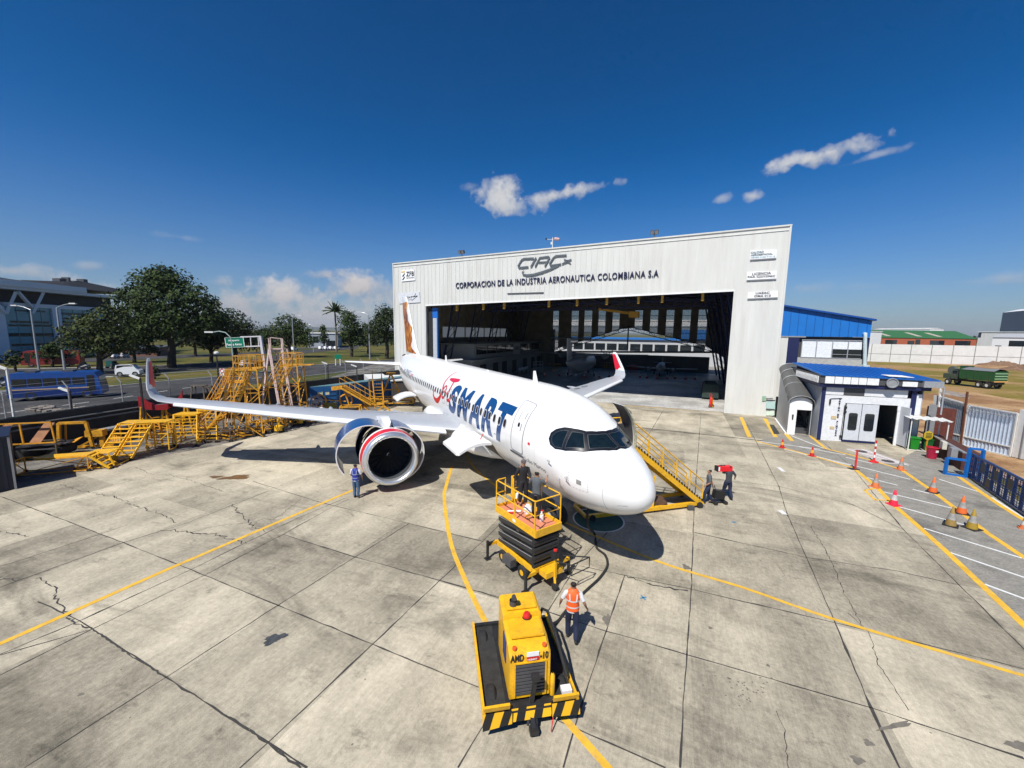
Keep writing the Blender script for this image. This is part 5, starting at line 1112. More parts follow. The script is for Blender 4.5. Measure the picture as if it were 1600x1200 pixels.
mb = MB(); [mb.bar(B(-.3 + k*.45, -.4, fz1+.16 - .15*k*.45/BW), B(-.3 + k*.45, yD+.2, fz1+.6 - .25*k*.45/BW), .05, .05) for k in range(1, 17)]; mb.build('roof_ribs', BLUE, PB, world=True)
mb = MB(); mb.prism([B(BW*.62, -.3, fz1+.14), B(BW*.86, -.3, fz1+.10), B(BW*.80, .5, fz1+.16), B(BW*.60, .5, fz1+.18)], (0, 0, .03)); mb.build('roof_patch', WHITE, PB, world=True)
mb = MB(); cc = B(bx(1388,602)[0], -.45, fz0+.22); mb.lathe([(0, .01), (0, .36), (.1, .36), (.1, .30), (.04, .28), (.04, .01)], cc, -BN, n=24); mb.build('round_vent', GREY, PB, world=True)
mb = MB(); Bb(mb, BW-.4, BW+.75, -.6, .6, fz0, fz0+.45); mb.build('gutter_box', GALV, PB, world=True); mb = MB(); mb.tube([B(BW+.8, -.3, fz0+.2), B(BW+.95, -.3, fz0), B(BW+.98, -.3, 2.6)], .05); mb.build('downpipe', GALV, PB, world=True)
# vertical lettering
tx = bx(1309.5, 650)[0]; tz1, tz0 = bx(1313, 623)[1], bx(1308, 680)[1]; word = 'CABINA DE PINTURA'; n_ = len(word)
for k, ch in enumerate(word):
    if ch == ' ': continue
    z = tz1 + (tz0 - tz1)*k/(n_-1); text_on(ch, 'booth_letter', plane_M(B(tx, .02, z-.07), BD, (0, 0, 1)), .17, NAVY, PB, bold=.012)
mb = MB(); Bb(mb, pe[0]+.55, pe[0]+.9, -.0, .03, 1.75, 2.0); Bb(mb, pe[0]+.55, pe[0]+.85, -.0, .03, .95, 1.15); mb.build('warning_sign', mat('warning_ochre', (.55, .42, .25), .6), PB, world=True)
mb = MB(); mb.bar(B(pe[1]-.35, .0, 3.35), B(pe[1]+.4, .0, 3.42), .03); Bb(mb, pe[1]-.42, pe[1]-.32, -.06, .03, 2.9, 3.3); mb.tube([B(dx[0]-.12, -.03, .5), B(dx[0]-.1, -.03, 2.9)], .02); Bb(mb, dx[0]-.12, dx[0]+.05, -.1, 0, 2.65, 2.8); Bb(mb, dx[0]-.12, dx[0]+.05, -.1, 0, 2.3, 2.45); Bb(mb, dx[0]-.2, dx[0]-.05, -.1, 0, .3, .5); mb.build('conduit', BLACK, PB, world=True)
# ================================================================ canopy stair between hangar and booth
SA = G(1229, 678); SB = B(-.05, 1.25, 0); SC = G(1212.5, 655) ; sd_ = (SB - SA); sw = sd_.length; sd_.normalize(); back = (SC - SA); bl = back.length; back.normalize()
def S(x, y, z): return SA + sd_*x + back*y + Vector((0, 0, z))
def szx(px, py): q = WALL(px, py, SA, SA + sd_); return (q-SA).dot(sd_), q.z
zsp = szx(1229, 628)[1]; ztop = szx(1248, 620.5)[1]; zbk = WALL(1215, 577, SC, SC + sd_).z; xr = szx(1268, 640)[0]; sw = min(sw, xr) if xr > 1 else sw
ST = thing('canopy_stair', 'enclosed outside stair under a dark ribbed barrel canopy', 'staircase', S(sw/2, bl/2, 0), 0)
mb = MB(); mb.prism([S(0, 0, 0), S(0, bl, 0), S(0, bl, zbk), S(0, 0, zsp)], sd_*.1); mb.build('side_wall', mat('stair_side_white', (.48, .49, .50), .6, var=.12, dirt=(.3, .3, .3, .5, 2), stretch=(1, 1, .3)), ST, world=True)
mb = MB(); xd = szx(1243, 660)[0]; zdd = szx(1250, 640)[1]; mb.prism([S(0, -.02, 0), S(xd, -.02, 0), S(xd, -.02, zsp), S(0, -.02, zsp)], -back*.08)
arc = [(sw/2 + sw/2*cos(pi*k/16), zsp + (ztop-zsp)*sin(pi*k/16)) for k in range(17)]
mb.prism([S(xd+.001, -.02, zdd), S(sw, -.02, zdd), S(sw, -.02, zsp), S(xd+.001, -.02, zsp)], -back*.08); mb.prism([S(x, -.02, z+.002) for x, z in arc], -back*.08); mb.build('front_wall', WHITE, ST, world=True)
mb = MB(); rings = []
for k in range(17):
    t = pi*k/16; rings.append([S(sw/2 + (sw/2+.12)*cos(t), y, (zsp if e == 0 else zbk) + (ztop-zsp+.12)*sin(t)) for y, e in ((-.35, 0), (bl+.2, 1))])
rin = [[p - Vector((0, 0, .06)) for p in r] for r in rings]
mb.loft(rings, closed=False); mb.loft(rin, closed=False); mb.build('canopy', mat('canopy_grey', (.085, .085, .08), .5, var=.15), ST, smooth=True, world=True)
mb = MB()
for j in range(6):
    y = -.35 + (bl+.5)*j/5; u = max(0, min(1, y/bl)); zb_ = zsp + (zbk-zsp)*u; mb.tube([S(sw/2 + (sw/2+.14)*cos(pi*k/14), y, zb_ + (ztop-zsp+.15)*sin(pi*k/14)) for k in range(15)], .028)
mb.build('canopy_rib', GREY, ST, world=True)
for k in range(9):
    mb = MB(); mb.prism([S(xd+.05, .6 + k*.38, .0 + k*.2), S(sw-.1, .6 + k*.38, .0 + k*.2), S(sw-.1, .6 + k*.38, .2 + k*.2), S(xd+.05, .6 + k*.38, .2 + k*.2)], back*.36); mb.build('step', DGREY, ST, world=True)
mb = MB(); mb.prism([S(sw, .0, 0), S(sw, bl, 0), S(sw, bl, zbk), S(sw, 0, zsp)], sd_*.05); mb.build('inner_wall', SIDEG, ST, world=True)
mb = MB(); mb.prism([S(xd*.45, -.11, 1.25), S(xd*.62, -.11, 1.25), S(xd*.66, -.11, 1.7), S(xd*.4, -.11, 1.7)], -back*.01); mb.build('restroom_pictogram', BLACK, ST, world=True)
mb = MB(); p = S(0, -.05, 0); q = S(0, bl, 0); mb.bar(p + Vector((0,0,.05)) - sd_*.08, q + Vector((0,0,.05)) - sd_*.08, .12, .1); mb.build('plinth', WHITE, ST, world=True)
mb = MB(); mb.tube([S(sw-.12, .35, 1.0), S(sw-.2, .3, 1.1), S(sw-.2, .3, 1.5), S(sw-.12, .35, 1.6)], .025); mb.prism([S(sw-.1, .15, .05), S(sw-.1, 1.2, .05), S(sw-.1, 1.2, 2.2), S(sw-.1, .15, 2.2)], sd_*.04); mb.build('glass_door', GLASS, ST, world=True)
# ================================================================ BACKGROUND, LEFT
def leaf_mat(name, a, b):
    m = bpy.data.materials.new(name); m.use_nodes = True; t = m.node_tree; n = t.nodes; bs = n['Principled BSDF']; bs.inputs['Roughness'].default_value = .7; bs.inputs['Specular IOR Level'].default_value = .25
    tcn = n.new('ShaderNodeTexCoord'); no = n.new('ShaderNodeTexNoise'); no.inputs['Scale'].default_value = .55; no.inputs['Detail'].default_value = 6; t.links.new(tcn.outputs['Object'], no.inputs[0])
    rp = n.new('ShaderNodeValToRGB'); rp.color_ramp.elements[0].position = .35; rp.color_ramp.elements[1].position = .65; rp.color_ramp.elements[0].color = (*a, 1); rp.color_ramp.elements[1].color = (*b, 1)
    t.links.new(no.outputs[0], rp.inputs[0]); t.links.new(rp.outputs[0], bs.inputs['Base Color']); return m
LEAF = [leaf_mat('leaves_dark', (.014, .028, .005), (.040, .066, .010)), leaf_mat('leaves_olive', (.024, .036, .007), (.058, .074, .016)), leaf_mat('leaves_deep', (.012, .024, .006), (.030, .046, .009))]
BARK = mat('bark', (.05, .038, .028), .9, var=.3)
def crown(mb, blobs, n, ls, rng):
    tot = sum(b[3]*b[4] for b in blobs)
    for (cx, cy, cz, rx, rz) in blobs:
        k = int(n*rx*rz/tot)
        for _ in range(k):
            while True:
                d = Vector((rng.gauss(0,1), rng.gauss(0,1), rng.gauss(0,1))).normalized()
                if d.z > -.75: break
            r = rng.random()**.35; lump = 1 + .16*math.sin(5*d.x+cx*3) * math.cos(4*d.y+cz) + .10*math.sin(9*d.z + cy)
            p = Vector((cx + d.x*rx*r*lump, cy + d.y*rx*r*lump, cz + d.z*rz*r*lump))
            if sin(p.x*1.1+cx)*sin(p.y*1.3+cy)*sin(p.z*1.5+cz) + .35*sin(p.x*2.7)*sin(p.z*3.1) < -.24: continue
            s = ls*rng.uniform(.6, 1.5); nrm = (d + Vector((rng.gauss(0,.6), rng.gauss(0,.6), rng.gauss(0,.6) + .3))).normalized(); u = nrm.orthogonal().normalized(); q = Matrix.Rotation(rng.random()*6.28, 3, nrm); u = q @ u; v = nrm.cross(u)
            mb.add([p - u*s*.5, p - v*s*.32, p + u*s*.6, p + v*s*.36], [(0,1,2,3)])
def tree(px, py, top, hw, label, kind=0, n=2500, seed=1, ls=.5, lean=0, group='street trees along the road', low=.22, shape=None):
    """px,py base pixel; top = pixel row of the crown top; hw = crown half width in pixels"""
    g = G(px, py); H_ = WALL(px, top, g, g + Vector((1, 0, 0))).z; sc_ = F_PX/ (g.y*cos(PITCH) + CAM_H*sin(PITCH)); w = hw/sc_; rng = random.Random(seed)
    T = thing('tree', label, 'tree', g, rng.random()*6, group); T.rotation_euler = (0, 0, 0)
    mb = MB(); tr = .035*H_ + .1; mb.tube([(0, 0, -.1), (.02*H_, 0, H_*.18), (.01*H_, .01*H_, H_*.4), (-.01*H_, 0, H_*.62)], [tr, tr*.75, tr*.55, tr*.25], n=8)
    for k in range(7):
        a = rng.random()*6.28; z0 = H_*rng.uniform(.18, .45); L = w*rng.uniform(.5, .8); mb.tube([(0, 0, z0), (cos(a)*L*.5, sin(a)*L*.5, z0 + H_*.14), (cos(a)*L, sin(a)*L, z0 + H_*rng.uniform(.2, .35))], [tr*.4, tr*.25, tr*.08], n=5)
    mb.build('trunk', BARK, T, smooth=True)
    blobs = []; hb = H_*(1-low)
    if shape: blobs = [(x*w, y*w, H_*z, w*rx, H_*rz) for x, y, z, rx, rz in shape]
    else:
        for k in range(9):
            a = rng.random()*6.28; r = rng.random()**.5*.62; z = low + rng.uniform(.12, .78)*(1-low); kk = 1 - .55*max(0, (z-.55)/.45); blobs.append((cos(a)*w*r*kk, sin(a)*w*r*kk, H_*z, w*rng.uniform(.32, .5), H_*rng.uniform(.13, .2)))
        blobs += [(0, 0, H_*.62, w*.75, hb*.40), (0, 0, H_*.84, w*.42, H_*.155)]
    mb = MB(); crown(mb, blobs, n, ls, rng); mb.build('crown', LEAF[kind], T, fix=False); return T
BIG = [(-.1,0,.62,.62,.30), (-.25,.1,.80,.38,.17), (.12,0,.84,.34,.15), (.5,.0,.66,.36,.17), (.72,.1,.50,.28,.12), (.45,.2,.42,.42,.16), (-.55,.1,.52,.34,.2), (-.35,-.1,.36,.4,.14), (.1,-.2,.42,.5,.2), (.84,0,.62,.13,.06), (-.62,0,.70,.2,.08), (-.05,0,.93,.22,.065)]
tree(268, 574, 414, 88, 'huge dark broad tree, tallest by the road, left of the gantry sign', 0, 24000, 3, .46, shape=BIG, low=.15)
tree(156, 583, 478, 56, 'spreading olive-green tree between the glass building and the tallest tree', 1, 8500, 5, .38, low=.18, shape=[(-.1,0,.62,.7,.22),(.3,0,.78,.55,.18),(-.5,0,.45,.45,.15),(.5,0,.5,.5,.2),(.1,0,.36,.6,.12),(.55,0,.92,.3,.12)])
tree(368, 568, 480, 46, 'dark rounded tree right behind the green gantry sign', 2, 6500, 7, .42)
tree(330, 566, 500, 36, 'dark low tree under the right flank of the tallest tree', 2, 4000, 8, .45)
tree(452, 558, 489, 40, 'rounded dark tree midway between gantry and palm', 0, 6000, 9, .45)
tree(549, 557, 484, 30, 'dark tree just right of the palm', 0, 5000, 11, .45)
tree(604, 560, 474, 34, 'dark tree touching the left edge of the hangar', 2, 6000, 13, .45)
tree(24, 580, 546, 18, 'small thin tree in front of the glass building', 1, 500, 15, .45)
tree(82, 573, 534, 20, 'small bright green tree before the glass facade', 0, 800, 17, .45)
tree(506, 545, 505, 10, 'slim distant tree beside the low white building', 0, 500, 19, .8)
tree(242, 591, 572, 9, 'little green bush on the verge behind the near winglet', 1, 350, 21, .3, low=.02)
tree(415, 552, 512, 22, 'low dark tree between gantry and rounded tree', 2, 1200, 23, .6)
tree(575, 553, 503, 22, 'low dark tree between the two trees near the hangar', 2, 1200, 24, .6)
tree(210, 566, 512, 40, 'low dark tree behind the foot of the tallest tree', 2, 2000, 25, .6)
tree(305, 556, 505, 40, 'far dark tree behind the right foot of the tallest tree', 2, 1800, 27, .7)
# palm
g = G(526, 550); T = thing('palm_tree', 'single tall palm with a bushy fan crown on the skyline', 'palm tree', g); Hh = WALL(524, 486, g, g + Vector((1,0,0))).z
mb = MB(); mb.tube([(0, 0, 0), (.1, 0, Hh*.5), (0, 0, Hh)], [.38, .3, .28], n=8); mb.build('trunk', mat('palm_trunk', (.16, .13, .10), .9), T)
mb = MB(); rng = random.Random(4); R0 = 4.2*g.y/130
for k in range(40):
    a = rng.random()*6.28; el = rng.uniform(-.1, 1.5); L = R0*rng.uniform(.8, 1.1); P = []
    for i in range(7): u = i/6; P.append(Vector((cos(a)*cos(el)*L*u, sin(a)*cos(el)*L*u, Hh + sin(el)*L*u - 1.2*u*u*(1.2 - sin(el)*.6)*R0/4.2)))
    side = Vector((-sin(a), cos(a), 0))
    for i in range(6):
        w0, w1 = .5*sin(pi*min(1, .15+i/6)), .5*sin(pi*min(1, .15+(i+1)/6)); mb.add([P[i] - side*w0 + Vector((0,0,-.25)), P[i+1] - side*w1 + Vector((0,0,-.25)), P[i+1], P[i], P[i+1] + side*w1 + Vector((0,0,-.25)), P[i] + side*w0 + Vector((0,0,-.25))], [(0,1,2,3), (3,2,4,5)])
mb.build('crown', LEAF[0], T, fix=False)
# glass office building
P0, P1 = G(-90, 567), G(185, 552); bd = (P1 - P0).normalized(); bn = away(Vector((-bd.y, bd.x, 0)), P0)
OB = thing('glass_office_building', 'long teal glass office building with white canopy roof behind the trees', 'building', P0)
def ob(px, py, d=0): A = P0 + bn*d; q = WALL(px, py, A, A + bd); return (q - A).dot(bd), q.z
def OBb(mb, x0, x1, y0, y1, z0, z1, z0b=None, z1b=None):
    z0b = z0 if z0b is None else z0b; z1b = z1 if z1b is None else z1b
    q = lambda x, y, z: P0 + bd*x + bn*y + Vector((0,0,z)); mb.add([q(x0,y0,z0), q(x1,y0,z0b), q(x1,y1,z0b), q(x0,y1,z0), q(x0,y0,z1), q(x1,y0,z1b), q(x1,y1,z1b), q(x0,y1,z1)], [(3,2,1,0),(4,5,6,7),(0,1,5,4),(1,2,6,5),(2,3,7,6),(3,0,4,7)])
xe = ob(178, 500)[0]; zg0 = ob(40, 551)[1]; zg1 = ob(40, 480)[1]; zf = ob(40, 474)[1]; zr0 = ob(40, 455)[1]; zr1 = ob(40, 447)[1]
TG = mat('teal_glass', (.10, .30, .36), .15, var=.35, scale=.12, spec=.8); TGD = mat('teal_glass_dark', (.008, .02, .025), .15)
mb = MB(); OBb(mb, 0, xe, .4, 30, 0, zr0); mb.build('core', mat('office_dark', (.03, .03, .032), .7), OB, world=True)
x88 = ob(88, 500)[0]; x0g = ob(6, 500)[0]
mb = MB(); OBb(mb, x0g, x88-1.2, 0, .35, zg0, zg1); mb.build('glass_bay', TG, OB, world=True)
mb = MB(); OBb(mb, x88+1, xe, 0, .35, zg0, zg1); mb.build('glass_bay', TG, OB, world=True)
mb = MB()
for (a, b, y0, y1) in ((15, 76, 501.5, 504.5), (12, 80, 507, 510), (10, 82, 520, 526), (25, 72, 484, 487), (12, 86, 537, 540), (95, 150, 486, 489), (95, 140, 494, 497), (95, 150, 501, 508), (95, 150, 519, 525)):
    OBb(mb, ob(a, 500)[0], ob(b, 500)[0], -.06, -.005, ob(40, y1)[1], ob(40, y0)[1])
mb.build('dark_pane_row', TGD, OB, world=True)
mb = MB(); k = 0; x = x0g
while x < xe: OBb(mb, x, x+.08, -.08, -.0, zg0, zg1) if not (x88-1.2 < x < x88+1) else None; x += 2.6
for j in range(1, 14): z = zg0 + (zg1-zg0)*j/14; OBb(mb, x0g, xe, -.07, -.0, z, z+.08)
mb.build('mullions', mat('teal_mullion', (.12, .22, .25), .5), OB, world=True)
WB = mat('building_white', (.74, .76, .80), .6)
mb = MB(); OBb(mb, -3, xe, -.5, .3, zg1, zf); OBb(mb, x88-1.1, x88+.9, -.5, .3, 0, zg1); OBb(mb, -30, x0g, -.5, .3, 0, zf); OBb(mb, x0g, xe, -.45, .3, 0, zg0); mb.build('white_frame', WB, OB, world=True)
mb = MB(); OBb(mb, -30, xe+4, -2.6, 30, zr0, zr0+.7); OBb(mb, -30, xe-10, -3, 29, zr0+.7, zr1+.9); mb.build('roof_slab', mat('canopy_white', (.72, .73, .75), .5), OB, world=True)
mb = MB()
for a, b in ((-30, 18), (18, 50)): OBb(mb, a, (a+b)/2, 2, 26, zr1+.9, zr1+1.6, zr1+.9, zr1+3); OBb(mb, (a+b)/2, b, 2, 26, zr1+.9, zr1+3, zr1+.9, zr1+1.4)
mb.build('roof_ridge', mat('roof_brown', (.12, .11, .11), .8), OB, world=True)
mb = MB()
for (t, b) in (((25, 456), (6, 490)), ((28, 456), (46, 480)), ((68, 457), (48, 490)), ((-20, 456), (4, 490))):
    a_, z_ = ob(*t, -2); c_, y_ = ob(*b); mb.bar(P0 + bd*a_ - bn*2 + Vector((0,0,z_)), P0 + bd*c_ - bn*.6 + Vector((0,0,y_)), .55)
mb.build('strut', WB, OB, world=True)
mb = MB(); rng = random.Random(3)
for k in range(9): xx = ob(112 + k*4.5, 450)[0]; OBb(mb, xx, xx + rng.uniform(.6, 1.6), 3, 5, zr1+.9, zr1 + rng.uniform(2.2, 4.2))
mb.build('roof_plant', DGREY, OB, world=True)
# low white building far off between the trees
def simple_building(name, label, pxs, pyb, pyt, depth, wallm, roofm, rise=0., winrow=None, group=None, over=.3):
    A, Bq = G(pxs[0], pyb[0]), G(pxs[1], pyb[1]); d = (Bq - A); L = d.length; d.normalize(); n_ = Vector((-d.y, d.x, 0)); n_ = away(n_, A)
    h = WALL(pxs[0], pyt, A, Bq).z; T = thing(name, label, 'building', A, 0, group); q = lambda x, y, z: A + d*x + n_*y + Vector((0,0,z))
    mb = MB(); mb.prism([q(0,0,-.1), q(L,0,-.1), q(L,depth,-.1), q(0,depth,-.1)], (0,0,h+.1)); mb.build('wall', wallm, T, world=True)
    mb = MB()
    if rise: mb.add([q(-over,-over,h+.01), q(L+over,-over,h+.01), q(L+over,depth/2,h+rise), q(-over,depth/2,h+rise), q(L+over,depth+over,h+.01), q(-over,depth+over,h+.01)], [(0,1,2,3), (3,2,4,5), (1,4,2), (0,3,5), (0,5,4,1)])
    else: mb.prism([q(-over,-over,h+.01), q(L+over,-over,h+.01), q(L+over,depth,h+.01), q(-over,depth,h+.01)], (0,0,.3))
    mb.build('roof', roofm, T, world=True)
    for w in (winrow or []):
        x0, x1, z0, z1 = w; mb = MB(); mb.prism([q(L*x0,-.06,h*z0), q(L*x1,-.06,h*z0), q(L*x1,-.06,h*z1), q(L*x0,-.06,h*z1)], n_*.05); mb.build('window', GLASS, T, world=True)
    return T, q, L, h
simple_building('low_white_building', 'low white and grey building far off left of the palm', (482, 528), (543, 543), 521, 30, mat('pale_wall', (.35, .38, .42), .7), WHITE, 0, [(.05,.35,.35,.8), (.6,.95,.1,.5)])
simple_building('distant_shed', 'distant dull shed behind the foot of the tallest tree', (160, 245), (557, 556), 545, 20, mat('brick_wall_far', (.22, .10, .07), .8), DGREY, 0, [(.1,.3,.3,.7), (.5,.8,.3,.7)])
# street lamps
def lamp(px, py, tx, ty, label, arm=0, cup=False, m=GALV):
    g = G(px, py); h = WALL(tx, ty, g, g + Vector((1,0,0))).z; T = thing('street_lamp', label, 'street lamp', g, 0, 'street lamps beyond the yard wall')
    mb = MB(); r = max(.09, h*.012); mb.tube([(0,0,-.1), (0,0,h*.5), (0,0,h)], [r*1.4, r*1.1, r*.8], n=8); mb.build('pole', m, T, smooth=True)
    if cup: mb = MB(); mb.tube([(0,0,h), (-.15,0,h+.7), (-.7,0,h+1.25), (-1.5,0,h+1.4), (-2.2,0,h+1.3)], .06, n=6); mb.build('arm', m, T); mb = MB(); mb.box((-2.7,0,h+1.28), (1.1,.4,.18)); mb.build('lamp_head', DWHITE, T)
    elif arm: mb = MB(); mb.tube([(0,0,h), (arm*.5,0,h+.5), (arm,0,h+.75)], .07, n=6); mb.build('arm', m, T); mb = MB(); mb.box((arm*1.15,0,h+.75), (1.1,.35,.2)); mb.build('lamp_head', DWHITE, T)
    return T
lamp(61, 577, 48, 484, 'tall lamp before the left half of the glass building', -2.5); lamp(102, 584, 88, 481, 'tall lamp before the right half of the glass building', 2.5)
lamp(368, 612, 358, 535, 'pale green pole with curved arm in front of the gantry sign', cup=True, m=mat('pale_green_pole', (.30, .38, .35), .5))
lamp(578, 561, 575, 492, 'tall lamp near the hangar between two dark trees', -2.2); lamp(460, 560, 458, 497, 'thin lamp in front of the tree left of the palm', 2.); lamp(490, 550, 491, 510, 'thin lamp before the low white building', -1.5)
lamp(343, 611, 338, 556, 'short black lamp with a white head left of the pale green pole', m=BLACK)
g = G(343, 611); h = WALL(338, 554, g, g + Vector((1,0,0))).z; mb = MB(); mb.lathe([(0,.05),(.1,.25),(.3,.28),(.4,.1)], (0,0,h), (0,0,1), n=10); mb.build('lamp_head', WHITE, [o for o in sc.objects if o.get('label') == 'short black lamp with a white head left of the pale green pole'][0])
# gantry sign
g = G(416, 585); AA = G(350, 585); gx = Vector((1, -.08, 0)).normalized()
def gw(px, py): return WALL(px, py, g, g + gx)
T = thing('gantry_sign', 'green overhead airport direction sign on a white cantilever gantry', 'road sign', g)
GM = mat('gantry_white', (.55, .52, .54), .5)
mb = MB(); mb.prism([gw(351.5,527.5), gw(381,526.5), gw(383.5,542.5), gw(354,543.5)], Vector((gx.y,-gx.x,0))*.1); mb.build('sign_panel', mat('sign_green', (.0, .16, .09), .4), T, world=True)
mb = MB(); q = [gw(352.0,528), gw(380.6,527), gw(383,542.1), gw(354.5,543)]; off = Vector((gx.y,-gx.x,0))*.12
for i in range(4): mb.bar(q[i]+off, q[(i+1)%4]+off, .09, .04)
mb.build('sign_border', WHITE, T, world=True)
fit_text('Aeropuerto', 'sign_letters', gw(358,534.3), gw(375,533.6), .42, WHITE, T, off=.15, depth=.01); fit_text('Puente Aereo', 'sign_letters', gw(355.5,540.3), gw(379,539.4), .42, WHITE, T, off=.15, depth=.01)
mb = MB(); mb.bar(gw(376,526.5), gw(408,525.5), .22); mb.bar(gw(384,541.5), gw(411,540.5), .22); [mb.bar(gw(a,526.3), gw(a+1,541), .14) for a in (391.5, 403.5)]; mb.bar(gw(407,525), gw(420,612), .42); mb.build('gantry_frame', GM, T, world=True)
# small green sign on posts
g = G(528, 571); T = thing('roadside_sign', 'small green sign on two pale posts on the verge', 'road sign', g); q = lambda px, py: WALL(px, py, g, g + Vector((1,0,0)))
mb = MB(); mb.prism([q(523,561), q(532.5,560.5), q(532.5,554), q(523,554)], (0,.08,0)); mb.build('sign_panel', MATS['sign_green'], T, world=True); mb = MB(); mb.bar(q(524.5,561), q(524.8,571), .18); mb.bar(q(531.5,561), q(531.8,571), .18); mb.build('post', DWHITE, T, world=True)
# ---------------------------------------------------------------- vehicles
def wheels(T, xs, w, r, th=.22):
    for x in xs:
        for s in (-1, 1):
            mb = MB(); y = s*(w/2 - th/2 + .02); mb.lathe([(-th/2, r*.55), (-th/2, r*.92), (-th/2+.04, r), (th/2-.04, r), (th/2, r*.92), (th/2, r*.55)], (x, y, r), (0,1,0), n=16); o = mb.build('wheel', RUBBER, T); mb = MB(); mb.cyl((x, y-th*.42, r), (x, y+th*.42, r), r*.56, n=12); mb.build('rim', GREY, o)
def car(pr, pf, label, colr, h=1.5, w=1.75, kind='hatch', name='parked_car', cat='car', group='vehicles on the road', wid=None, L=None):
    A, Bq = G(*pr), G(*pf); d = (Bq - A); L = L or d.length; rz = math.atan2(d.y, d.x); T = thing(name, label, cat, (A+Bq)/2, rz, group); m = mat('car_paint_%s' % colr[0], colr[1], .3, coat=.6, var=.03)
    P = {'hatch': [(-.5,.25),(-.49,.55),(-.46,.62),(-.40,.95),(-.15,1.),(.12,.98),(.24,.68),(.44,.56),(.5,.42),(.5,.2)], 'van': [(-.5,.2),(-.5,.6),(-.46,.98),(.1,1.),(.24,.95),(.38,.62),(.48,.5),(.5,.2)], 'sedan': [(-.5,.25),(-.48,.62),(-.34,.66),(-.22,.97),(.06,1.),(.24,.68),(.46,.58),(.5,.25)]}[kind]
    mb = MB()
    lo = [Vector((x*L, -w/2*(1 if z < .64 else .84), z*h)) for x, z in P]; hi = [Vector((x*L, w/2*(1 if z < .64 else .84), z*h)) for x, z in P]
    mb.loft([lo, hi], cap=True); mb.build('body', m, T, smooth=True, angle=30)
    gz = [(x, z) for x, z in P if z >= .6]; cx = sum(x for x, _ in gz)/len(gz); mb = MB()
    for s in (-1, 1):
        pts = [(cx + (x-cx)*.88, .66 + (z-.6)*.78) for x, z in gz]; mb.prism([(x*L, s*w*(.435), z*h) for x, z in pts], (0, s*.03, 0))
    mb.build('side_windows', GLASS, T)
    f = [(x, z) for x, z in P if x > 0 and z > .6]; i0, i1 = f[0], f[1]; mb = MB(); mb.prism([((i0[0]+.01)*L, -w*.38, i0[1]*h*.98), ((i0[0]+.01)*L, w*.38, i0[1]*h*.98), ((i1[0]+.0)*L, w*.42, i1[1]*h*1.02), ((i1[0]+.0)*L, -w*.42, i1[1]*h*1.02)], (.03, 0, .02)); mb.build('windscreen', GLASS, T)
    wheels(T, (-L*.31, L*.31), w, .32*h/1.5); [MB().box((L*.485, s*w*.36, h*.44), (.1, .3, .14)).build('headlight', DWHITE, T) for s in (-1,1)]; [MB().box((-L*.488, s*w*.42, h*.5), (.08, .16, .22)).build('tail_light', RED, T) for s in (-1,1)]
    return T
car((184, 588), (222, 587), 'white and grey panel van driving right on the second road', ('white', (.75,.75,.76)), 1.95, 1.8, 'van', 'panel_van', 'van')
car((377, 573.5), (394, 572.5), 'pale silver hatchback seen just left of the scaffold towers', ('silver', (.5,.52,.56)), 1.5, 1.7)
car((0, 605), (22, 604), 'dark grey car behind the rear of the blue bus', ('grey', (.10,.11,.12)), 1.45, 1.75, 'sedan')
car((170, 576), (184, 575), 'small green car behind the white panel van', ('green', (.01,.06,.05)), 1.5, 1.7); car((123, 577.5), (140, 577), 'dark low car right of the far street lamps', ('black', (.02,.02,.022)), 1.45, 1.75, 'sedan')
for k, (a, lab) in enumerate(((499, 'first'), (507, 'second'), (515, 'third'), (523, 'fourth'))): car((a, 546.5), (a+6.5, 546.3), 'white far car, %s from the left before the low white building' % lab, ('white', (.75,.75,.76)), 1.5, 1.75, group='far parked cars')
car((175, 560), (184, 559.6), 'white far car under the olive-green tree', ('white', (.75,.75,.76)), 1.5, 1.75, group='far parked cars'); car((190, 559), (200, 558.6), 'grey far car under the tallest tree', ('silver', (.5,.52,.56)), 1.5, 1.75, group='far parked cars')
car((456, 548), (463, 547.6), 'white far car behind the rounded tree left of the palm', ('white', (.75,.75,.76)), 1.5, 1.75, group='far parked cars')
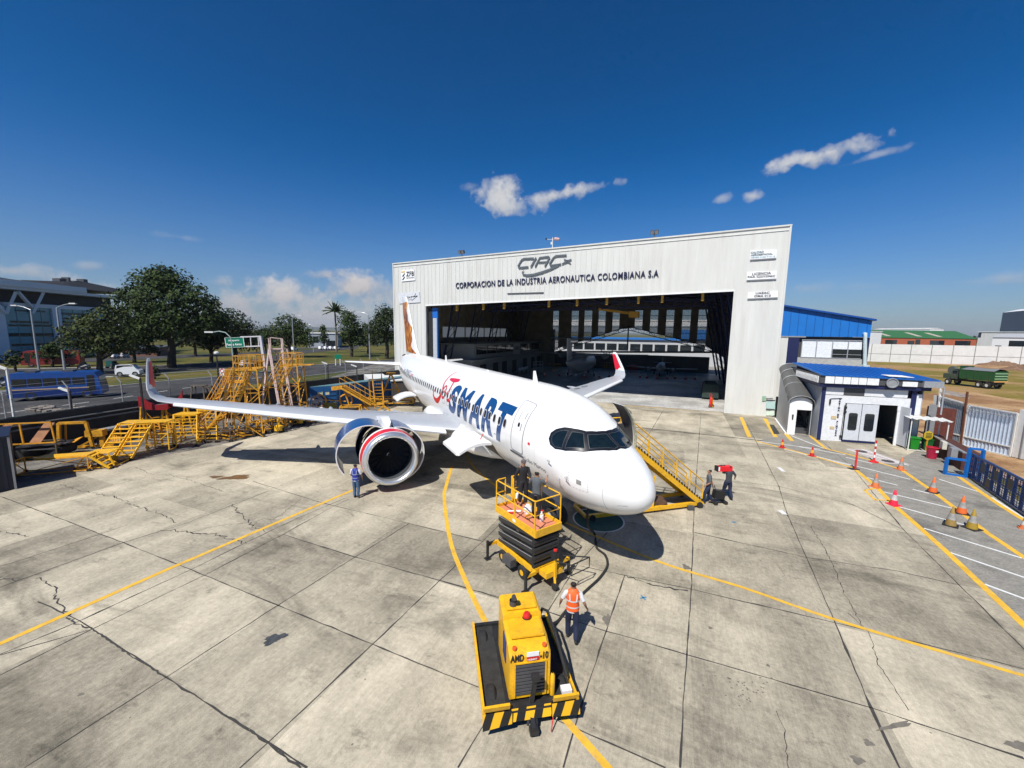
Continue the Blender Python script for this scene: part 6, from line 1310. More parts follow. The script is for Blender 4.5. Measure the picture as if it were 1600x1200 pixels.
def bus(pr, pf, label, body, lower, h, w=2.5, stripe=None, name='bus'):
    A, Bq = G(*pr), G(*pf); d = Bq - A; L = d.length; T = thing(name, label, 'bus', (A+Bq)/2, math.atan2(d.y, d.x))
    mb = MB(); P = [(-.5,.12),(-.5,.9),(-.48,.97),(-.45,1.),(.38,1.),(.43,.97),(.47,.8),(.49,.5),(.5,.3),(.495,.12)]; mb.loft([[Vector((x*L, y, z*h)) for x, z in P] for y in (-w/2, -w/2+.08, w/2-.08, w/2)], cap=True)
    for v in mb.v:
        if abs(abs(v.y) - w/2) < 1e-4 and v.z > h*.93: v.y *= .95
    mb.build('body', body, T, smooth=True, angle=30)
    mb = MB(); [mb.box((-.01*L, s*(w/2+.005), h*.24), (L*.96, .02, h*.24)) for s in (-1,1)]; mb.build('lower_panel', lower, T)
    nwin = 5
    for s in (-1, 1):
        for k in range(nwin): x0 = -L*.44 + k*L*.155; mb = MB(); mb.box((x0 + L*.07, s*(w/2+.006), h*.66), (L*.135, .03, h*.27)); mb.build('window', GLASS, T)
        mb = MB(); mb.box((L*.385, s*(w/2+.006), h*.56), (L*.085, .03, h*.62)); mb.build('door', GLASS, T)
    mb = MB(); mb.prism([(L*.468, -w*.44, h*.80), (L*.468, w*.44, h*.80), (L*.492, w*.46, h*.42), (L*.492, -w*.46, h*.42)], (.04,0,0)); mb.build('windscreen', GLASS, T); mb = MB(); mb.box((-L*.503, 0, h*.7), (.03, w*.7, h*.22)); mb.build('rear_window', GLASS, T)
    mb = MB(); mb.box((L*.12, 0, h*1.03), (L*.12, w*.5, .2)); mb.box((-L*.28, 0, h*1.03), (L*.12, w*.5, .16)); mb.build('roof_hatch', DGREY, T)
    if stripe: mb = MB(); [mb.box((-L*.05, s*(w/2+.02), h*.40), (L*.82, .02, h*.035)) for s in (-1,1)]; mb.build('stripe', stripe, T)
    [MB().box((-L*.503, s*w*.38, h*.35), (.03, .25, h*.15)).build('tail_light', RED, T) for s in (-1,1)]
    wheels(T, (-L*.27, L*.33), w, .48, .28); return T
bus((22, 625), (166, 617.5), 'long bright blue city bus on the near road', mat('bus_blue', (.004,.06,.27), .35, coat=.4), mat('bus_navy', (.008,.03,.15), .35), 3.0, stripe=mat('bus_stripe', (.55,.35,.2), .5))
bus((130, 571), (38, 573), 'red articulated bus with a white and green front before the glass building', mat('bus_red', (.22,.02,.015), .4), mat('bus_red', (.22,.02,.015)), 3.2)
# motorcyclist
g = G(372, 607); T = thing('motorcycle', 'motorcycle waiting behind the pale green pole', 'motorcycle', g, .4)
[MB().tube([(x + .3*cos(2*pi*k/14), 0, .32 + .3*sin(2*pi*k/14)) for k in range(14)], .07, closed=True).build('wheel', BLACK, T) for x in (-.65, .65)]; mb = MB(); mb.tube([(-.6,0,.6),(-.1,0,.75),(.3,0,.85),(.5,0,.95)], [.12,.16,.16,.06], n=8); mb.tube([(.65,0,.32),(.45,0,1.0)], .04); mb.tube([(.4,-.3,1.05),(.45,0,1.0),(.4,.3,1.05)], .03); mb.build('body', DGREY, T)
# boundary wall with lamps posts and barbed wire
FW = [(-120, 676), (0, 655), (100, 641), (209, 626), (300, 616), (366, 610), (480, 595.6), (560, 585.5), (623, 578)]
FP = [G(*p, 2.5) for p in FW]; FP = [Vector((p.x, p.y, 0)) for p in FP]
T = thing('yard_wall', 'long dark boundary wall with a pale coping behind the yellow stands', 'wall', FP[3])
mb = MB()
for a, b in zip(FP[:-1], FP[1:]):
    n_ = Vector((-(b-a).y, (b-a).x, 0)).normalized()*.1; mb.prism([a+n_, b+n_, b-n_, a-n_], (0,0,2.42))
mb.build('wall_panel', mat('dark_wall', (.035, .035, .035), .9, var=.3, scale=1.5), T, world=True)
mb = MB(); mb.tube([p + Vector((0,0,2.48)) for p in FP], .07); mb.build('coping', mat('wall_coping', (.10, .11, .10), .7), T, world=True)
mb = MB(); [mb.tube([p + Vector((0.35,0,z)) for p in FP[:6]], .05) for z in (2.0, 1.7)]; mb.build('pipe', mat('dark_pipe', (.16,.17,.17), .5), T, world=True)
T = thing('wire_fence', 'thin security fence with angled tops standing on the dark yard wall', 'fence', FP[3])
FG = mat('fence_grey', (.30, .31, .32), .5, metal=.3)
def along(s):
    acc = 0
    for a, b in zip(FP[:-1], FP[1:]):
        L = (b-a).length
        if s <= acc + L: return a.lerp(b, (s-acc)/L)
        acc += L
    return FP[-1]
TL = sum((b-a).length for a, b in zip(FP[:-1], FP[1:])); s = .5; k = 0
while s < TL - 1 and k < 26:
    p = along(s); mb = MB(); mb.bar(p + Vector((0,0,2.4)), p + Vector((0,0,4.0)), .06); mb.bar(p + Vector((0,0,4.0)), p + Vector((-.45,.1,4.45)), .05); mb.build('fence_post', FG, T, world=True); s += 3.0; k += 1
mb = MB(); [mb.tube([p + Vector((ox,0,z)) for p in FP[:-1]], .010, n=4) for z, ox in ((2.8,0),(3.2,0),(3.6,0),(3.95,0),(4.2,-.22),(4.42,-.42))]; mb.build('fence_wire', FG, T, world=True)
for (px, py, tx, ty, lab) in ((224, 640, 209, 590, 'black post with a tilted white lamp left of the near winglet'), (513, 592, 510, 568, 'dark post with a small white camera arm above the blue container'), (20, 640, 5, 575, 'thin white pole with a red and white head at far left'), (112, 640, 108, 610, 'short grey post with a box above the left wall'), (558, 590, 557, 572, 'thin dark post on the wall right of the blue container')):
    g = G(px, py, 2.4)*1.03; g.z = 0; h = WALL(tx, ty, g, g + Vector((1,0,0))).z; T = thing('camera_post', lab, 'post', g, 0, 'posts along the dark yard wall'); mb = MB(); mb.bar((0,0,0), (0,0,h), .1); mb.build('post', BLACK if 'white pole' not in lab else DWHITE, T); mb = MB(); mb.box((-.35,0,h+.05), (.75,.14,.12), M=Matrix.Rotation(.35, 3, 'Y')); mb.build('lamp_arm', DWHITE, T)
g = G(350, 613); T = thing('round_traffic_sign', 'small white traffic sign with red ring just left of the pale green pole', 'road sign', g); mb = MB(); mb.bar((0,0,0),(0,0,2.6),.06); mb.build('post', GREY, T); mb = MB(); mb.box((0,0,2.6),(.6,.05,.9)); mb.build('sign_plate', WHITE, T); mb = MB(); mb.tube([(.22*cos(2*pi*k/16),-.04,2.8+.22*sin(2*pi*k/16)) for k in range(16)], .04, closed=True); mb.build('red_ring', RED, T)
mb = MB(); rng = random.Random(8)
for k in range(40): c = G(rng.uniform(40, 130), rng.uniform(636, 643), .0); mb.box(c, (rng.uniform(.2,.7), rng.uniform(.2,.6), rng.uniform(.15,.5)), rz=rng.random()*3)
tag(mb.build('rubble', mat('rubble_stone', (.22,.19,.16), .95, var=.3)), 'grey rubble heap beyond the wall under the blue bus', 'rubble', kind='stuff')
# ================================================================ BACKGROUND, RIGHT
A, Bq = G(1330, 563.5), G(1900, 582); T = thing('perimeter_wall', 'long white concrete panel wall across the right hand field', 'wall', A); h = WALL(1400, 538, A, Bq).z; d = (Bq-A); L = d.length; d.normalize(); n_ = Vector((-d.y, d.x, 0))
WP_ = mat('perimeter_white', (.62,.62,.60), .8, var=.05, scale=.8, dirt=(.4,.38,.34,.4,.5))
mb = MB(); mb.prism([A - Vector((0,0,.3)), Bq - Vector((0,0,.3)), Bq + n_*.3 - Vector((0,0,.3)), A + n_*.3 - Vector((0,0,.3))], (0,0,h+.3)); mb.build('wall_panel', WP_, T, world=True)
mb = MB(); x = 0
while x < L: mb.bar(A + d*x - n_*.05, A + d*x - n_*.05 + Vector((0,0,h)), .14); x += 5.1
mb.bar(A - n_*.04 + Vector((0,0,h*.45)), Bq - n_*.04 + Vector((0,0,h*.45)), .07); mb.build('panel_joints', mat('panel_joint_grey', (.30,.30,.29), .8), T, world=True)
def gpts(a, b, k): return a.lerp(b, k)
T, q, L, h = simple_building('green_roof_building', 'brick building with a big green metal roof behind the white wall', (1372, 1523), (549, 551), 527.5, 24, mat('brick_orange', (.42,.11,.05), .85, var=.15, scale=2), mat('green_roof', (.035,.13,.04), .5, var=.06), 4.6, [(.06,.18,.25,.85), (.29,.36,.2,.8), (.37,.42,.3,.9), (.52,.67,.3,.85), (.78,.94,.3,.85)])
[MB().prism([q(L*x, 2, h+.95), q(L*(x+.05), 2, h+.95), q(L*(x+.01), 8, h+3.2), q(L*(x-.04), 8, h+3.2)], (0,0,.08)).build('skylight', mat('skylight_grey', (.35,.33,.28), .7), T, world=True) for x in (.10, .42, .63)]
simple_building('white_shed', 'white shed with stained pale roof, left behind the green roof', (1362, 1450), (532, 534), 515, 30, WHITE, mat('stained_roof', (.50,.50,.48), .8, var=.3, scale=.4), 3.2)
simple_building('white_annex', 'small white building at the left end of the green roof', (1360, 1374), (550, 550), 518, 10, WHITE, WHITE, 0)
simple_building('long_white_building', 'long low white building with streaked wall right of the green roof', (1524, 1700), (552, 559), 519, 14, mat('streaked_white', (.60,.60,.58), .8, var=.1, stretch=(3,3,.2), dirt=(.25,.23,.2,.5,.8)), WHITE, 0, [(.0,.03,.75,.98)])
simple_building('white_gable_house', 'white gabled house with dark windows at the right edge', (1546, 1680), (558, 564), 527, 10, WHITE, mat('house_roof_edge', (.35,.36,.38), .6), 1.6, [(.05,.13,.25,.6), (.22,.5,.45,.85)])
simple_building('grey_hangar', 'tall grey-blue hangar with white roof at the far right edge', (1559, 1800), (534, 540), 489, 60, mat('grey_blue_sheet', (.15,.19,.24), .6, var=.1), WHITE, 8)
g = G(1471, 527); h = WALL(1471, 503, g, g + Vector((1,0,0))).z; T = thing('water_tower', 'small round water tower on the skyline behind the green roof', 'water tower', g); mb = MB(); mb.lathe([(-2.2,.1),(-1.5,1.6),(0,2.4),(1.4,1.7),(2.1,.1)], (0,0,h), (0,0,1), n=16); mb.build('tank', DWHITE, T, smooth=True); [MB().bar((x,y,0),(x*.5,y*.5,h-1.5),.3).build('leg', DGREY, T) for x in (-2,2) for y in (-2,2)]
g = G(1446, 527); h = WALL(1446, 499, g, g + Vector((1,0,0))).z; T = thing('light_mast', 'thin dark mast with a crossbar on the skyline left of the water tower', 'mast', g); mb = MB(); mb.bar((0,0,0),(0,0,h),.35); mb.bar((-2.5,0,h-.5),(2.5,0,h-.5),.5); mb.build('mast', DGREY, T)
for k, (x0, x1, yb, yt) in enumerate(((1490, 1512, 521, 508.5), (1510, 1535, 521, 510.5), (1533, 1560, 521.5, 508))):
    c = (x0+x1)/2; tree(c, yb, yt, (x1-x0)/2+2, ['round dark tree of the far row, nearest the green roof', 'dark tree in the middle of the far row on the right', 'dark tree of the far row beside the grey hangar'][k], 2, 700, 41+k, 2.2, group='far tree row on the right', low=.0)
def far_ridge(name, y, x0, x1, h, seed, m):
    rng = random.Random(seed); mb = MB(); n = 60; ph = [rng.random()*6 for _ in range(4)]
    top, bot = [], []
    for i in range(n+1):
        x = x0 + (x1-x0)*i/n; hh = h*(.55 + .25*sin(i*.13+ph[0]) + .15*sin(i*.31+ph[1]) + .06*sin(i*.8+ph[2])); top.append(Vector((x, y + 300, max(2, hh)))); bot.append(Vector((x, y, -1)))
    back = [p + Vector((0, 500, -p.z - 1)) for p in top]; mb.loft([bot, top, back], closed=False); o = mb.build(name, m, kind='structure', smooth=True)
far_ridge('hill', 5200, 3200, 12000, 155, 3, mat('hill_scrub', (.045,.06,.035), .95, var=.3, scale=.003)); far_ridge('hill', 6000, -12000, 3500, 55, 5, MATS['hill_scrub'])
# distant low vegetation masses and town blocks on the horizon (left) seen between trees
mb = MB(); rng = random.Random(12)
for k in range(2600):
    px = rng.uniform(-60, 625); y = rng.uniform(210, 420); x = (px-800)/F_PX*y; z = abs(rng.gauss(0, 2.6)); s = rng.uniform(1.2, 2.6)
    d = Vector((rng.gauss(0,1), rng.gauss(0,1)-1, rng.gauss(0,1)+.5)).normalized(); u = d.orthogonal().normalized(); v = d.cross(u); p = Vector((x, y, z)); mb.add([p-u*s, p-v*s*.7, p+u*s, p+v*s*.7], [(0,1,2,3)])
tag(mb.build('far_scrub', LEAF[2], fix=False), 'dark mass of far bushes on the left horizon', 'bushes', kind='stuff')
mb = MB()
for k in range(2200):
    px = rng.uniform(1360, 1720); y = rng.uniform(700, 1000); x = (px-800)/F_PX*y; z = abs(rng.gauss(0, 4.)); s = rng.uniform(3, 5.5)
    d = Vector((rng.gauss(0,1), rng.gauss(0,1)-1, rng.gauss(0,1)+.5)).normalized(); u = d.orthogonal().normalized(); v = d.cross(u); p = Vector((x, y, z)); mb.add([p-u*s, p-v*s*.7, p+u*s, p+v*s*.7], [(0,1,2,3)])
tag(mb.build('far_wood', LEAF[2], fix=False), 'dark far wood below the hills on the right horizon', 'wood', kind='stuff')
# earth mounds
def mound(px, py, rx, ry, h, lab, seed):
    g = G(px, py); rng = random.Random(seed); mb = MB(); rings = []
    for j in range(7):
        u = j/6; rings.append([Vector((cos(2*pi*i/22)*rx*(1-u*.96)*(1+.2*sin(3*i+seed+j)), sin(2*pi*i/22)*ry*(1-u*.96), h*(sin(u*pi/2))*(1+.18*sin(i*1.7+j*2+seed)) - .1)) for i in range(22)])
    mb.loft(rings, cap=True); o = mb.build('earth_mound', mat('mound_earth', (.17,.10,.06), .95, var=.35, scale=1.2), smooth=False); o.location = g; tag(o, lab, 'earth mound', 'mounds of dug earth along the white wall')
mound(1518, 567, 7, 3, 2.6, 'pointed earth mound behind the dump truck', 1); mound(1575, 571, 9, 3, 1.8, 'long low earth mound at the right, against the white wall', 2); mound(1600, 578, 6, 3, 1.4, 'nearer earth mound at the right edge of the field', 4); mound(1548, 569, 4, 2, 1.2, 'smallest earth mound between the pointed and the long one', 6)
# dump truck (seen from behind, left side)
TP = G(1560, 608); TD = (G(1487, 600) - TP); TD.normalize(); T = thing('dump_truck', 'green dump truck with a tarpaulin cover standing on the field', 'truck', TP, math.atan2(TD.y, TD.x)); T.scale = (.80, .95, .95)
TGN = mat('truck_green', (.018,.085,.028), .5, var=.15, dirt=(.12,.10,.06,.5,1)); LT = 8.6
mb = MB(); mb.loft([[Vector((x, y, 1.35)), Vector((x, y*1.08, 3.0))] for x, y in ((0,-1.25),(5.6,-1.25),(5.6,1.25),(0,1.25))] + [[Vector((0,-1.25,1.35)), Vector((0,-1.35,3.0))]], closed=False); mb.box((2.8,0,1.35),(5.6,2.5,.1)); mb.build('tipper_body', TGN, T)
mb = MB(); mb.box((-.06,0,2.15),(.1,2.6,1.7)); mb.build('tailgate', TGN, T); [MB().box((-.14,0,z),(.08,2.4,.12)).build('tailgate_rib', mat('pale_green_trim', (.35,.55,.33), .5), T) for z in (1.75,2.2,2.65)]; mb = MB(); mb.box((-.2,0,1.28),(.1,2.6,.2)); mb.build('bumper_stripe', mat('warning_orange', (.65,.35,.1), .5), T)
[MB().box((.6+k*1.25, s*1.32, 2.15),(.14,.1,1.6)).build('side_rib', TGN, T) for k in range(5) for s in (-1,1)]
mb = MB(); mb.loft([[Vector((x, -1.4, 3.0)), Vector((x, -.7, 3.3+.12*sin(x*2))), Vector((x, .3, 3.4+.1*sin(x*3))), Vector((x, 1.4, 3.0))] for x in (0,1,2,3,4,5,5.6)], closed=False); mb.build('tarpaulin', mat('grey_tarp', (.16,.17,.18), .8, var=.2), T, smooth=True)
mb = MB(); mb.box((5.75,0,2.6),(.15,2.7,1.9)); mb.box((6.0,0,3.55),(.9,2.7,.1)); mb.build('headboard', TGN, T)
mb = MB(); mb.loft([[Vector((x, y, z)) for y, z in ((-1.1,1.1),(-1.15,2.0),(-1.0,2.9 if x < 7.4 else 2.0),(1.0,2.9 if x < 7.4 else 2.0),(1.15,2.0),(1.1,1.1))] for x in (6.15,7.3,7.5,8.9)], cap=True); mb.build('cab', mat('cab_grime', (.05,.07,.05), .7, var=.6, scale=3), T); [MB().box((6.75, s*1.12, 2.35),(.8,.06,.6)).build('cab_window', GLASS, T) for s in (-1,1)]
mb = MB(); mb.cyl((8.3,.2,2.6),(8.3,-.5,2.6),.75,n=16); mb.build('raised_bonnet_tank', mat('dull_metal', (.10,.11,.10), .5), T)
for x in (1.0, 2.4, 7.9):
    for s in (-1,1): mb = MB(); mb.lathe([(-.25,.3),(-.25,.5),(-.18,.55),(.18,.55),(.25,.5),(.25,.3)], (x, s*1.0, .55), (0,1,0), n=18); o = mb.build('wheel', RUBBER, T); mb = MB(); mb.cyl((x,s*1.0-.2,.55),(x,s*1.0+.2,.55),.3,n=12); mb.build('rim', DWHITE, o)
mb = MB(); mb.box((4.2,0,.95),(8.4,.9,.35)); mb.box((.4,0,.95),(.6,2.3,.4)); mb.build('chassis', BLACK, T)
# neighbouring hall seen through the hangar
q0 = H(44, 68); T = thing('neighbour_hall', 'white hall with a row of windows seen through the back of the hangar', 'building', q0)
mb = MB(); Hb(mb, -22, 44, 68, 90, 0, 6.6); mb.build('wall', mat('hall_wall_grey', (.42,.43,.44), .7), T, world=True); mb = MB(); Hb(mb, -22, 44, 67.5, 90, 6.6, 7.0); Hb(mb, -22, 9, 67.2, 90, 7.0, 9.4, 7.0, 9.4); mb.build('roof', mat('hall_blue', (.02,.15,.45), .5), T, world=True)
mb = MB(); Hb(mb, -22, 44, 67.6, 67.9, 10.4, 12.0); mb.build('upper_band', WHITE, T, world=True)
for k in range(12): mb = MB(); Hb(mb, 3+k*3.2, 5.7+k*3.2, 67.9, 67.97, 3.6, 5.4); mb.build('window', GLASS, T, world=True)
mb = MB(); Hb(mb, 3, 44, 47.5, 49, 0, 3.4); tag(mb.build('added_crate_row', mat('added_crate_grey', (.10,.10,.10), .7, var=.4, scale=.3)), 'low grey row of crates behind the back of the hangar', 'crates')  # dark block added to keep the sunlit rear ground out of view
sheet('rear_apron', [H(-20, 46.3)[:2], H(60, 46.3)[:2], H(60, 110)[:2], H(-20, 110)[:2]], ASPH2, -.02)
# ================================================================ YARD EQUIPMENT (left)
def QX(px, py, g, dy=0): return WALL(px, py, g, g + Vector((1, -.0, 0))) + Vector((0, dy, 0))
def stair(T, P0, P1, wv, n, mt, tread=None, rail=0., side=(0, 1), railm=None, bar=.06, treadd=.24, grp='step'):
    """P0 bottom edge centre, P1 top edge centre (local), wv = full width vector"""
    P0, P1, wv = Vector(P0), Vector(P1), Vector(wv); hd = Vector((P1.x-P0.x, P1.y-P0.y, 0)); run = hd.length; hd = hd.normalized() if run > 0 else Vector((1,0,0)); tread = tread or mt; railm = railm or mt
    for k in side: mb = MB(); o = wv*(k-.5); mb.bar(P0+o, P1+o, bar, bar*2); mb.build('stringer', mt, T)
    for i in range(n): p = P0.lerp(P1, (i+.7)/n); mb = MB(); mb.add([p-wv*.5-hd*treadd/2, p+wv*.5-hd*treadd/2, p+wv*.5+hd*treadd/2, p-wv*.5+hd*treadd/2] + [q + Vector((0,0,.03)) for q in (p-wv*.5-hd*treadd/2, p+wv*.5-hd*treadd/2, p+wv*.5+hd*treadd/2, p-wv*.5+hd*treadd/2)], [(3,2,1,0),(4,5,6,7),(0,1,5,4),(1,2,6,5),(2,3,7,6),(3,0,4,7)]); mb.build(grp, tread, T)
    if rail:
        for k in side:
            o = wv*(k-.5); up = Vector((0,0,rail)); mb = MB(); mb.tube([P0+o, P0+o+up, P1+o+up, P1+o], bar*.45, n=6); mb.tube([P0+o+up*.5, P1+o+up*.5], bar*.4, n=6); m = max(2, int((P1-P0).length/.9))
            for i in range(1, m): q = P0.lerp(P1, i/m)+o; mb.tube([q, q+up], bar*.38, n=5)
            mb.build('handrail', railm, T)
def legs(T, pts, mt, w=.06):
    for a, b in pts: mb = MB(); mb.bar(a, b, w); mb.build('leg', mt, T)
def braces(T, pts, mt, w=.045, name='brace_frame'):
    mb = MB(); [mb.bar(a, b, w) for a, b in pts]; mb.build(name, mt, T)
def castors(T, pts, r=.1):
    for p in pts: mb = MB(); mb.cyl((p[0], p[1]-.04, r), (p[0], p[1]+.04, r), r, n=12); mb.build('castor', RUBBER, T)
def slab(T, c, d, mt, name='platform', rz=0): mb = MB(); mb.box(c, d, rz=rz); mb.build(name, mt, T)
def box_frame(T, x0, x1, y0, y1, z0, z1, mt, w=.06, name='frame', diag=False, mid=()):
    mb = MB(); C = [(x0,y0),(x1,y0),(x1,y1),(x0,y1)]
    for i in range(4):
        a, b = C[i], C[(i+1)%4]; mb.bar((*a,z0),(*a,z1),w)
        for z in (z0, z1, *mid): mb.bar((*a,z),(*b,z),w)
        if diag: mb.bar((*a,z0),(*b,z1),w*.7)
    mb.build(name, mt, T)
YR = -.03
def at(px, py): g = G(px, py, YR); return g
STEEL_D = mat('rusty_frame', (.10, .075, .05), .7, var=.4)
# navy container corner at the far left
g = G(24, 766, YR); T = thing('navy_container', 'dark navy steel container cut by the left photo edge', 'container', g, R(50))
hgt = WALL(24, 683, g, g + Vector((1,0,0))).z; mb = MB(); mb.box((-2.6, 1.6, hgt/2), (5.2, 3.0, hgt)); mb.build('body', mat('navy_container_paint', (.004,.007,.022), .5, var=.2), T)
[MB().box((-.25-k*.32, .08, hgt*.5), (.12, .05, hgt*.9)).build('side_rib', MATS['navy_container_paint'], T) for k in range(15)]; mb = MB(); mb.box((-2.6, 1.6, hgt+.04), (5.3, 3.1, .07)); mb.build('lid', mat('navy_lid', (.008,.012,.03), .5), T); mb = MB(); mb.bar((.02,.1,0),(.02,.1,hgt),.08); mb.build('corner_post', GREY, T)
# low stand with long plank deck
g = at(62, 742); T = thing('low_work_platform', 'long low yellow stand with an orange-yellow plank deck beside the navy container', 'work stand', g, .35, 'yellow work stands parked along the wall')
slab(T, (1.1, .2, .95), (2.2, .75, .05), YEL); stair(T, (3.1, .2, .12), (2.25, .2, .92), (0, .75, 0), 4, YEL); box_frame(T, -.9, 2.2, -.2, .6, .12, .9, YEL2, .05, diag=True); braces(T, [((-.9,-.2,.9),(-1.6,-.2,.1)),((-.9,.6,.9),(-1.6,.6,.1))], YEL2); castors(T, [(-.9,-.2),(2.2,-.2),(2.2,.6),(-.9,.6)])
# frame holding brown boards
g = at(46, 716); T = thing('board_rack', 'dull yellow rack with two brown boards leaning in it near the left edge', 'rack', g, .3, None)
box_frame(T, -1.7, 1.6, -.4, .4, .1, 1.0, STEEL_D, .06); braces(T, [((-1.7,-.4,1.0),(-1.3,-.4,2.3)),((1.6,-.4,1.0),(1.5,-.4,2.3)),((-1.3,-.4,2.3),(1.5,-.4,2.3)),((.1,-.4,1.),(.05,-.4,2.3)),((-1.7,-.4,1.02),(1.6,-.4,1.02))], YEL2, .07, 'rack_frame')
for a, b in ((-1.5, -.75), (.55, 1.2)): mb = MB(); mb.prism([(a-.25,-.3,1.05),(a+.3,-.3,1.05),(b+.3,-.1,2.2),(b-.2,-.1,2.2)], (0,.05,0)); mb.build('board', WOOD, T)
slab(T, (0,0,.6), (3.1,.8,.04), DGREY, 'shelf')
# goalpost frame
g = at(118, 703); T = thing('goalpost_frame', 'thick orange-yellow goalpost shaped frame against the dark wall', 'frame', g, .25, None)
zz = WALL(118, 660, g, g + Vector((1,0,0))).z
mb = MB(); mb.bar((-.85,0,.2),(-.7,0,zz),.16); mb.bar((-.7,0,zz),(.75,0,zz),.16); mb.bar((.95,0,.2),(.75,0,zz),.16); mb.bar((-.62,.2,.2),(-.5,.2,zz-.1),.08); mb.build('frame', YEL3, T); castors(T, [(-.85,0),(.95,0)])
# tipped yellow machine between goalpost and stairs
g = at(150, 700); T = thing('yellow_hoist', 'low orange-yellow hoist with ribbed guards between goalpost frame and double stair', 'hoist', g, .3, None)
slab(T, (.1,0,1.05), (.95,.5,.42), YEL3, 'motor_box'); mb = MB(); mb.bar((.4,0,.1),(.4,0,.9),.22); mb.bar((-1,0,.15),(1,0,.15),.14); mb.bar((-.9,-.3,.1),(.2,0,.8),.1); mb.build('frame', YEL3, T)
for s in (-1, 1): mb = MB(); [mb.bar((s*1.0+k*.09*s, -.25, .5-k*.03),(s*.75+k*.09*s, .3, .8-k*.03),.045) for k in range(6)]; mb.build('guard', YEL2, T)
castors(T, [(-1,0),(1,0)])
# splayed low stool platform
g = at(157, 730); T = thing('low_stool_platform', 'small square yellow platform on splayed legs nearest the apron', 'work stand', g, .3, 'yellow work stands parked along the wall')
w = .52; slab(T, (0,.35,.86), (1.15,1.0,.04), YEL)
legs(T, [((sx*w,.35+sy*w,.84),(sx*w*1.75,.35+sy*w*1.5,.1)) for sx in (-1,1) for sy in (-1,1)], YEL); braces(T, [((-.9,-.43,.12),(.9,-.43,.12)),((.9,-.43,.12),(.9,1.1,.12)),((.9,1.1,.12),(-.9,1.1,.12)),((-.9,1.1,.12),(-.9,-.43,.12)),((-.7,-.3,.5),(.7,-.3,.5))], YEL); castors(T, [(-.9,-.43),(.9,-.43),(.9,1.1),(-.9,1.1)], .09)
# double wide stair stand
g = at(178, 722); T = thing('double_stair_stand', 'yellow stand with two stair flights side by side and a bright top deck', 'work stand', g, .28, 'yellow work stands parked along the wall')
hz = 2.05
for k in (0, 1): stair(T, (-.55+k*.98,.1,.15), (.0+k*.98,1.55,hz), (.86,-.1,0), 8, YEL, treadd=.28)
slab(T, (.05,2.0,hz+.03), (.9,.9,.04), YEL); slab(T, (1.35,1.85,hz+.03), (1.75,.95,.04), YEL)
legs(T, [((x,y,hz),(x,y,.1)) for x in (-.35,.95,2.15) for y in (1.5,2.4)], YEL); braces(T, [((.95,1.5,.6),(2.15,1.5,.6)),((.95,1.5,1.3),(2.15,1.5,1.3)),((.95,1.5,.2),(2.15,1.5,1.3)),((-.35,2.4,1.),(2.15,2.4,1.)),((.95,1.5,.2),(-.9,.1,.2)),((2.15,1.5,.15),(2.15,2.4,.15)),((2.15,1.5,hz),(3.0,1.2,hz))], YEL); castors(T, [(-.9,.1),(.8,.1),(2.15,1.5),(2.15,2.4)])
# two stands with ribs down to the right
def ribbed(px, py, lab, hz=2.0, w=1.45, n=9, rz=.12, run=1.15):
    g = at(px, py); T = thing('ribbed_stair_stand', lab, 'work stand', g, rz, 'yellow work stands parked along the wall')
    stair(T, (0,0,.15), (-.55,run,hz), (w,.12,0), n, YEL, treadd=.10); slab(T, (-.6,run+.45,hz+.03), (w+.1,.95,.05), YEL)
    legs(T, [((-.6+sx*w/2,run+.1+sy*.8,hz),(-.6+sx*w/2,run+.1+sy*.8,.1)) for sx in (-1,1) for sy in (0,1)], YEL)
    bb = []
    for k in range(1, 8): z = .15+k*.25; bb += [((-.6-w/2,run+.1,z),(-.6-w/2,run+.9,z))]
    bb += [((w*.5,0,.15),(-.6+w/2,run+.9,.15)),((-w*.5,0,.15),(-.6-w/2,run+.9,.15)),((-.6-w/2,run+.9,.3),(-.6+w/2,run+.9,1.6)),((-.6+w/2,run+.9,.3),(-.6-w/2,run+.9,1.6)),((-.6-w/2,run+.1,.3),(-.6+w/2,run+.1,1.2))]
    braces(T, bb, YEL, .05); castors(T, [(w*.5,0),(-w*.5,0),(-.6+w/2,run+.9),(-.6-w/2,run+.9)]); return T
ribbed(289, 698, 'left of two ribbed yellow stands under the wing tip, nearer the double stair'); ribbed(324, 692, 'right of two ribbed yellow stands under the wing tip, next to the scaffold tower', 2.2, 1.2, 9)
# fan of yellow slats behind
g = at(255, 700); T = thing('slatted_rack', 'yellow rack of long sloping slats left of the ribbed stands', 'rack', g, .25, None)
mb = MB(); [mb.bar((-.9+.05*k, 0, .2+k*.2),(.75, .15, .05+k*.17),.05) for k in range(9)]; [mb.bar((x,0,.1),(x-.1,0,1.9),.07) for x in (-.9,.0,.75)]; [mb.bar((x,.8,.1),(x,.8,1.7),.07) for x in (-.8,.7)]; mb.bar((-.8,.8,1.7),(.7,.8,1.7),.06); mb.build('slats', YEL2, T); castors(T, [(-.9,0),(.75,0)])
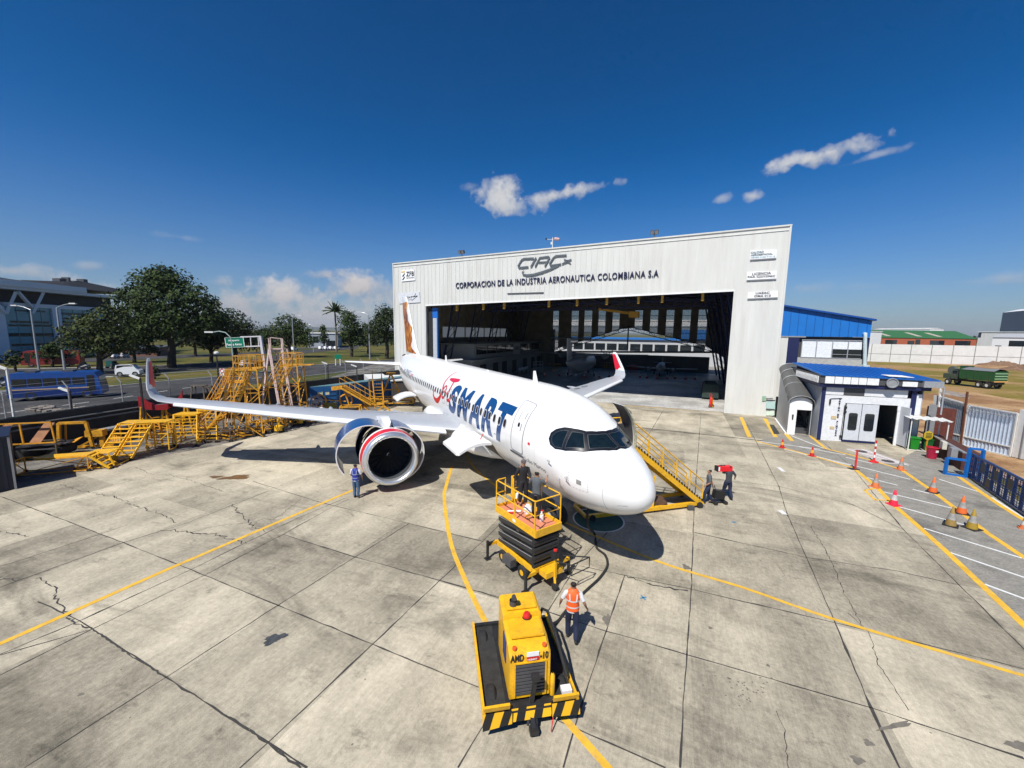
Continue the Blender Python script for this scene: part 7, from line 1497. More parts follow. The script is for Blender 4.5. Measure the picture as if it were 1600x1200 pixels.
# long grey metal plank behind
a, b = G(140, 676, 1.0), G(236, 657, 1.0); T = thing('long_grey_beam', 'long dull grey metal beam lying level behind the double stair', 'beam', (a.x, a.y, YR)); mb = MB(); mb.bar(a, b, .7, .14); mb.build('beam', GREY, T, world=True); mb = MB(); [mb.bar(a.lerp(b, k) , Vector((a.lerp(b,k).x, a.lerp(b,k).y, 0)), .08) for k in (.1,.9)]; mb.build('support', STEEL_D, T, world=True)
a, b = G(30, 697, .8), G(112, 690, .8); T = thing('low_trailer', 'low dark flat trailer between board rack and plank platform', 'trailer', (a.x, a.y, YR)); mb = MB(); mb.bar(a, b, .8, .08); mb.build('deck', DGREY, T, world=True); [MB().cyl(a.lerp(b,k)+Vector((0,-.6,-.45)), a.lerp(b,k)+Vector((0,.6,-.45)), .3, n=14).build('wheel', RUBBER, T, world=True) for k in (.2,.8)]
# red and yellow wing cradle
g = at(240, 690); gx = Vector((1, .25, 0)).normalized(); g2 = g + Vector((-.2, 1.0, 0)); T = thing('wing_cradle', 'red scooped wing cradle beams on yellow A-frames under the near wing tip', 'wing cradle', g2)
w = lambda px, py: WALL(px, py, g2, g2 + gx)
REDC = mat('cradle_red', (.24, .008, .012), .5, var=.2); off = Vector((-gx.y, gx.x, 0))
def redbeam(pts, o): mb = MB(); mb.prism([w(*p) + off*o for p in pts], off*.12); mb.build('cradle_beam', REDC, T, world=True)
redbeam([(215,620),(222,622),(232,629),(245,633),(262,631),(262,640),(240,641),(217,638)], 0); redbeam([(250,634),(262,630),(270,621),(274,613),(274,628),(262,640),(232,643),(232,638)], .9)
for px, py, o in ((222, 668, 0), (252, 676, .3), (280, 664, .9)):
    tp = w(px, 636) + off*o; b = Vector((tp.x, tp.y, YR)); mb = MB(); mb.bar(b - gx*.35, tp - gx*.06, .11); mb.bar(b + gx*.35, tp + gx*.06, .11); [mb.bar(b.lerp(tp, k) - gx*.35*(1-k), b.lerp(tp, k) + gx*.35*(1-k), .06) for k in (.25,.45,.65)]; mb.bar(b + off*.7, tp, .07); mb.build('a_frame', YEL3, T, world=True)
mb = MB(); mb.bar(w(222,655), w(280,650)+off*.9, .06); mb.bar(w(224,640), w(250,672)+off*.3, .05); mb.bar(w(252,642)+off*.3, w(280,668)+off*.9, .05); mb.build('brace_frame', YEL3, T, world=True)
# brown trestle behind
g = at(318, 660); T = thing('brown_trestle', 'rusty brown trestle stand showing above the wing, left of the pale green pole', 'work stand', g, .2, None); z1 = WALL(318, 602, g, g+Vector((1,0,0))).z
mb = MB(); [mb.bar((x,y,0),(x*.55,y*.4,z1),.09) for x in (-.9,.6) for y in (-.6,.6)]; [mb.bar((-.9*(1-.45*k),-.6*(1-.6*k),z1*k),(.6*(1-.45*k),-.6*(1-.6*k),z1*k),.06) for k in (.3,.6)]; mb.box((-.12,0,z1),(1.1,.7,.06)); mb.build('frame', STEEL_D, T); stair(T, (3.2,0,.1), (.6,0,z1), (0,.7,0), 9, STEEL_D)
# scaffold towers
def tower(px, py, lab, plats, w, d, rz, mt=YEL3, rail_px=None, name='scaffold_tower'):
    g = at(px, py); T = thing(name, lab, 'scaffold', g, rz, 'orange-yellow scaffold towers behind the near wing')
    Z = [WALL(px, y, g, g+Vector((1,0,0))).z for y in plats]; top = Z[0]
    for sx in (-1,1):
        for sy in (-1,1): mb = MB(); mb.bar((sx*w/2*1.25, sy*d/2*1.2, .1), (sx*w/2, sy*d/2, top), .08); mb.build('leg', mt, T)
    bb = []
    nb = max(2, int(top/1.3))
    for i in range(nb):
        z0, z1 = top*i/nb, top*(i+1)/nb; k0, k1 = 1.25-.25*i/nb, 1.25-.25*(i+1)/nb
        for sy in (-1,1): bb += [((-w/2*k0, sy*d/2*k0, z0+.1), (w/2*k1, sy*d/2*k1, z1)) if i % 2 else ((w/2*k0, sy*d/2*k0, z0+.1), (-w/2*k1, sy*d/2*k1, z1)), ((-w/2*k1, sy*d/2*k1, z1), (w/2*k1, sy*d/2*k1, z1))]
        for sx in (-1,1): bb += [((sx*w/2*k0, -d/2*k0, z0+.1), (sx*w/2*k1, d/2*k1, z1)), ((sx*w/2*k1, -d/2*k1, z1), (sx*w/2*k1, d/2*k1, z1))]
    braces(T, bb, mt, .055)
    for i, z in enumerate(Z):
        slab(T, (0,0,z+.03), (w,d,.06), mt)
        mb = MB(); r = 1.05
        for (a, b) in (((-w/2,-d/2),(w/2,-d/2)),((w/2,-d/2),(w/2,d/2)),((w/2,d/2),(-w/2,d/2)),((-w/2,d/2),(-w/2,-d/2))):
            for zz in (r*.5, r): mb.tube([(*a,z+zz),(*b,z+zz)], .028, n=5)
            for k in range(4): u = k/4; p = (a[0]+(b[0]-a[0])*u, a[1]+(b[1]-a[1])*u); mb.tube([(*p,z),(*p,z+r)], .026, n=5)
        if i == 0: mb.build('handrail', mt, T)
        else: mb.build('handrail', mt, T)
    castors(T, [(sx*w/2*1.25, sy*d/2*1.2) for sx in (-1,1) for sy in (-1,1)], .16); return T, Z
T, Z = tower(398, 678, 'tallest orange scaffold tower, left of the pink ladder stair', [576], 1.5, 2.2, .3)
stair(T, (-1.0,-1.9,Z[0]*.45), (-.1,-.9,Z[0]), (.9,.1,0), 8, YEL3, rail=.9); stair(T, (-3.2,-.9,.15), (-1.2,-1.3,Z[0]*.45), (.15,.9,0), 9, YEL3, rail=.95, railm=mat('pale_rail', (.62,.45,.28), .5)); slab(T, (-1.0,-1.6,Z[0]*.45), (1.2,1.0,.05), YEL3)
T, Z = tower(376, 668, 'lower orange scaffold tower behind the pale green pole', [596], 1.3, 1.6, .4, YEL2)
stair(T, (-2.6,-1.2,.15), (-.7,-.6,Z[0]), (.1,.8,0), 10, YEL2, rail=.9)
T, Z = tower(462, 661, 'scaffold tower with high orange cage right of the pink ladder stair', [570], 1.3, 1.5, .15)
mb = MB(); mb.box((1.1,-.2,Z[0]+.05),(1.3,1.0,.06)); mb.build('platform_extension', YEL3, T); stair(T, (-1.1,-1.5,Z[0]-2.0), (-.1,-.8,Z[0]), (.8,0,0), 6, YEL3, rail=.8)
# tall pink-white ladder stair
g = at(450, 661); top = WALL(414, 527, g, g+Vector((1,0,0))); T = thing('tall_ladder_stair', 'very tall pinkish white ladder stair leaning left above the scaffolds', 'ladder stair', g, 0)
PKW = mat('pinkish_white_paint', (.50,.38,.36), .6, var=.25, scale=6); tz = top.z; tx = top.x - g.x
stair(T, (0,0,.2), (tx+.35,.8,tz-1.0), (.95,.25,0), 22, PKW, tread=STEEL_D, rail=.95, railm=PKW, treadd=.2, bar=.10)
legs(T, [((tx+.3,.9,tz-1.),(tx*.62,1.6,.15)),((tx+1.2,1.1,tz-1.),(tx*.62+1.2,1.9,.15)),((tx-.2,.8,tz-1.),(-2.2,-.4,.15))], PKW, .12); slab(T, (tx+.3,1.2,tz-1.), (1.1,.9,.06), PKW)
braces(T, [((tx-.1,.9,tz-1.),(tx-.1,.9,tz)),((tx-.1,.9,tz),(tx+.8,1.2,tz-.1)),((tx+.8,1.2,tz-.1),(tx+.9,1.1,tz-1.1))], PKW, .07); castors(T, [(-.4,0),(.5,0),(-2.2,-.4),(tx*.62,1.6)], .18)
# low clutter of dollies between towers
rng = random.Random(9)
for k in range(9):
    px = 345 + k*16; py = 690 - (px-345)*.23; nm = ['first', 'second', 'third', 'fourth', 'fifth', 'sixth', 'seventh', 'eighth', 'ninth'][k]
    g = at(px, py); T = thing('steel_dolly', 'low rusty dolly frame below the wing, %s from the left' % nm, 'dolly', g, rng.uniform(-.4,.9), 'rusty dollies under the near wing')
    L, w_ = rng.uniform(1.2,2.2), rng.uniform(.6,1.0); box_frame(T, -L/2, L/2, -w_/2, w_/2, .2, rng.uniform(.4,.9), (STEEL_D, YEL3, YEL2)[k%3], .06); castors(T, [(-L/2,-w_/2),(L/2,-w_/2),(L/2,w_/2),(-L/2,w_/2)], .12)
# blue shipping container
A = G(497, 653, YR); Bq = G(505, 652, YR)
cf0 = G(486, 646, YR); cf1 = G(509, 644, YR); cfx = (cf1 - cf0); fw = 2.44; cfx.normalize(); cf1 = cf0 + cfx*fw; far = Vector((cfx.y*-1, cfx.x, 0)); far = (Vector((.55, 1, 0))).normalized(); LC = 12.2
T = thing('shipping_container', 'long blue shipping container with pale papers on its end doors', 'container', cf0); hc = 2.6; q = lambda x, y, z: cf0 + cfx*x + far*y + Vector((0,0,z))
CB = mat('container_blue', (.012,.10,.27), .5, var=.15, dirt=(.05,.06,.08,.5,2)); mb = MB(); mb.prism([q(0,0,0), q(fw,0,0), q(fw,LC,0), q(0,LC,0)], (0,0,hc)); mb.build('shell', CB, T, world=True)
mb = MB(); [mb.bar(q(fw+.02,.3+k*.3,.2), q(fw+.02,.3+k*.3,hc-.2), .08) for k in range(40)]; mb.build('corrugation', CB, T, world=True)
for k in (0,1): mb = MB(); x0 = .08+k*fw/2; mb.prism([q(x0,-.05,.15), q(x0+fw/2-.12,-.05,.15), q(x0+fw/2-.12,-.05,hc-.15), q(x0,-.05,hc-.15)], far*.04); [mb.bar(q(x0+.1,-.07,z), q(x0+fw/2-.2,-.07,z), .06) for z in (.5,.9,1.3,1.7,2.1)]; mb.build('door', CB, T, world=True)
[MB().prism([q(a,-.09,z0), q(b,-.09,z0), q(b,-.09,z1), q(a,-.09,z1)], far*.01).build('door_paper', mat('paper_cream', (.70,.66,.45), .7), T, world=True) for a, b, z0, z1 in ((.75,1.2,1.7,2.1),(1.45,1.8,1.75,2.1),(.8,1.15,1.05,1.4))]
mb = MB(); mb.prism([q(-.02,0,hc+.003), q(fw+.02,0,hc+.003), q(fw+.02,LC,hc+.003), q(-.02,LC,hc+.003)], (0,0,.04)); mb.build('roof', mat('container_roof', (.10,.20,.22), .6, var=.2), T, world=True)
mb = MB(); mb.prism([q(fw+.07,1.0,1.3), q(fw+.07,2.6,1.3), q(fw+.07,2.6,2.0), q(fw+.07,1.0,2.0)], cfx*.01); mb.build('number_plate', GREY, T, world=True)
# white container with things in front
g = G(578, 628, YR); T = thing('white_container', 'white container with dark side behind the tail, right of the blue one', 'container', g, .45); mb = MB(); mb.box((1.15, 3.0, 1.3), (2.3, 6.0, 2.6)); mb.build('shell', DWHITE, T); mb = MB(); mb.box((3.6, 2.2, 1.2), (2.4, 5.8, 2.3)); mb.build('side_store', mat('store_brown', (.07,.06,.055), .8), T); mb = MB(); mb.box((3.6, 2.2, 2.42), (2.6, 6.0, .1)); mb.build('store_roof', DWHITE, T)
# yellow stair vehicle before the containers
g = G(560, 652, YR); T = thing('mobile_boarding_stair', 'yellow mobile stair sloping down right before the blue container', 'boarding stairs', g)
w = lambda px, py, dy=0: WALL(px, py, g, g+Vector((1,0,0))) - g + Vector((0,dy,0))
stair(T, w(583, 631), w(535, 604), (0, 1.2, 0), 18, YEL3, rail=.9, treadd=.3); mb = MB(); mb.bar(w(519,607), w(536,605), .35); mb.bar(w(519,607,1), w(536,605,1), .1); mb.build('top_bridge', YEL3, T)
mb = MB(); mb.bar(w(545,641), w(600,630), .14); mb.bar(w(545,641,1.3), w(600,630,1.3), .14); mb.bar(w(538,609), w(548,640), .12); mb.bar(w(560,620), w(575,636), .1); mb.build('chassis', YEL3, T)
for px in (567, 600):
    for e in (-.15,.15): mb = MB(); mb.bar(w(px, 634), w(px, 642)+Vector((e*4,0,0)), .12); mb.build('outrigger', YEL3, T)
castors(T, [(w(550,643).x, 0), (w(598,634).x, .5)], .3)
# hose reel cart, generator cart, second boarding stair, A frame
g = G(517, 652, YR); T = thing('reel_cart', 'cart with two round reels and a yellow box before the blue container', 'cart', g, .2)
for x in (-.9, 1.4): mb = MB(); mb.tube([(x+.55*cos(2*pi*k/18), 0, 1.6+.55*sin(2*pi*k/18)) for k in range(18)], .07, closed=True); mb.build('reel_ring', YEL2, T)
mb = MB(); mb.bar((-.9,0,1.7),(1.4,0,1.5),.08); mb.bar((-1.3,0,.4),(1.8,0,.4),.1); [mb.bar((x,0,.4),(x,0,1.4),.08) for x in (-1.3,-.4,.9,1.8)]; mb.bar((-.6,-.3,1.2),(1.,-.3,.2),.06); mb.build('frame', YEL2, T); slab(T, (-.1,.2,1.0), (1.1,.6,.7), mat('olive_box', (.25,.2,.03), .6), 'box'); castors(T, [(-1.2,0),(1.7,0)], .25)
g = G(548, 655, YR); T = thing('generator_cart', 'small orange-yellow tubular cart left of the mobile boarding stair', 'cart', g, .2); box_frame(T, -.8, .9, -.5, .5, .3, 1.25, YEL3, .1); slab(T, (0,0,.75), (1.2,.7,.7), STEEL_D, 'engine_block'); castors(T, [(-.8,-.5),(.9,-.5),(.9,.5),(-.8,.5)], .2)
g = G(574, 664, YR); T = thing('yellow_trolley_end', 'yellow upright trolley end showing below the wing, left of the engine', 'trolley', g, .1); mb = MB(); [mb.bar((x,0,.1),(x-.05,0,1.3),.12) for x in (-.55,.35)]; mb.bar((-.5,0,.35),(.35,0,.35),.1); mb.bar((.35,0,.4),(4.2,.6,.6),.08); mb.bar((.35,.5,.2),(4.2,1.0,.3),.08); mb.build('frame', YEL, T); castors(T, [(-.55,0),(.35,0)], .1)
g = G(494, 655, YR); T = thing('hose_reel', 'grey round reel on wheels before the blue container doors', 'reel', g, .1); mb = MB(); [mb.tube([(.0+.6*cos(2*pi*k/18), y, 1.55+.6*sin(2*pi*k/18)) for k in range(18)], .05, closed=True) for y in (-.2,.2)]; mb.cyl((0,-.2,1.55),(0,.2,1.55),.3,n=14); mb.build('reel', GREY, T); mb = MB(); [mb.bar((x,y,.2),(0,y,1.5),.07) for x in (-.4,.4) for y in (-.25,.25)]; mb.build('stand', DGREY, T); castors(T, [(-.4,-.25),(.4,-.25)], .2)
g = G(612, 634, YR); T = thing('tail_dock_frame', 'orange-yellow A-frame with cluttered dollies beneath the tail', 'work stand', g, .1); h = WALL(614, 583, g, g+Vector((1,0,0))).z
mb = MB(); mb.bar((-1.2,0,.6),(0,0,h),.16); mb.bar((1.2,0,.6),(0,0,h),.16); mb.bar((-.8,0,h*.5),(.8,0,h*.5),.12); mb.box((0,0,h),(.9,.5,.15)); mb.build('a_frame', YEL3, T); box_frame(T, -2.4, 2.4, -.6, .8, .4, .9, YEL3, .12); castors(T, [(-2.2,-.6),(0,-.6),(2.2,-.6)], .3)
g = G(588, 640, YR); T = thing('caged_ladder_stand', 'yellow caged ladder stand in front of the white container', 'ladder stand', g, .2); h = WALL(588, 594, g, g+Vector((1,0,0))).z
stair(T, (.4,-.6,.2), (.1,.4,h), (.9,0,0), 9, YEL3, rail=1.0, treadd=.15); slab(T, (-.1,.8,h), (1.4,.8,.05), YEL); legs(T, [((-.7,.5,h),(-.7,.5,.1)),((.5,1.2,h),(.5,1.2,.1)),((-.7,1.2,h),(-.7,1.2,.1))], YEL3)
# spare panel stack at the right of the reel
for k, (px, py, nm) in enumerate(((470, 664, 'yellow wheeled jack at the foot of the pink ladder stair'), (436, 676, 'yellow wheeled jack between scaffold tower and pink ladder stair'), (483, 657, 'yellow wheeled jack left of the two people behind the wing'))):
    g = at(px, py); T = thing('wheeled_jack', nm, 'jack', g, .3*k, 'yellow jacks near the ladder stair'); mb = MB(); mb.lathe([(0,.32),(.35,.3),(.45,.12),(.95,.09),(1.0,.14)], (0,0,.2), (0,0,1), n=14); mb.build('jack_body', YEL, T, smooth=True); castors(T, [(-.35,-.1),(.35,-.1)], .2)
# ================================================================ FOREGROUND EQUIPMENT
# ground power unit on its trailer
gf, gr = Vector((.50, 7.18, 0)), Vector((.03, 9.71, 0)); gd = (gr - gf).normalized(); rz = math.atan2(gd.y, gd.x) - pi/2
T = thing('ground_power_unit', 'yellow ground power unit AMD 10 on a low trailer nearest the camera', 'ground power unit', (gf+gr)/2, rz); L2, W2 = 1.30, 1.0       # local: +y away from camera, x right
DECK = mat('deck_rubber', (.025,.025,.024), .8, var=.4, scale=4)
def hazard():
    m = bpy.data.materials.new('hazard_stripes'); m.use_nodes = True; t = m.node_tree; n = t.nodes; b = n['Principled BSDF']; b.inputs['Roughness'].default_value = .5
    tcn = n.new('ShaderNodeTexCoord'); s = n.new('ShaderNodeSeparateXYZ'); t.links.new(tcn.outputs['Object'], s.inputs[0])
    def M(op, a, c):
        q = n.new('ShaderNodeMath'); q.operation = op
        for i, v in enumerate((a, c)):
            if isinstance(v, (int, float)): q.inputs[i].default_value = v
            else: t.links.new(v, q.inputs[i])
        return q.outputs[0]
    f = M('FRACT', M('MULTIPLY', M('ADD', M('SUBTRACT', s.outputs[0], M('MULTIPLY', s.outputs[2], .45)), M('MULTIPLY', s.outputs[1], .5)), 2.7), 0); g_ = M('GREATER_THAN', f, .48)
    mx = n.new('ShaderNodeMix'); mx.data_type = 'RGBA'; t.links.new(g_, mx.inputs[0]); mx.inputs[6].default_value = (.012,.012,.012,1); mx.inputs[7].default_value = (.78,.42,.012,1); t.links.new(mx.outputs[2], b.inputs['Base Color']); return m
HAZ = hazard()
mb = MB(); mb.box((0, 0, .42), (1.94, 2.5, .10)); mb.k = 1; mb.box((-.72, .02, .475), (.44, 2.35, .02)); mb.box((.72, .02, .475), (.44, 2.35, .02)); mb.build('deck', [BLACK, DECK], T)
[MB().box((s*.985, 0, .47), (.05, 2.56, .22)).build('side_rail', YEL, T) for s in (-1,1)]
for s in (-1,1): MB().prism([(s*1.0,-1.27,.56),(s*.46,-1.27,.56),(s*.46,-1.32,.70),(s*1.0,-1.32,.70)], (0,.06,0)).build('front_lip', YEL, T)
mb = MB(); mb.add([(-1.02,-1.30,.56),(-.42,-1.30,.56),(-.42,-1.34,.29),(-1.02,-1.36,.24)], [(0,1,2,3)]); mb.add([(.42,-1.30,.56),(1.02,-1.30,.56),(1.02,-1.35,.26),(.42,-1.34,.29)], [(0,1,2,3)]); mb.add([(-.42,-1.22,.52),(.42,-1.22,.52),(.42,-1.30,.28),(-.42,-1.30,.28)], [(0,1,2,3)]); mb.build('bumper_stripes', HAZ, T, fix=False)
mb = MB(); [MB().box((0,y,.38),(1.98,.09,.32)).build('end_frame', BLACK, T) for y in (-1.18, 1.22)]
bw, y0, y1, zt = .44, -1.06, .47, 1.72                        # body
mb = MB(); rings = []
for y, z1, ww in ((y0, zt-.22, bw-.01), (y0+.05, zt-.14, bw), (y0+.35, zt-.02, bw), (y0+.84, zt, bw), (y0+.86, zt+.12, bw), (y1-.05, zt+.16, bw), (y1, zt+.08, bw-.01)):
    rings.append([Vector((-ww, y, .56)), Vector((-ww, y, z1-.05)), Vector((-ww+.05, y, z1)), Vector((ww-.05, y, z1)), Vector((ww, y, z1-.05)), Vector((ww, y, .56))])
mb.loft(rings, cap=True); mb.build('canopy_body', YEL, T, smooth=True, angle=25)
mb = MB(); mb.box((.0,-.52,zt+.005),(.72,.56,.03)); mb.box((0,.12,zt+.165),(.7,.50,.03)); mb.build('hatch', YEL, T)
mb = MB(); [mb.box((0, y0-.015+.0, .68+k*.078), (.62,.03,.05)) for k in range(9)]; mb.k = 1; mb.box((0,y0-.003,1.0),(.66,.01,.74)); mb.build('radiator_grille', [DGREY, BLACK], T)
mb = MB(); [mb.bar((s*.33,y0-.02,.60),(s*.33,y0-.02,1.38),.03) for s in (-1,1)]; mb.bar((-.33,y0-.02,1.38),(.33,y0-.02,1.38),.03); mb.build('grille_frame', YEL, T)
Mz = T.matrix_basis if False else Matrix.Translation(T.location) @ T.rotation_euler.to_matrix().to_4x4()
def local_text(txt, p, size, m, bold=.01, sx=1., name='lettering'):
    me = text_mesh(txt, size, 0, bold, .003); me.transform(Matrix.Translation(p) @ Matrix.Rotation(pi/2, 4, 'X') @ Matrix.Diagonal((sx,1,1,1))); me.materials.append(m); o = bpy.data.objects.new(name, me); col.objects.link(o); o.parent = T; return o
local_text('AMD', (-.42, y0-.012, 1.42), .22, BLACK, .006, .58); local_text('-10', (.20, y0-.012, 1.42), .22, BLACK, .006, .62)
mb = MB(); mb.box((.05,y0-.012,1.55),(.26,.012,.10)); mb.build('white_plate', WHITE, T); mb = MB(); mb.box((.05,y0-.02,1.45),(.26,.014,.07)); mb.build('red_plate', RED, T); local_text('HOBART', (-.07, y0-.028, 1.425), .052, WHITE, .001, 1.0)
mb = MB(); mb.tube([(-.17,.0,zt+.1),(-.17,.0,zt+.34),(-.17,-.05,zt+.42),(-.17,-.17,zt+.44)], .05, n=10); mb.lathe([(0,.09),(.12,.09)], (-.17,.0,zt+.18), (0,0,1), n=14); mb.build('exhaust_pipe', mat('sooty_steel', (.05,.05,.055), .6), T, smooth=True)
mb = MB(); mb.lathe([(0,.09),(.05,.09),(.11,.06),(.12,.0)], (.10,-.24,zt+.02), (0,0,1), n=16); mb.build('red_beacon', RED, T, smooth=True); mb = MB(); mb.lathe([(0,.11),(.03,.11)], (.10,-.24,zt+.02), (0,0,1), n=16); mb.build('beacon_base', BLACK, T)
[MB().lathe([(0,.05),(.04,.045),(.05,0)], (s*.32,y0+.1,zt-.10), (0,0,1), n=10).build('marker_light', mat('orange_lens', (.7,.1,.02), .3), T) for s in (-1,1)]
mb = MB(); mb.bar((.02,-1.16,.5),(.06,-1.28,1.20),.07); mb.box((.06,-1.3,1.23),(.16,.12,.12)); mb.bar((-.08,-1.30,.15),(.02,-1.10,.6),.05); mb.bar((.1,-1.30,.15),(.06,-1.10,.6),.05); mb.bar((0,-1.2,.35),(.02,-1.36,.14),.09); mb.box((.02,-1.40,.12),(.18,.14,.1)); mb.build('tow_bar', BLACK, T)
mb = MB(); mb.lathe([(0,.055),(.45,.055),(.5,.02)], (.50,-1.02,.5), (0,0,1), n=10); mb.build('yellow_tank', YEL, T, smooth=True)
mb = MB(); mb.box((bw+.02,-.3,1.05),(.03,1.2,.8)); mb.build('side_panel', BLACK, T); mb = MB(); mb.box((-bw-.01,-.5,1.3),(.02,.35,.5)); mb.build('control_panel', mat('panel_blue', (.02,.04,.15), .5), T)
mb = MB(); mb.box((.82,-1.0,.53),(.22,.16,.09)); mb.build('paper_box', WHITE, T); mb = MB(); mb.tube([(.55,.7,.6),(.75,.8,1.1),(.80,.5,1.25),(.82,-.1,1.15),(.86,-.9,.75)], .035, n=8); mb.build('rail_tube', BLACK, T)
for (x, y) in ((-.78,-.75),(.78,-.75),(-.78,.85),(.78,.85)):
    mb = MB(); mb.lathe([(-.1,.15),(-.1,.25),(-.06,.29),(.06,.29),(.1,.25),(.1,.15)], (x,y,.29), (1,0,0), n=18); o = mb.build('wheel', RUBBER, T); mb = MB(); mb.cyl((x-.09,y,.29),(x+.09,y,.29),.16,n=12); mb.build('rim', YEL, o)
MB().cyl((.38,-1.42,.05),(.46,-1.30,.3),.012,n=6).build('red_rod', RED, T)
# ---------------------------------------------------------------- scissor lift
c0, c1 = Vector((-.50, 13.62, 0)), Vector((.78, 11.82, 0)); ld = (c1 - c0).normalized(); lw = Vector((-ld.y, ld.x, 0)); LL = (c1-c0).length; WW = 1.08
T = thing('scissor_lift', 'yellow scissor lift with outriggers and orange floor below the nose', 'scissor lift', c0 + ld*LL/2 + lw*WW/2, math.atan2(ld.y, ld.x)); a, b = LL/2, WW/2
mb = MB(); [mb.box((0, s*(b-.04), .52), (LL, .08, .16)) for s in (-1,1)]; [mb.box((s*(a-.04), 0, .52), (.08, WW-.16, .16)) for s in (-1,1)]; mb.box((0,0,.46),(LL-.2,WW-.2,.04)); mb.box((a+.22,0,.5),(.36,.7,.18)); mb.build('chassis', YEL, T)
zs0, zs1 = .62, 1.72; nl = 4
for lev in range(nl):
    z0 = zs0 + (zs1-zs0)*lev/nl; z1 = zs0 + (zs1-zs0)*(lev+1)/nl
    for s in (-1, 1): mb = MB(); mb.bar((-a+.06, s*(b-.08), z0+.02), (a-.10, s*(b-.08), z1-.04), .05, .17); mb.build('scissor_arm', mat('scissor_black', (.03,.03,.032), .45), T); mb = MB(); mb.bar((-a+.06, s*(b-.14), z1-.04), (a-.10, s*(b-.14), z0+.02), .05, .17); mb.build('scissor_arm', MATS['scissor_black'], T)
    mb = MB(); mb.bar((-a+.08, -b-.005+.04, z0+.12), (a-.12, -b-.005+.04, z1+.05), .012, .02); mb.build('arm_edge', GALV, T)
    mb = MB(); [mb.cyl((x,-b+.02,z), (x,b-.02,z), .075, n=12) for x, z in ((a-.08, z0+.05),(a-.08, z1-.05))]; mb.build('pivot_pin', BLACK, T)
mb = MB(); mb.cyl((a-.5,0,.8),(-.2,0,1.4),.07,n=10); mb.build('hydraulic_ram', BLACK, T)
PZ = 1.76; mb = MB(); [mb.box((0, s*b, PZ+.06), (LL+.1, .05, .24)) for s in (-1,1)]; [mb.box((s*(a+.05), 0, PZ+.06), (.05, WW, .24)) for s in (-1,1)]; mb.build('platform_rim', YEL, T)
slab(T, (0,0,PZ+.05), (LL+.05,WW-.05,.05), mat('orange_floor', (.62,.22,.12), .7, var=.15, dirt=(.2,.1,.07,.5,6)), 'platform_floor')
RH = .98; rr = .024; zb = PZ+.15
def post(x, y): mb = MB(); mb.tube([(x,y,zb),(x,y,zb+RH-.03)], rr, n=8); mb.build('rail_post', YEL, T)
for x, y in ((-a,-b),(-a+.55*0+.0,b),(a,-b),(a,b),(0,-b),(-a,-b+.38),(-a,b-.38),(.1,b)): post(x, y)
mb = MB(); mb.tube([(-a,-b+.38,zb+RH),(-a,-b+.05,zb+RH),(-a+.05,-b,zb+RH),(a-.05,-b,zb+RH),(a,-b+.05,zb+RH),(a,b-.05,zb+RH),(a-.05,b,zb+RH),(-a+.05,b,zb+RH),(-a,b-.05,zb+RH),(-a,b-.38,zb+RH)], rr, n=8); mb.build('top_rail', YEL, T)
mb = MB(); mb.tube([(-a,-b+.38,zb+RH*.5),(-a,-b,zb+RH*.5),(a,-b,zb+RH*.5),(a,b,zb+RH*.5),(-a,b,zb+RH*.5),(-a,b-.38,zb+RH*.5)], rr*.9, n=8); mb.build('mid_rail', YEL, T)
mb = MB(); mb.tube([(-a-.02,b-.40,zb+.2),(-a-.02,b-.40,zb+RH),(-a+.30,b-.55,zb+RH+.02),(-a+.30,b-.55,zb+.2)], rr, n=8); mb.tube([(-a-.02,b-.40,zb+.55),(-a+.30,b-.55,zb+.55)], rr, n=6); mb.tube([(-a-.02,b-.40,zb+.35),(-a+.30,b-.55,zb+.35)], rr, n=6); mb.build('gate', YEL, T)
mb = MB(); mb.prism([(-.05,-b-.03,PZ+.02),(.12,-b-.03,PZ+.02),(.12,-b-.03,PZ+.12),(-.05,-b-.03,PZ+.12)], (0,-.006,0)); mb.build('label_plate', WHITE, T)
for sx, sy in ((-1,-1),(1,-1),(1,1),(-1,1)):
    x = a*.98*sx + (.1 if sx > 0 else 0); mb = MB(); mb.box((x, sy*(b+.18), .56), (.09,.38,.11)); mb.build('outrigger_beam', HAZ, T)
    mb = MB(); mb.bar((x, sy*(b+.38), .70), (x, sy*(b+.38), .03), .075); mb.box((x, sy*(b+.38), .02), (.2,.2,.03)); mb.build('outrigger_leg', BLACK, T)
for x in (-a*.55, a*.5):
    for s in (-1,1): mb = MB(); mb.lathe([(-.08,.1),(-.08,.2),(-.05,.23),(.05,.23),(.08,.2),(.08,.1)], (x, s*(b-.0), .23), (0,1,0), n=20); o = mb.build('tyre', RUBBER, T); mb = MB(); mb.cyl((x,s*b-.075,.23),(x,s*b+.075,.23),.11,n=14); mb.build('rim', YEL, o)
mb = MB(); mb.bar((a+.42,0,.35),(a+.42,0,1.05),.07); mb.tube([(a+.42,-.02,.4),(a+.5,-.06,.2)], .04); mb.build('tow_post', YEL, T); mb = MB(); mb.cyl((a+.5,-.12,.12),(a+.5,-.02,.12),.12,n=16); mb.build('jockey_wheel', RUBBER, T)
mb = MB(); mb.box((a+.40,0,1.12),(.2,.2,.16)); mb.lathe([(0,.07),(.06,.07),(.09,.02)],(a+.40,0,1.2),(0,0,1),n=12); mb.build('control_box', BLACK, T); mb = MB(); mb.lathe([(0,.06),(.05,.06),(.07,.0)],(a+.42,-.02,1.28),(0,0,1),n=12); mb.build('stop_button', RED, T)
mb = MB(); mb.box((-.1,-b-.12,.36),(.5,.25,.26)); mb.build('battery_box', DGREY, T)
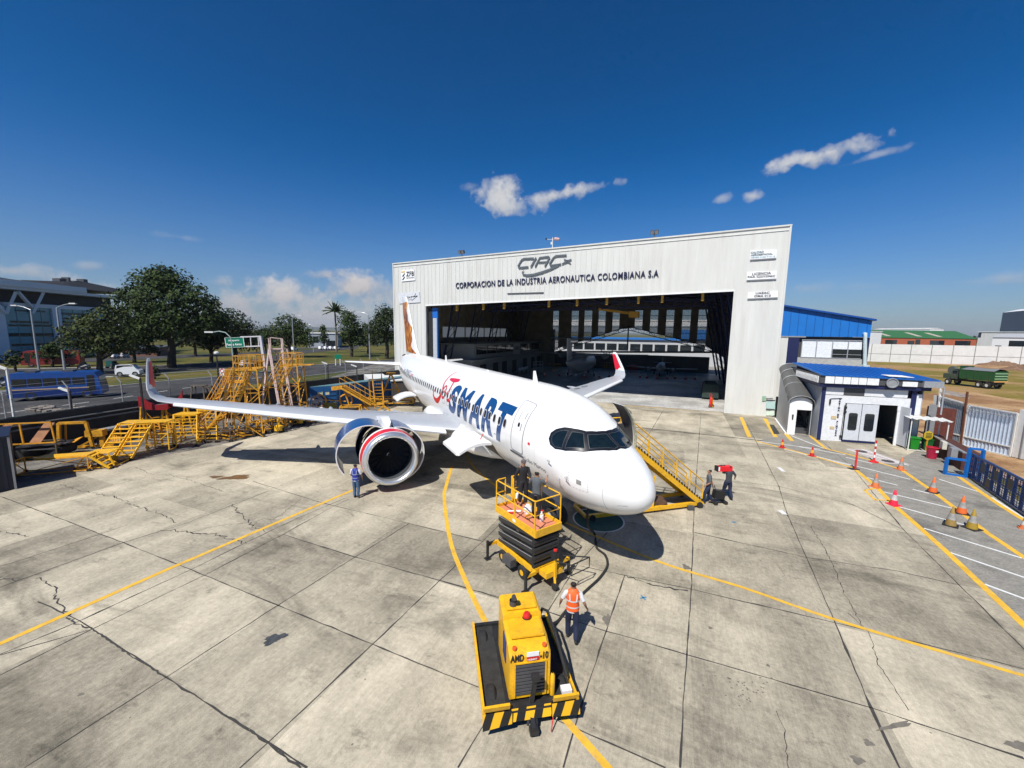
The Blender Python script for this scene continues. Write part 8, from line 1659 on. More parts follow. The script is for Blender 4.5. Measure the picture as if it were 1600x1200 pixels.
mb = MB(); mb.tube([(a+.1,b+.1,.75),(a+.9,b+.5,.95),(a+.9,b-.3,.95),(a+.3,0,.9)], .022, n=6); mb.tube([(a+.9,b+.5,.95),(a+.9,b+.5,.6),(a+.9,b-.3,.6),(a+.9,b-.3,.95)], .018, n=6); mb.build('drawbar_frame', BLACK, T)
def lift_w(x, y, z): return T.location + ld*x + lw*y + Vector((0,0,z))
T2 = thing('tool_tube', 'white and red sealant tube lying on the lift floor', 'tube', lift_w(-.45,-.25,PZ+.09), .1); mb = MB(); mb.cyl((-.22,0,.04),(.25,0,.04),.04,n=12); mb.build('tube_body', WHITE, T2); mb = MB(); mb.cyl((-.3,-.07,.03),(.02,-.07,.03),.035,n=12); mb.build('red_tube', RED, T2)
T2 = thing('plastic_bag', 'crumpled white plastic bag on the lift floor beside the man in grey', 'bag', lift_w(-.12,.12,PZ+.08), 0); rng = random.Random(2); mb = MB(); mb.loft([[Vector((cos(2*pi*i/10)*r*(1+rng.uniform(-.2,.2)), sin(2*pi*i/10)*r*(1+rng.uniform(-.2,.2)), z)) for i in range(10)] for z, r in ((0,.12),(.12,.17),(.26,.12),(.34,.05))], cap=True); mb.build('bag_film', WHITE, T2)
T2 = thing('white_bottle', 'white spray bottle standing on the lift floor at the near right corner', 'bottle', lift_w(.55,.2,PZ+.08), 0); mb = MB(); mb.lathe([(0,.07),(.2,.07),(.26,.03),(.32,.03),(.33,0)], (0,0,0), (0,0,1), n=12); mb.build('bottle_body', WHITE, T2); mb = MB(); mb.box((.02,0,.35),(.1,.03,.04)); mb.build('spray_head', RED, T2)
T2 = thing('work_stool', 'low yellow sawhorse lying across the lift floor', 'sawhorse', lift_w(.25,.12,PZ+.08), .6); mb = MB(); mb.bar((-.35,0,.16),(.35,0,.16),.05); [mb.bar((x,0,.16),(x,s*.14,0),.03) for x in (-.3,.3) for s in (-1,1)]; mb.build('frame', YEL2, T2)
# ---------------------------------------------------------------- passenger boarding stair at the port door
T = thing('boarding_stairs', 'yellow boarding stairs with double handrails leading to the open front door', 'boarding stairs', (7.2, 18.0, 0)); o_ = T.location
lp = lambda *p: Vector(p) - o_
top, bot = lp(5.25, 17.55, 3.25), lp(9.0, 18.62, .22); sdir = Vector((bot.x-top.x, bot.y-top.y, 0)).normalized(); wv = Vector((-sdir.y, sdir.x, 0))*1.15
stair(T, bot, top, wv, 17, YEL, tread=mat('tread_dark', (.05,.045,.04), .7), rail=1.02, treadd=.26, bar=.07)
for k in (0, 1): mb = MB(); o = wv*(k-.5)*1.12; mb.bar(bot+o-Vector((0,0,.12)), top+o-Vector((0,0,.12)), .06, .22); mb.build('side_plate', YEL, T)
mb = MB(); o = wv*-.5*1.12; [mb.box(bot.lerp(top, (i+.5)/26)+o-Vector((0,0,-.06)) , (.07,.03,.16)) for i in range(26)]; mb.build('side_slots', BLACK, T)
slab(T, tuple(top - sdir*.55 + Vector((0,0,.0))), (1.2,1.3,.08), YEL, 'top_platform', rz=math.atan2(sdir.y, sdir.x))
mb = MB(); p0 = top - sdir*1.1; [mb.tube([top+wv*s+Vector((0,0,z)), p0+wv*s+Vector((0,0,z))], .03) for s in (-.5,.5) for z in (.5,1.02)]; [mb.tube([p0+wv*s, p0+wv*s+Vector((0,0,1.02))], .03) for s in (-.5,.5)]; mb.build('platform_rail', YEL, T)
mb = MB(); n0, n1 = lp(9.15, 18.05, .2), lp(3.3, 16.4, .2); f0, f1 = n0+wv, n1+wv; mb.bar(n0, n1, .14, .16); mb.bar(f0, f1, .14, .16); [mb.bar(n0.lerp(n1,k), f0.lerp(f1,k), .12, .12) for k in (0,.35,.55,1)]; mb.bar(n0.lerp(n1,.35), f0.lerp(f1,.55), .1); mb.build('base_frame', YEL, T)
for k in (.45, .85):
    for s in (0,1): mb = MB(); q_ = n0.lerp(n1,k)+wv*s; mb.bar(q_, Vector((q_.x, q_.y, top.z-.2-(k<.6)*1.3)) , .1); mb.build('support_leg', YEL, T)
mb = MB(); mb.bar(n0.lerp(n1,.45), n0.lerp(n1,.85)+Vector((0,0,2.6)), .07); mb.bar(f0.lerp(f1,.45), f0.lerp(f1,.85)+Vector((0,0,2.6)), .07); mb.build('brace_frame', YEL, T)
slab(T, tuple(n0.lerp(n1,.42)+wv*.5+Vector((0,0,.12))), (1.5,.8,.2), mat('dark_machinery', (.09,.05,.03), .6, var=.5, scale=9), 'pump_unit')
for k in (.03, .95):
    for s in (0,1): q_ = n0.lerp(n1,k)+wv*s+Vector((0,-.12 if s == 0 else .12,0)); mb = MB(); mb.cyl((q_.x,q_.y-.05,.15),(q_.x,q_.y+.05,.15),.14,n=16); mb.build('wheel', RUBBER, T)
mb = MB(); q_ = n0.lerp(n1,.12); mb.box((q_.x,q_.y-.2,.12),(.3,.16,.16)); mb.build('outrigger_pad', DGREY, T)
# ---------------------------------------------------------------- power cable from the nose to the unit
pts = [WP(2.6,.25,2.05), WP(2.55,.3,1.2), G(929,834,.05), G(931,850,.03), G(934,858,.03), G(946,868,.03), G(949,884,.03), G(938,902,.03), G(921,918,.03), G(908,930,.03), G(893,945,.03), G(880,960,.03), G(870,972,.05), Vector((.80,9.35,.55))]
def cr3(P, n=6):
    out = []
    for i in range(len(P)-1):
        a, b, c, d = P[max(i-1,0)], P[i], P[i+1], P[min(i+2,len(P)-1)]
        for k in range(n): u = k/n; out.append(.5*((2*b)+(c-a)*u+(2*a-5*b+4*c-d)*u*u+(3*b-a-3*c+d)*u**3))
    return out + [P[-1]]
mb = MB(); mb.tube(cr3(pts), .045, n=8); tag(mb.build('power_cable', RUBBER, smooth=True), 'thick black power cable snaking from the nose to the ground power unit', 'cable')
# small hand cart with cables by the disc (two wheels chock) -> tow head under the nose
T = thing('wheel_chock', 'black chock lying by the nose gear tyres', 'chock', WP(4.5,.2,0), .3); mb = MB(); mb.prism([(-.2,-.15,0),(.2,-.15,0),(.05,-.15,.18),(-.05,-.15,.18)], (0,.3,0)); mb.build('chock_block', RUBBER, T)
# ---------------------------------------------------------------- cones
def cone(px, py, lab, c, h=.72, tip=None, bandm=True, basem=None):
    g = G(px, py); T = thing('traffic_cone', lab, 'traffic cone', g, random.random(), 'traffic cones of the marked walkway'); cone_parts(T, c, h, band=bandm, base_m=basem); return T
ORB = mat('yellow_orange_band', (.80,.30,.03), .5)
cone(1222, 699.5, 'small red cone at the far left start of the walkway', RD, .66, bandm=ORB); cone(1268.5, 712.5, 'small red cone second from the far start of the walkway', RD, .66, bandm=ORB)
cone(1407, 734, 'faded orange cone on the far yellow line before the blue gate', ORO, .8, bandm=GRY); cone(1367.5, 761, 'faded orange cone on the near yellow line behind the pink cone', ORO, .8, bandm=GRY); cone(1396, 789, 'pink-red cone on the near yellow line', PK, .8)
cone(1457, 769, 'clean orange cone with grey top on the far yellow line', OR, .84, bandm=GRY, basem=BLACK); cone(1502, 802, 'bright orange cone behind the two grimy cones', OR, .86, bandm=GRY, basem=BLACK); cone(1485, 821, 'grimy brown cone, left of the nearest pair', OL, .88, bandm=GRY, basem=BLACK); cone(1518, 826, 'grimy yellow-brown cone, right of the nearest pair', mat('cone_grimy_yellow', (.34,.22,.02), .7, var=.3, scale=8, dirt=(.06,.05,.03,.8,8)), .9, bandm=GRY, basem=BLACK)
g = G(1336, 733); T = thing('bollard_post', 'plain red flexible bollard on the near yellow line', 'bollard', g); mb = MB(); mb.lathe([(0,.055),(1.15,.05),(1.2,.03),(1.21,0)], (0,0,.04), (0,0,1), n=14); mb.build('post', RED, T, smooth=True); slab(T, (-.1,0,.02), (.5,.36,.04), BLACK, 'base')
g = G(1365, 722); T = thing('striped_bollard', 'red and white striped bollard on a flared red foot', 'bollard', g); mb = MB()
for k in range(7): mb.k = k % 2; mb.lathe([(.12+k*.19,.05),(.12+(k+1)*.19,.05)], (0,0,0), (0,0,1), n=14)
mb.build('post', [RED, WHITE], T); mb = MB(); mb.lathe([(0,.26),(.04,.25),(.12,.09),(.22,.055)], (0,0,0), (0,0,1), n=18); mb.build('foot', RED, T, smooth=True)
cone(1598, 826, 'red-brown cone just cut by the right photo edge', ORO, .5)
# ---------------------------------------------------------------- bins, signs, brick wall, gates
g = G(1455, 716); T = thing('red_bin', 'round red waste tub with a bag-lined rim by the brick wall', 'waste bin', g); mb = MB(); mb.lathe([(0,.02),(0,.24),(.74,.31),(.78,.33),(.78,.29),(.1,.22)], (0,0,0), (0,0,1), n=24); mb.build('tub', mat('tub_red', (.42,.012,.05), .5), T, smooth=True, angle=40); mb = MB(); mb.lathe([(0,.32),(.05,.35),(.07,.32)], (0,0,.72), (0,0,1), n=24); mb.build('rim', RED, T); mb = MB(); mb.box((0,-.31,.55),(.18,.02,.14)); mb.build('white_label', WHITE, T)
g = G(1418, 704); T = thing('bin_shelter', 'dark tubular bin shelter with wavy pale roof beside the paint booth', 'bin shelter', g, -.5); Hs = WALL(1425, 655, g, g+Vector((1,0,0))).z
mb = MB(); [mb.bar((x,y,0),(x,y,Hs),.06) for x in (0,1.9) for y in (0,1.3)]; [mb.bar((0,y,z),(1.9,y,z),.04) for y in (0,1.3) for z in (.1,Hs)]; [mb.bar((x,0,z),(x,1.3,z),.04) for x in (0,.9,1.9) for z in (.1,Hs)]; mb.build('frame', DWHITE, T)
mb = MB(); mb.loft([[Vector((-.15+i*.11, y, Hs+.06+.04*sin(i*1.6))) for i in range(21)] for y in (-.2,1.5)], closed=False); mb.build('wavy_roof', DWHITE, T)
for k, (x, c, nm) in enumerate(((.45, mat('bin_bright_green', (.01,.20,.012), .5), 'bright green bin, left one in the shelter'), (1.15, mat('bin_green', (.006,.09,.018), .5), 'darker green bin in the middle of the shelter'), (1.7, mat('bin_lime', (.12,.30,.02), .5), 'lime green bin at the right end of the shelter'))):
    w_ = T.matrix_basis if False else Matrix.Translation(T.location) @ T.rotation_euler.to_matrix().to_4x4(); b_ = thing('green_bin', nm, 'waste bin', (w_ @ Vector((x,.55,.0)))[:], T.rotation_euler.z, 'green bins in the shelter'); mb = MB(); mb.loft([[Vector((-.2*s,-.2*s,z)),Vector((.2*s,-.2*s,z)),Vector((.2*s,.2*s,z)),Vector((-.2*s,.2*s,z))] for z,s in ((.08,1.),(.85,1.3))], cap=True); mb.build('bin_body', c, b_); mb = MB(); mb.box((0,0,.9),(.58,.6,.07)); mb.build('lid', c, b_); [MB().cyl((s*.2,.2,.1),(s*.26,.2,.1),.09,n=10).build('wheel', BLACK, b_) for s in (-1,1)]
g = G(1446, 706); T = thing('yellow_notice', 'yellow six-sided notice on a post before the brick wall', 'sign', g); zc = WALL(1447.5, 680.5, g, g+Vector((1,0,0))).z; mb = MB(); mb.bar((0,0,0),(0,0,zc),.06); mb.build('post', YEL2, T); mb = MB(); mb.prism([(cos(R(60*k+30))*.36, -.05, zc+sin(R(60*k+30))*.36) for k in range(6)], (0,.03,0)); mb.build('sign_plate', mat('notice_yellow', (.55,.38,.02), .5), T); mb = MB(); [mb.box((0,-.06,zc+z),(.42,.01,.035)) for z in (-.14,-.04,.06,.16)]; mb.build('text_lines', BLACK, T)
BRK = mat('dark_brick', (.07,.022,.015), .9, var=.4, scale=9)
A, Bq = G(1452, 713), G(1512, 757); A = G(1446, 700); Bq = G(1500, 735); T = thing('brick_wall', 'low dark red brick wall behind the red tub', 'wall', A); hb = WALL(1447, 676, A, Bq).z; d = (Bq-A).normalized(); n_ = Vector((-d.y, d.x, 0)); mb = MB(); mb.prism([A, Bq, Bq+n_*.9, A+n_*.9], (0,0,hb)); mb.build('brickwork', BRK, T, world=True); mb = MB(); mb.prism([A+Vector((0,0,hb+.003)), Bq+Vector((0,0,hb+.003)), Bq+n_*.18+Vector((0,0,hb+.003)), A+n_*.18+Vector((0,0,hb+.003))], (0,0,.06)); mb.build('coping', GREY, T, world=True)
e = A.lerp(Bq, .52); T = thing('meter_box', 'pale electric meter box fixed on the brick wall', 'electric box', e); mb = MB(); mb.prism([e+Vector((0,0,.75)), e+d*.5+Vector((0,0,.75)), e+d*.5+Vector((0,0,1.25)), e+Vector((0,0,1.25))], -n_*.22); mb.build('box', mat('box_cream', (.55,.53,.45), .6), T, world=True)
e = A.lerp(Bq, .80); T = thing('grey_cabinet', 'grey metal cabinet between meter box and blue gate post', 'electric box', e); mb = MB(); mb.prism([e+Vector((0,0,.5)), e+d*.55+Vector((0,0,.5)), e+d*.55+Vector((0,0,hb+.1)), e+Vector((0,0,hb+.1))], -n_*.3); mb.build('cabinet', GREY, T, world=True)
# corrugated fence panels; plane from behind the booth to the right edge
F0, F1 = G(1512, 631, 3.2), G(1592, 643, 3.2); F0.z = F1.z = 0
def fwp(px, py): return WALL(px, py, F0, F1)
fd = (F1-F0).normalized(); fn = away(Vector((-fd.y, fd.x, 0)), F0)
def corr(px4, name, lab, m, frame, ribs, cat='fence'):
    P = [fwp(*p) for p in px4]; P[2], P[3] = [Vector((v.x, v.y, 0)) for v in (P[1], P[0])]; T = thing(name, lab, cat, (P[3].x, P[3].y, 0)); mb = MB(); mb.prism(P, fn*.05); mb.build('metal_sheet', m, T, world=True)
    mb = MB(); [mb.bar(P[0].lerp(P[1], (k+.5)/ribs)-fn*.02, P[3].lerp(P[2], (k+.5)/ribs)-fn*.02, .06, .05) for k in range(ribs)]; mb.build('sheet_ribs', m, T, world=True)
    mb = MB(); [mb.bar(P[i]-fn*.05, P[(i+1)%4]-fn*.05, .09) for i in range(4)]; a_, b_ = P[0].lerp(P[3], .78), P[1].lerp(P[2], .78); mb.bar(a_-fn*.06, b_-fn*.06, .08); mb.build('panel_frame', frame, T, world=True); return T
corr([(1470,619.5),(1510.5,631),(1503,694),(1465,676)], 'fence_panel', 'dark grey-blue corrugated fence panel nearer the paint booth', mat('grey_sheet', (.20,.24,.29), .5), DWHITE, 16)
corr([(1514,633),(1591,646),(1577,752),(1501,738)], 'corrugated_gate', 'tall pale blue corrugated metal gate above the blue sliding gate', mat('pale_blue_sheet', (.50,.58,.68), .5, var=.08), DWHITE, 13, 'gate')
P = [fwp(1594,640), fwp(1640,648)]; P += [Vector((v.x, v.y, 0)) for v in P[::-1]]; T = thing('white_gate_pier', 'broad white pier at the right photo edge beside the pale blue gate', 'pier', (P[3].x, P[3].y, 0)); mb = MB(); mb.prism(P, fn*.4); mb.build('pier_block', DWHITE, T, world=True); mb = MB(); [mb.bar(P[0].lerp(P[1],k)-fn*.02, P[3].lerp(P[2],k)-fn*.02, .07) for k in (.3,.7)]; mb.build('pier_rib', GREY, T, world=True)
P = [fwp(1459,617.5), fwp(1467,619), fwp(1464,684), fwp(1456,680)]; T = thing('white_fence_post', 'white post and boards left of the grey-blue panel with barbed coil', 'post', (P[3].x, P[3].y, 0)); mb = MB(); mb.prism(P, fn*.08); mb.build('board', DWHITE, T, world=True); mb = MB(); mb.bar(Vector((fwp(1470,650).x, fwp(1470,650).y, 0))-fn*.1, fwp(1471,607)-fn*.1, .09); mb.build('post', WHITE, T, world=True)
p_ = fwp(1513.5, 636); T = thing('rusty_fence_post', 'rusty brown post rising between the two corrugated panels', 'post', (p_.x, p_.y, 0)); mb = MB(); mb.bar(Vector((p_.x,p_.y,0))-fn*.12, fwp(1514,612)-fn*.12, .1); mb.build('post', mat('rust', (.14,.045,.02), .8), T, world=True)
mb = MB(); a_, b_ = fwp(1471, 612), fwp(1514, 620); m_ = 60; L = (b_-a_).length; ax = (b_-a_).normalized(); up = Vector((0,0,1)); mb.tube([a_.lerp(b_, i/240) + (fn*cos(i*.62) + up*sin(i*.62))*.16 for i in range(241)], .012, n=4); a2, b2 = fwp(1516, 637), fwp(1590, 650); mb.tube([a2.lerp(b2, i/330) + (fn*cos(i*.6) + up*sin(i*.6))*.18 - fn*.1 for i in range(331)], .012, n=4)
a3, b3 = fwp(1471, 622), fwp(1510, 633); mb.tube([a3.lerp(b3, i/220) + (fn*cos(i*.62) + up*sin(i*.62))*.13 - fn*.08 for i in range(221)], .012, n=4); tag(mb.build('razor_wire', GALV), 'coiled razor wire along the top of the corrugated panels', 'razor wire')
P = [G(1442, 700), G(1450, 702)]; T = thing('brown_door_panel', 'narrow brown and brick strip between paint booth and white fence post', 'wall', P[0]); hh = WALL(1449, 640, P[0], P[0]+Vector((1,0,0))).z
q0, q1 = G(1443, 692), Vector((33.0,28.9,0)); mb = MB(); mb.prism([q0, q1, q1+Vector((.2,.3,0)), q0+Vector((.2,.3,0))], (0,0,2.9)); mb.build('brown_panel', mat('brown_panel', (.12,.03,.02), .8, var=.3), T, world=True); mb = MB(); m_ = q0.lerp(q1,.3); mb.prism([q0+Vector((-.05,-.05,0)), m_+Vector((-.05,-.05,0)), m_+Vector((-.08,-.08,0)), q0+Vector((-.08,-.08,0))], (0,0,3.1)); mb.build('grey_panel', GREY, T, world=True)
# blue sliding gate and its guide frame
G0, G1 = G(1511, 744.5), G(1640, 834); gdv = (G1-G0).normalized(); gnv = Vector((-gdv.y, gdv.x, 0)); gnv = away(gnv, G0); hg = WALL(1513, 706, G0, G1).z; q_ = WALL(1600, 751, G0, G1); hk = (q_.z-hg)/((q_-G0).xy.length); gt = lambda x: hg + hk*x
GB = mat('gate_blue', (.004,.045,.17), .45, var=.1); T = thing('sliding_gate', 'blue barred sliding gate running off the right photo edge', 'gate', G0); LG_ = (G1-G0).length; gp = lambda x, z, o=0: G0 + gdv*x + Vector((0,0,z)) + gnv*o
mb = MB(); mb.bar(gp(0,.12), gp(LG_,.12), .1); mb.bar(gp(0,gt(0)), gp(LG_,gt(LG_)), .1); mb.bar(gp(0,gt(0)*.5), gp(LG_,gt(LG_)*.5), .06); mb.build('gate_rail', GB, T, world=True)
x = 0; i = 0
while x < LG_:
    mb = MB(); mb.bar(gp(x,.12), gp(x,gt(x)), .1); mb.build('gate_post', GB, T, world=True)
    x2 = min(x+.72, LG_); mb = MB(); n_b = 11
    for k in range(1, n_b): mb.bar(gp(x,.12+(gt(x)-.12)*k/n_b), gp(x2,.12+(gt(x2)-.12)*k/n_b), .022)
    mb.bar(gp((x+x2)/2,.12), gp((x+x2)/2,gt(x)), .02); mb.build('gate_bars', GB, T, world=True)
    if i in (2, 3, 4, 6): z0, z1 = ((hg*.55,hg*.92) if i % 2 == 0 else (.2,hg*.45)); mb = MB(); mb.prism([gp(x+.1,z0,-.04), gp(x2-.08,z0,-.04), gp(x2-.08,z1,-.04), gp(x+.1,z1,-.04)], gnv*.02); mb.build('dark_plate', BLACK, T, world=True)
    x += .72; i += 1
T = thing('gate_guide_frame', 'bright blue square guide frame and post at the start of the sliding gate', 'gate frame', G(1478, 741)); GBB = mat('gate_bright_blue', (.004,.12,.42), .45)
u0, u1 = G(1476, 741), G(1508, 746); zt_ = WALL(1478, 715, u0, u1).z; mb = MB(); mb.bar(u0+Vector((0,0,.05)), u1+Vector((0,0,.05)), .12); mb.bar(u0, u0+Vector((0,0,zt_)), .13); mb.bar(u0+Vector((0,0,zt_)), u1+Vector((0,0,zt_)), .12); mb.build('guide_frame', GBB, T, world=True)
mb = MB(); pz = hg+.35; mb.bar(u1, u1+Vector((0,0,pz)), .13); w1 = u1+gnv*.55; mb.bar(w1, w1+Vector((0,0,pz)), .13); mb.bar(u1+Vector((0,0,pz)), w1+Vector((0,0,pz)), .12); [mb.bar(u1+Vector((0,0,z)), w1+Vector((0,0,z)), .05) for z in (.4,.7,1.0,1.3)]; mb.build('guide_post', GBB, T, world=True)
# ================================================================ PEOPLE
def skin_mesh(nodes, edges, sub=2):
    me = bpy.data.meshes.new('s'); me.from_pydata([n[0] for n in nodes], edges, []); o = bpy.data.objects.new('s', me); col.objects.link(o)
    md = o.modifiers.new('k', 'SKIN'); md.use_smooth_shade = True
    for i, n in enumerate(nodes): r = n[1]; r = r if isinstance(r, tuple) else (r, r); me.skin_vertices[0].data[i].radius = r
    me.skin_vertices[0].data[0].use_root = True
    ms = o.modifiers.new('u', 'SUBSURF'); ms.levels = sub; ms.render_levels = sub
    dg = bpy.context.evaluated_depsgraph_get(); out = bpy.data.meshes.new_from_object(o.evaluated_get(dg)); bpy.data.objects.remove(o); return out
SKIN = mat('skin', (.33,.17,.105), .6, var=.08); HAIR = mat('black_hair', (.012,.010,.009), .6); SHOE = mat('black_shoes', (.015,.015,.015), .6)
def put(me, name, m, T, scale=1.):
    me.materials.clear(); me.materials.append(m); me.transform(Matrix.Scale(scale, 4)); me.polygons.foreach_set('use_smooth', [True]*len(me.polygons)); o = bpy.data.objects.new(name, me); col.objects.link(o); o.parent = T; return o
def person(loc, face, lab, shirt, pants, step=.25, la=None, ra=None, h=1.74, vest=None, cap=None, sleeve=.5, bend=0., mirror=1, stripes=None):
    """local +x is forward. la/ra = (elbow, wrist) of left (+y) / right (-y) arm"""
    T = thing('person', lab, 'person', loc, face, None); k = h/1.75
    b = Vector((bend, 0, 0)); P = lambda x, y, z: Vector((x, y, z))
    pel = P(0,0,.95); wst = P(bend*.3,0,1.08); cst = P(bend*.7,0,1.28); ub = P(bend,0,1.42); nk = P(bend+.01,0,1.50); h1 = P(bend+.02,0,1.585); h2 = P(bend+.01,0,1.68)
    sh = {s: P(bend,s*.17,1.41) for s in (1,-1)}; hip = {s: P(0,s*.09,.92) for s in (1,-1)}
    kn = {1: P(step*.45+.03,.10,.50), -1: P(-step*.25+.05,-.10,.50)}; an = {1: P(step*.55,.10,.09), -1: P(-step*.75,-.10,.11+abs(step)*.12)}; to = {s: an[s]+P(.15,s*.02,-.045) for s in (1,-1)}
    la = la or ((-.03,.26,1.15), (.08,.27,.93)); ra = ra or ((-.06,-.26,1.15), (.0,-.28,.92)); el = {1: Vector(la[0]), -1: Vector(ra[0])}; wr = {1: Vector(la[1]), -1: Vector(ra[1])}
    N = [(pel,.095),(wst,.085),(cst,(.105,.09)),(ub,(.085,.075)),(nk,.055),(h1,(.078,.078)),(h2,(.088,.085))]; E = [(0,1),(1,2),(2,3),(3,4),(4,5),(5,6)]
    def add(p, r, to_): N.append((p, r)); E.append((to_, len(N)-1)); return len(N)-1
    for s in (1,-1):
        i = add(sh[s],.052,3); i = add(sh[s].lerp(el[s],.5),.046,i); i = add(el[s],.040,i); i = add(el[s].lerp(wr[s],.35),.038,i); i = add(wr[s],.026,i); dv = (wr[s]-el[s]).normalized(); i = add(wr[s]+dv*.06,(.036,.020),i)
        i = add(hip[s],.075,0); i = add(hip[s].lerp(kn[s],.5),.065,i); i = add(kn[s],.052,i); i = add(kn[s].lerp(an[s],.35),.056,i); i = add(an[s],.038,i); add(to[s],.038,i)
    body = skin_mesh(N, E, 2); mb = MB()
    for s in (1,-1):                        # fingers and thumb, nose, ears
        dv = (wr[s]-el[s]).normalized(); c = wr[s]+dv*.085; sd = dv.cross(Vector((0,1,0))).normalized(); inn = dv.cross(sd).normalized()
        for q_, (off_, ln) in enumerate(((-.026,.062),(-.009,.075),(.009,.072),(.025,.058))): p = c+sd*off_; mb.tube([p, p+dv*ln*.55+inn*.006, p+dv*ln+inn*.022], [.0095,.0085,.007], n=6)
        p = wr[s]+dv*.05-sd*.03; mb.tube([p, p-sd*.022+dv*.025, p-sd*.026+dv*.055], [.011,.010,.008], n=6)
        mb.lathe([(0,.012),(.02,.020),(.035,.008)], h1+Vector((.0,s*.072,.035)), (0,s*.6,.2), n=8)
    mb.tube([h1+Vector((.078,0,.06)), h1+Vector((.102,0,.03)), h1+Vector((.086,0,.018))], [.008,.014,.010], n=6); mb.tube([h1+Vector((.08,-.024,-.012)), h1+Vector((.087,0,-.012)), h1+Vector((.08,.024,-.012))], .006, n=5)
    me2 = bpy.data.meshes.new('x'); me2.from_pydata([tuple(v) for v in mb.v], [], mb.f); bm = bmesh.new(); bm.from_mesh(body); bm.from_mesh(me2); bm.to_mesh(body); bm.free(); put(body, 'body', SKIN, T, k)
    mb = MB(); [mb.lathe([(0,.001),(.004,.009),(.008,.006),(.010,.0)], h1+Vector((.074,s*.03,.052)), (1,s*.25,0), n=8) for s in (1,-1)]; e = mb.build('eyes', BLACK, T); e.data.transform(Matrix.Scale(k,4))
    def torso(mb, g_, z0=.88):
        R_ = [((0,0,z0),.115,.160),((0,0,1.0),.112,.155),((bend*.3,0,1.12),.106,.148),((bend*.7,0,1.27),.122,.168),((bend,0,1.37),.118,.180),((bend,0,1.435),.095,.165),((bend+.005,0,1.475),.075,.105),((bend+.01,0,1.515),.060,.062)]
        mb.loft([[Vector((c[0]+cos(2*pi*i/20)*(a_+g_), sin(2*pi*i/20)*(b_+g_), c[2])) for i in range(20)] for c, a_, b_ in R_], cap=True)
    mb = MB(); torso(mb, 0)
    for s in (1,-1):
        e_ = sh[s].lerp(el[s], min(1, sleeve*2)*1.08); pts_ = [sh[s]+Vector((0,-s*.05,.005)), sh[s]+Vector((0,s*.012,-.02)), sh[s].lerp(e_,.5), e_]; rr_ = [.060,.070,.062,.060]
        if sleeve > .5: pts_.append(el[s].lerp(wr[s],(sleeve-.5)*2)); rr_.append(.046)
        mb.tube(pts_, rr_, n=12)
    o = mb.build('shirt', shirt, T, smooth=True, angle=70); o.data.transform(Matrix.Scale(k,4))
    N = [(P(0,0,1.08),.140),(P(0,0,.92),.155)]; E = [(0,1)]
    for s in (1,-1): i = add(hip[s]+Vector((0,s*.01,0)),.120,1); i = add(hip[s].lerp(kn[s],.5),.102,i); i = add(kn[s],.084,i); i = add(kn[s].lerp(an[s],.5),.076,i); add(an[s]+Vector((0,0,-.01)),.070,i)
    put(skin_mesh(N, E, 2), 'trousers', pants, T, k)
    for s in (1,-1): sm_ = skin_mesh([(an[s]+Vector((-.05,0,-.02)),.046),(an[s]+Vector((.04,0,-.04)),(.048,.042)),(to[s]+Vector((.03,0,-.005)),(.044,.034))], [(0,1),(1,2)], 2); put(sm_, 'shoe', SHOE, T, k)
    if vest:
        mb = MB(); torso(mb, .014, .93); v = mb.build('vest', vest, T, smooth=True, angle=70); v.data.transform(Matrix.Scale(k,4)); mb = MB()
        for z, r, q_ in ((1.02,.172,.74),(1.20,.178,.74)): mb.loft([[Vector((bend*.6+cos(2*pi*i/24)*(r*q_+.004), sin(2*pi*i/24)*(r+.003), z+h_)) for i in range(24)] for h_ in (0,.04)])
        for s in (1,-1):
            for f in (1,-1): mb.bar((bend*.8+f*.122,s*.085,1.22),(bend+f*.108,s*.10,1.42),.035,.02, up=(f,0,0))
        o = mb.build('reflective_strip', stripes or mat('retroreflective', (.60,.58,.58), .35), v); o.data.transform(Matrix.Scale(k,4))
    if cap:
        mb = MB(); mb.lathe([(0,.096),(.05,.094),(.085,.06),(.095,.0)], h2+Vector((0,0,-.03)), (0,0,1), n=20); mb.prism([h2+Vector((.05,-.06,-.02)), h2+Vector((.16,-.045,-.03)), h2+Vector((.16,.045,-.03)), h2+Vector((.05,.06,-.02))], (0,0,.012)); o = mb.build('cap', cap, T, smooth=True); o.data.transform(Matrix.Scale(k,4))
        hp = [(h2+Vector((-.035,0,-.05)),.070),(h1+Vector((-.03,0,.01)),.062)]
    else: hp = [(h2+Vector((-.012,0,.018)),(.090,.090)),(h2+Vector((-.035,0,-.035)),.082),(h1+Vector((-.035,0,.0)),.062)]
    put(skin_mesh(hp, [(i,i+1) for i in range(len(hp)-1)], 2), 'hair', HAIR, T, k); return T
def face_dir(dx, dy): return math.atan2(dy, dx)
NAVYJ = mat('navy_trousers', (.012,.018,.05), .8, var=.2); JEAN = mat('blue_jeans', (.06,.11,.20), .85, var=.2, scale=12); GSH = mat('grey_shirt', (.085,.095,.105), .8, var=.12); GSH2 = mat('dark_grey_shirt', (.045,.05,.06), .8); WSH = mat('white_shirt', (.62,.62,.63), .8); BSH = mat('black_shirt', (.012,.012,.015), .8)
ORV = mat('orange_vest', (.90,.13,.02), .6, var=.06); BLV = mat('blue_vest', (.012,.025,.24), .6, var=.15)
person(G(893, 1001), face_dir(.10, 1), 'person in an orange reflective vest walking away beside the ground power unit', WSH, NAVYJ, step=.22, la=((.02,.30,1.16),(.14,.33,.96)), ra=((-.06,-.30,1.15),(.05,-.36,.97)), h=1.74, vest=ORV, sleeve=.35)
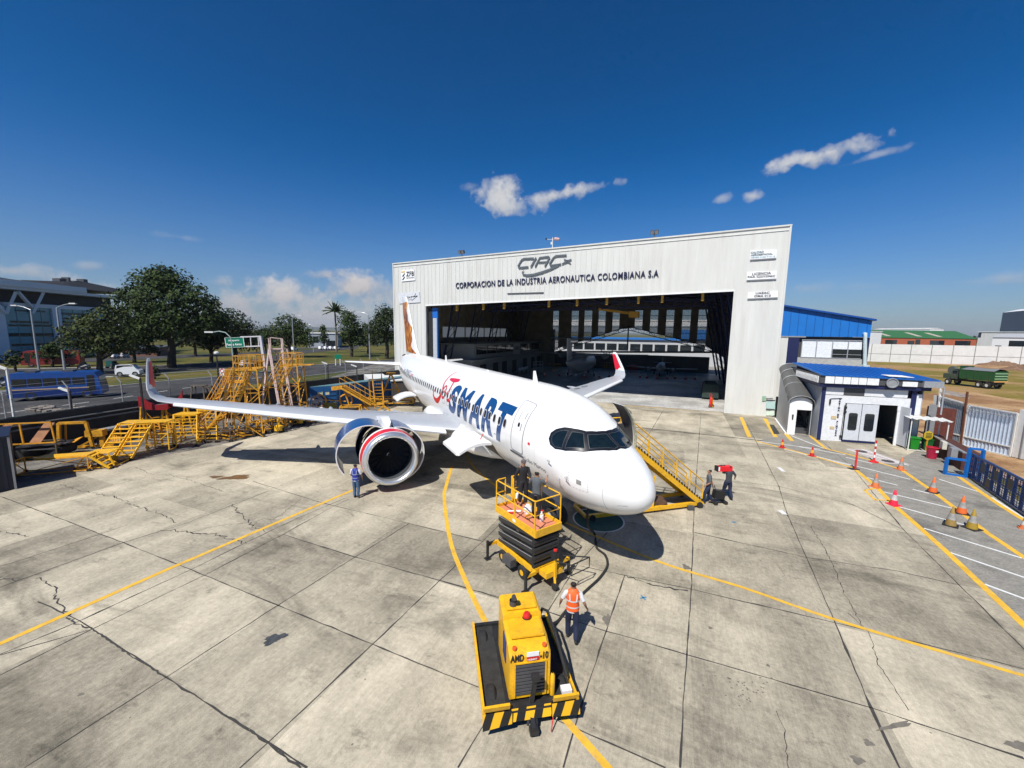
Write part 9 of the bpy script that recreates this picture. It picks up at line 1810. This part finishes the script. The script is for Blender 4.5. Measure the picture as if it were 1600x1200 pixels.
person(G(557, 778), face_dir(.05, 1), 'person in a blue vest and jeans standing at the open engine cowl', WSH, JEAN, step=.06, la=((.06,.27,1.15),(.22,.22,1.0)), ra=((.05,-.27,1.15),(.18,-.24,.95)), h=1.76, vest=BLV, sleeve=.35, stripes=mat('dull_strip', (.25,.28,.45), .5))
pm = person(G(1105, 787), face_dir(-.9, .3), 'person in a grey polo walking left pulling a black case by the stairs', GSH, NAVYJ, step=.30, la=((-.02,.24,1.14),(.16,.22,.98)), ra=((-.12,-.26,1.15),(-.22,-.24,.92)), h=1.76, sleeve=.4)
pb_ = person(G(1136, 780), face_dir(-.15, 1), 'person in a dark grey shirt carrying a red case on the left shoulder', GSH2, NAVYJ, step=.26, la=((.06,.30,1.32),(.04,.34,1.56)), ra=((-.02,-.34,1.20),(.12,-.42,1.02)), h=1.78, sleeve=.4)
base = lift_w
T_l = [o for o in sc.objects if o.name.startswith('scissor_lift')][0]; lw_ = lambda x, y, z: T_l.location + ld*x + lw*y + Vector((0,0,z))
person(lw_(.35, .12, PZ+.08), face_dir(.35, .95), 'person in a grey shirt on the lift, back to the camera, hands at the fuselage', GSH, BSH, step=.04, la=((.12,.26,1.22),(.32,.20,1.28)), ra=((.12,-.27,1.25),(.34,-.26,1.38)), h=1.72, sleeve=.45)
person(lw_(-.78, .40, PZ+.08), face_dir(.3, -.9), 'person in black with a cap at the far end of the lift', BSH, BSH, step=.05, la=((.06,.24,1.16),(.20,.18,1.05)), h=1.74, cap=mat('grey_cap', (.10,.08,.085), .8), sleeve=.9)
person(WP(6.3, 1.0, 0) + Vector((-.25,-.35,0)), face_dir(.4, -.4), 'person stooping in the shade under the nose, right of the scissor lift', WSH, NAVYJ, step=.1, bend=.16, h=1.6, sleeve=.4, la=((.2,.25,1.12),(.42,.18,1.0)), ra=((.2,-.25,1.12),(.42,-.18,1.0)))
person(G(489, 660, YR), face_dir(-.3, -.9), 'person mostly hidden behind the near wing, left one of two', GSH2, NAVYJ, step=.06); person(G(504, 662, YR), face_dir(.7, -.5), 'person with pale trousers behind the near wing, right one of two', WSH, mat('pale_trousers', (.28,.30,.33), .8), step=.3)
# carried things
c = pb_.location; T = thing('red_case', 'long red case with black and white ends carried on a shoulder', 'case', (c.x-.22, c.y+.02, 1.60), face_dir(-1, -.12)); mb = MB(); mb.box((.08,0,0),(.78,.26,.24)); mb.build('case_body', mat('case_red', (.72,.01,.02), .4), T); mb = MB(); mb.box((.40,0,.02),(.08,.27,.2)); mb.box((-.1,-.135,.02),(.3,.01,.1)); mb.build('white_panel', WHITE, T); mb = MB(); mb.box((.15,-.02,.14),(.3,.04,.04)); mb.box((.46,0,0),(.03,.28,.26)); mb.build('handle', BLACK, T)
c = pm.location; T = thing('tool_case', 'black wheeled tool case dragged at the heels of the grey polo walker', 'case', (c.x+.42, c.y+.02, 0), face_dir(1, .12)); mb = MB(); mb.box((.10,0,.48),(.50,.26,.40), M=Matrix.Rotation(.18, 3, 'Y')); mb.build('case_body', mat('case_black', (.012,.012,.013), .5), T); [MB().cyl((x,-.2,.09),(x,.2,.09),.09,n=12).build('wheel', BLACK, T) for x in (-.1,.42)]; mb = MB(); mb.bar((-.1,0,.1),(.45,0,.1),.05); mb.bar((-.12,.1,.75),(-.22,.1,.98),.03); mb.bar((-.12,-.1,.75),(-.22,-.1,.98),.03); mb.bar((-.1,0,.1),(-.1,0,.6),.04); mb.bar((.42,0,.1),(.42,0,.5),.04); mb.build('trolley_frame', DGREY, T)
# ================================================================ AIR
hz = MB(); hz.b2((-8900, -2900, -1.2), (8900, 8600, 190)); hz = hz.build('haze', [], kind='stuff'); tag(hz, 'faint even haze filling the air over the whole site')
m = bpy.data.materials.new('haze_air'); m.use_nodes = True; t = m.node_tree; t.nodes.clear(); v = t.nodes.new('ShaderNodeVolumePrincipled'); o = t.nodes.new('ShaderNodeOutputMaterial')
v.inputs['Color'].default_value = (.82, .88, .97, 1); v.inputs['Density'].default_value = .00008; v.inputs['Anisotropy'].default_value = .2
t.links.new(v.outputs[0], o.inputs['Volume']); hz.data.materials.append(m); sc.cycles.volume_bounces = 0
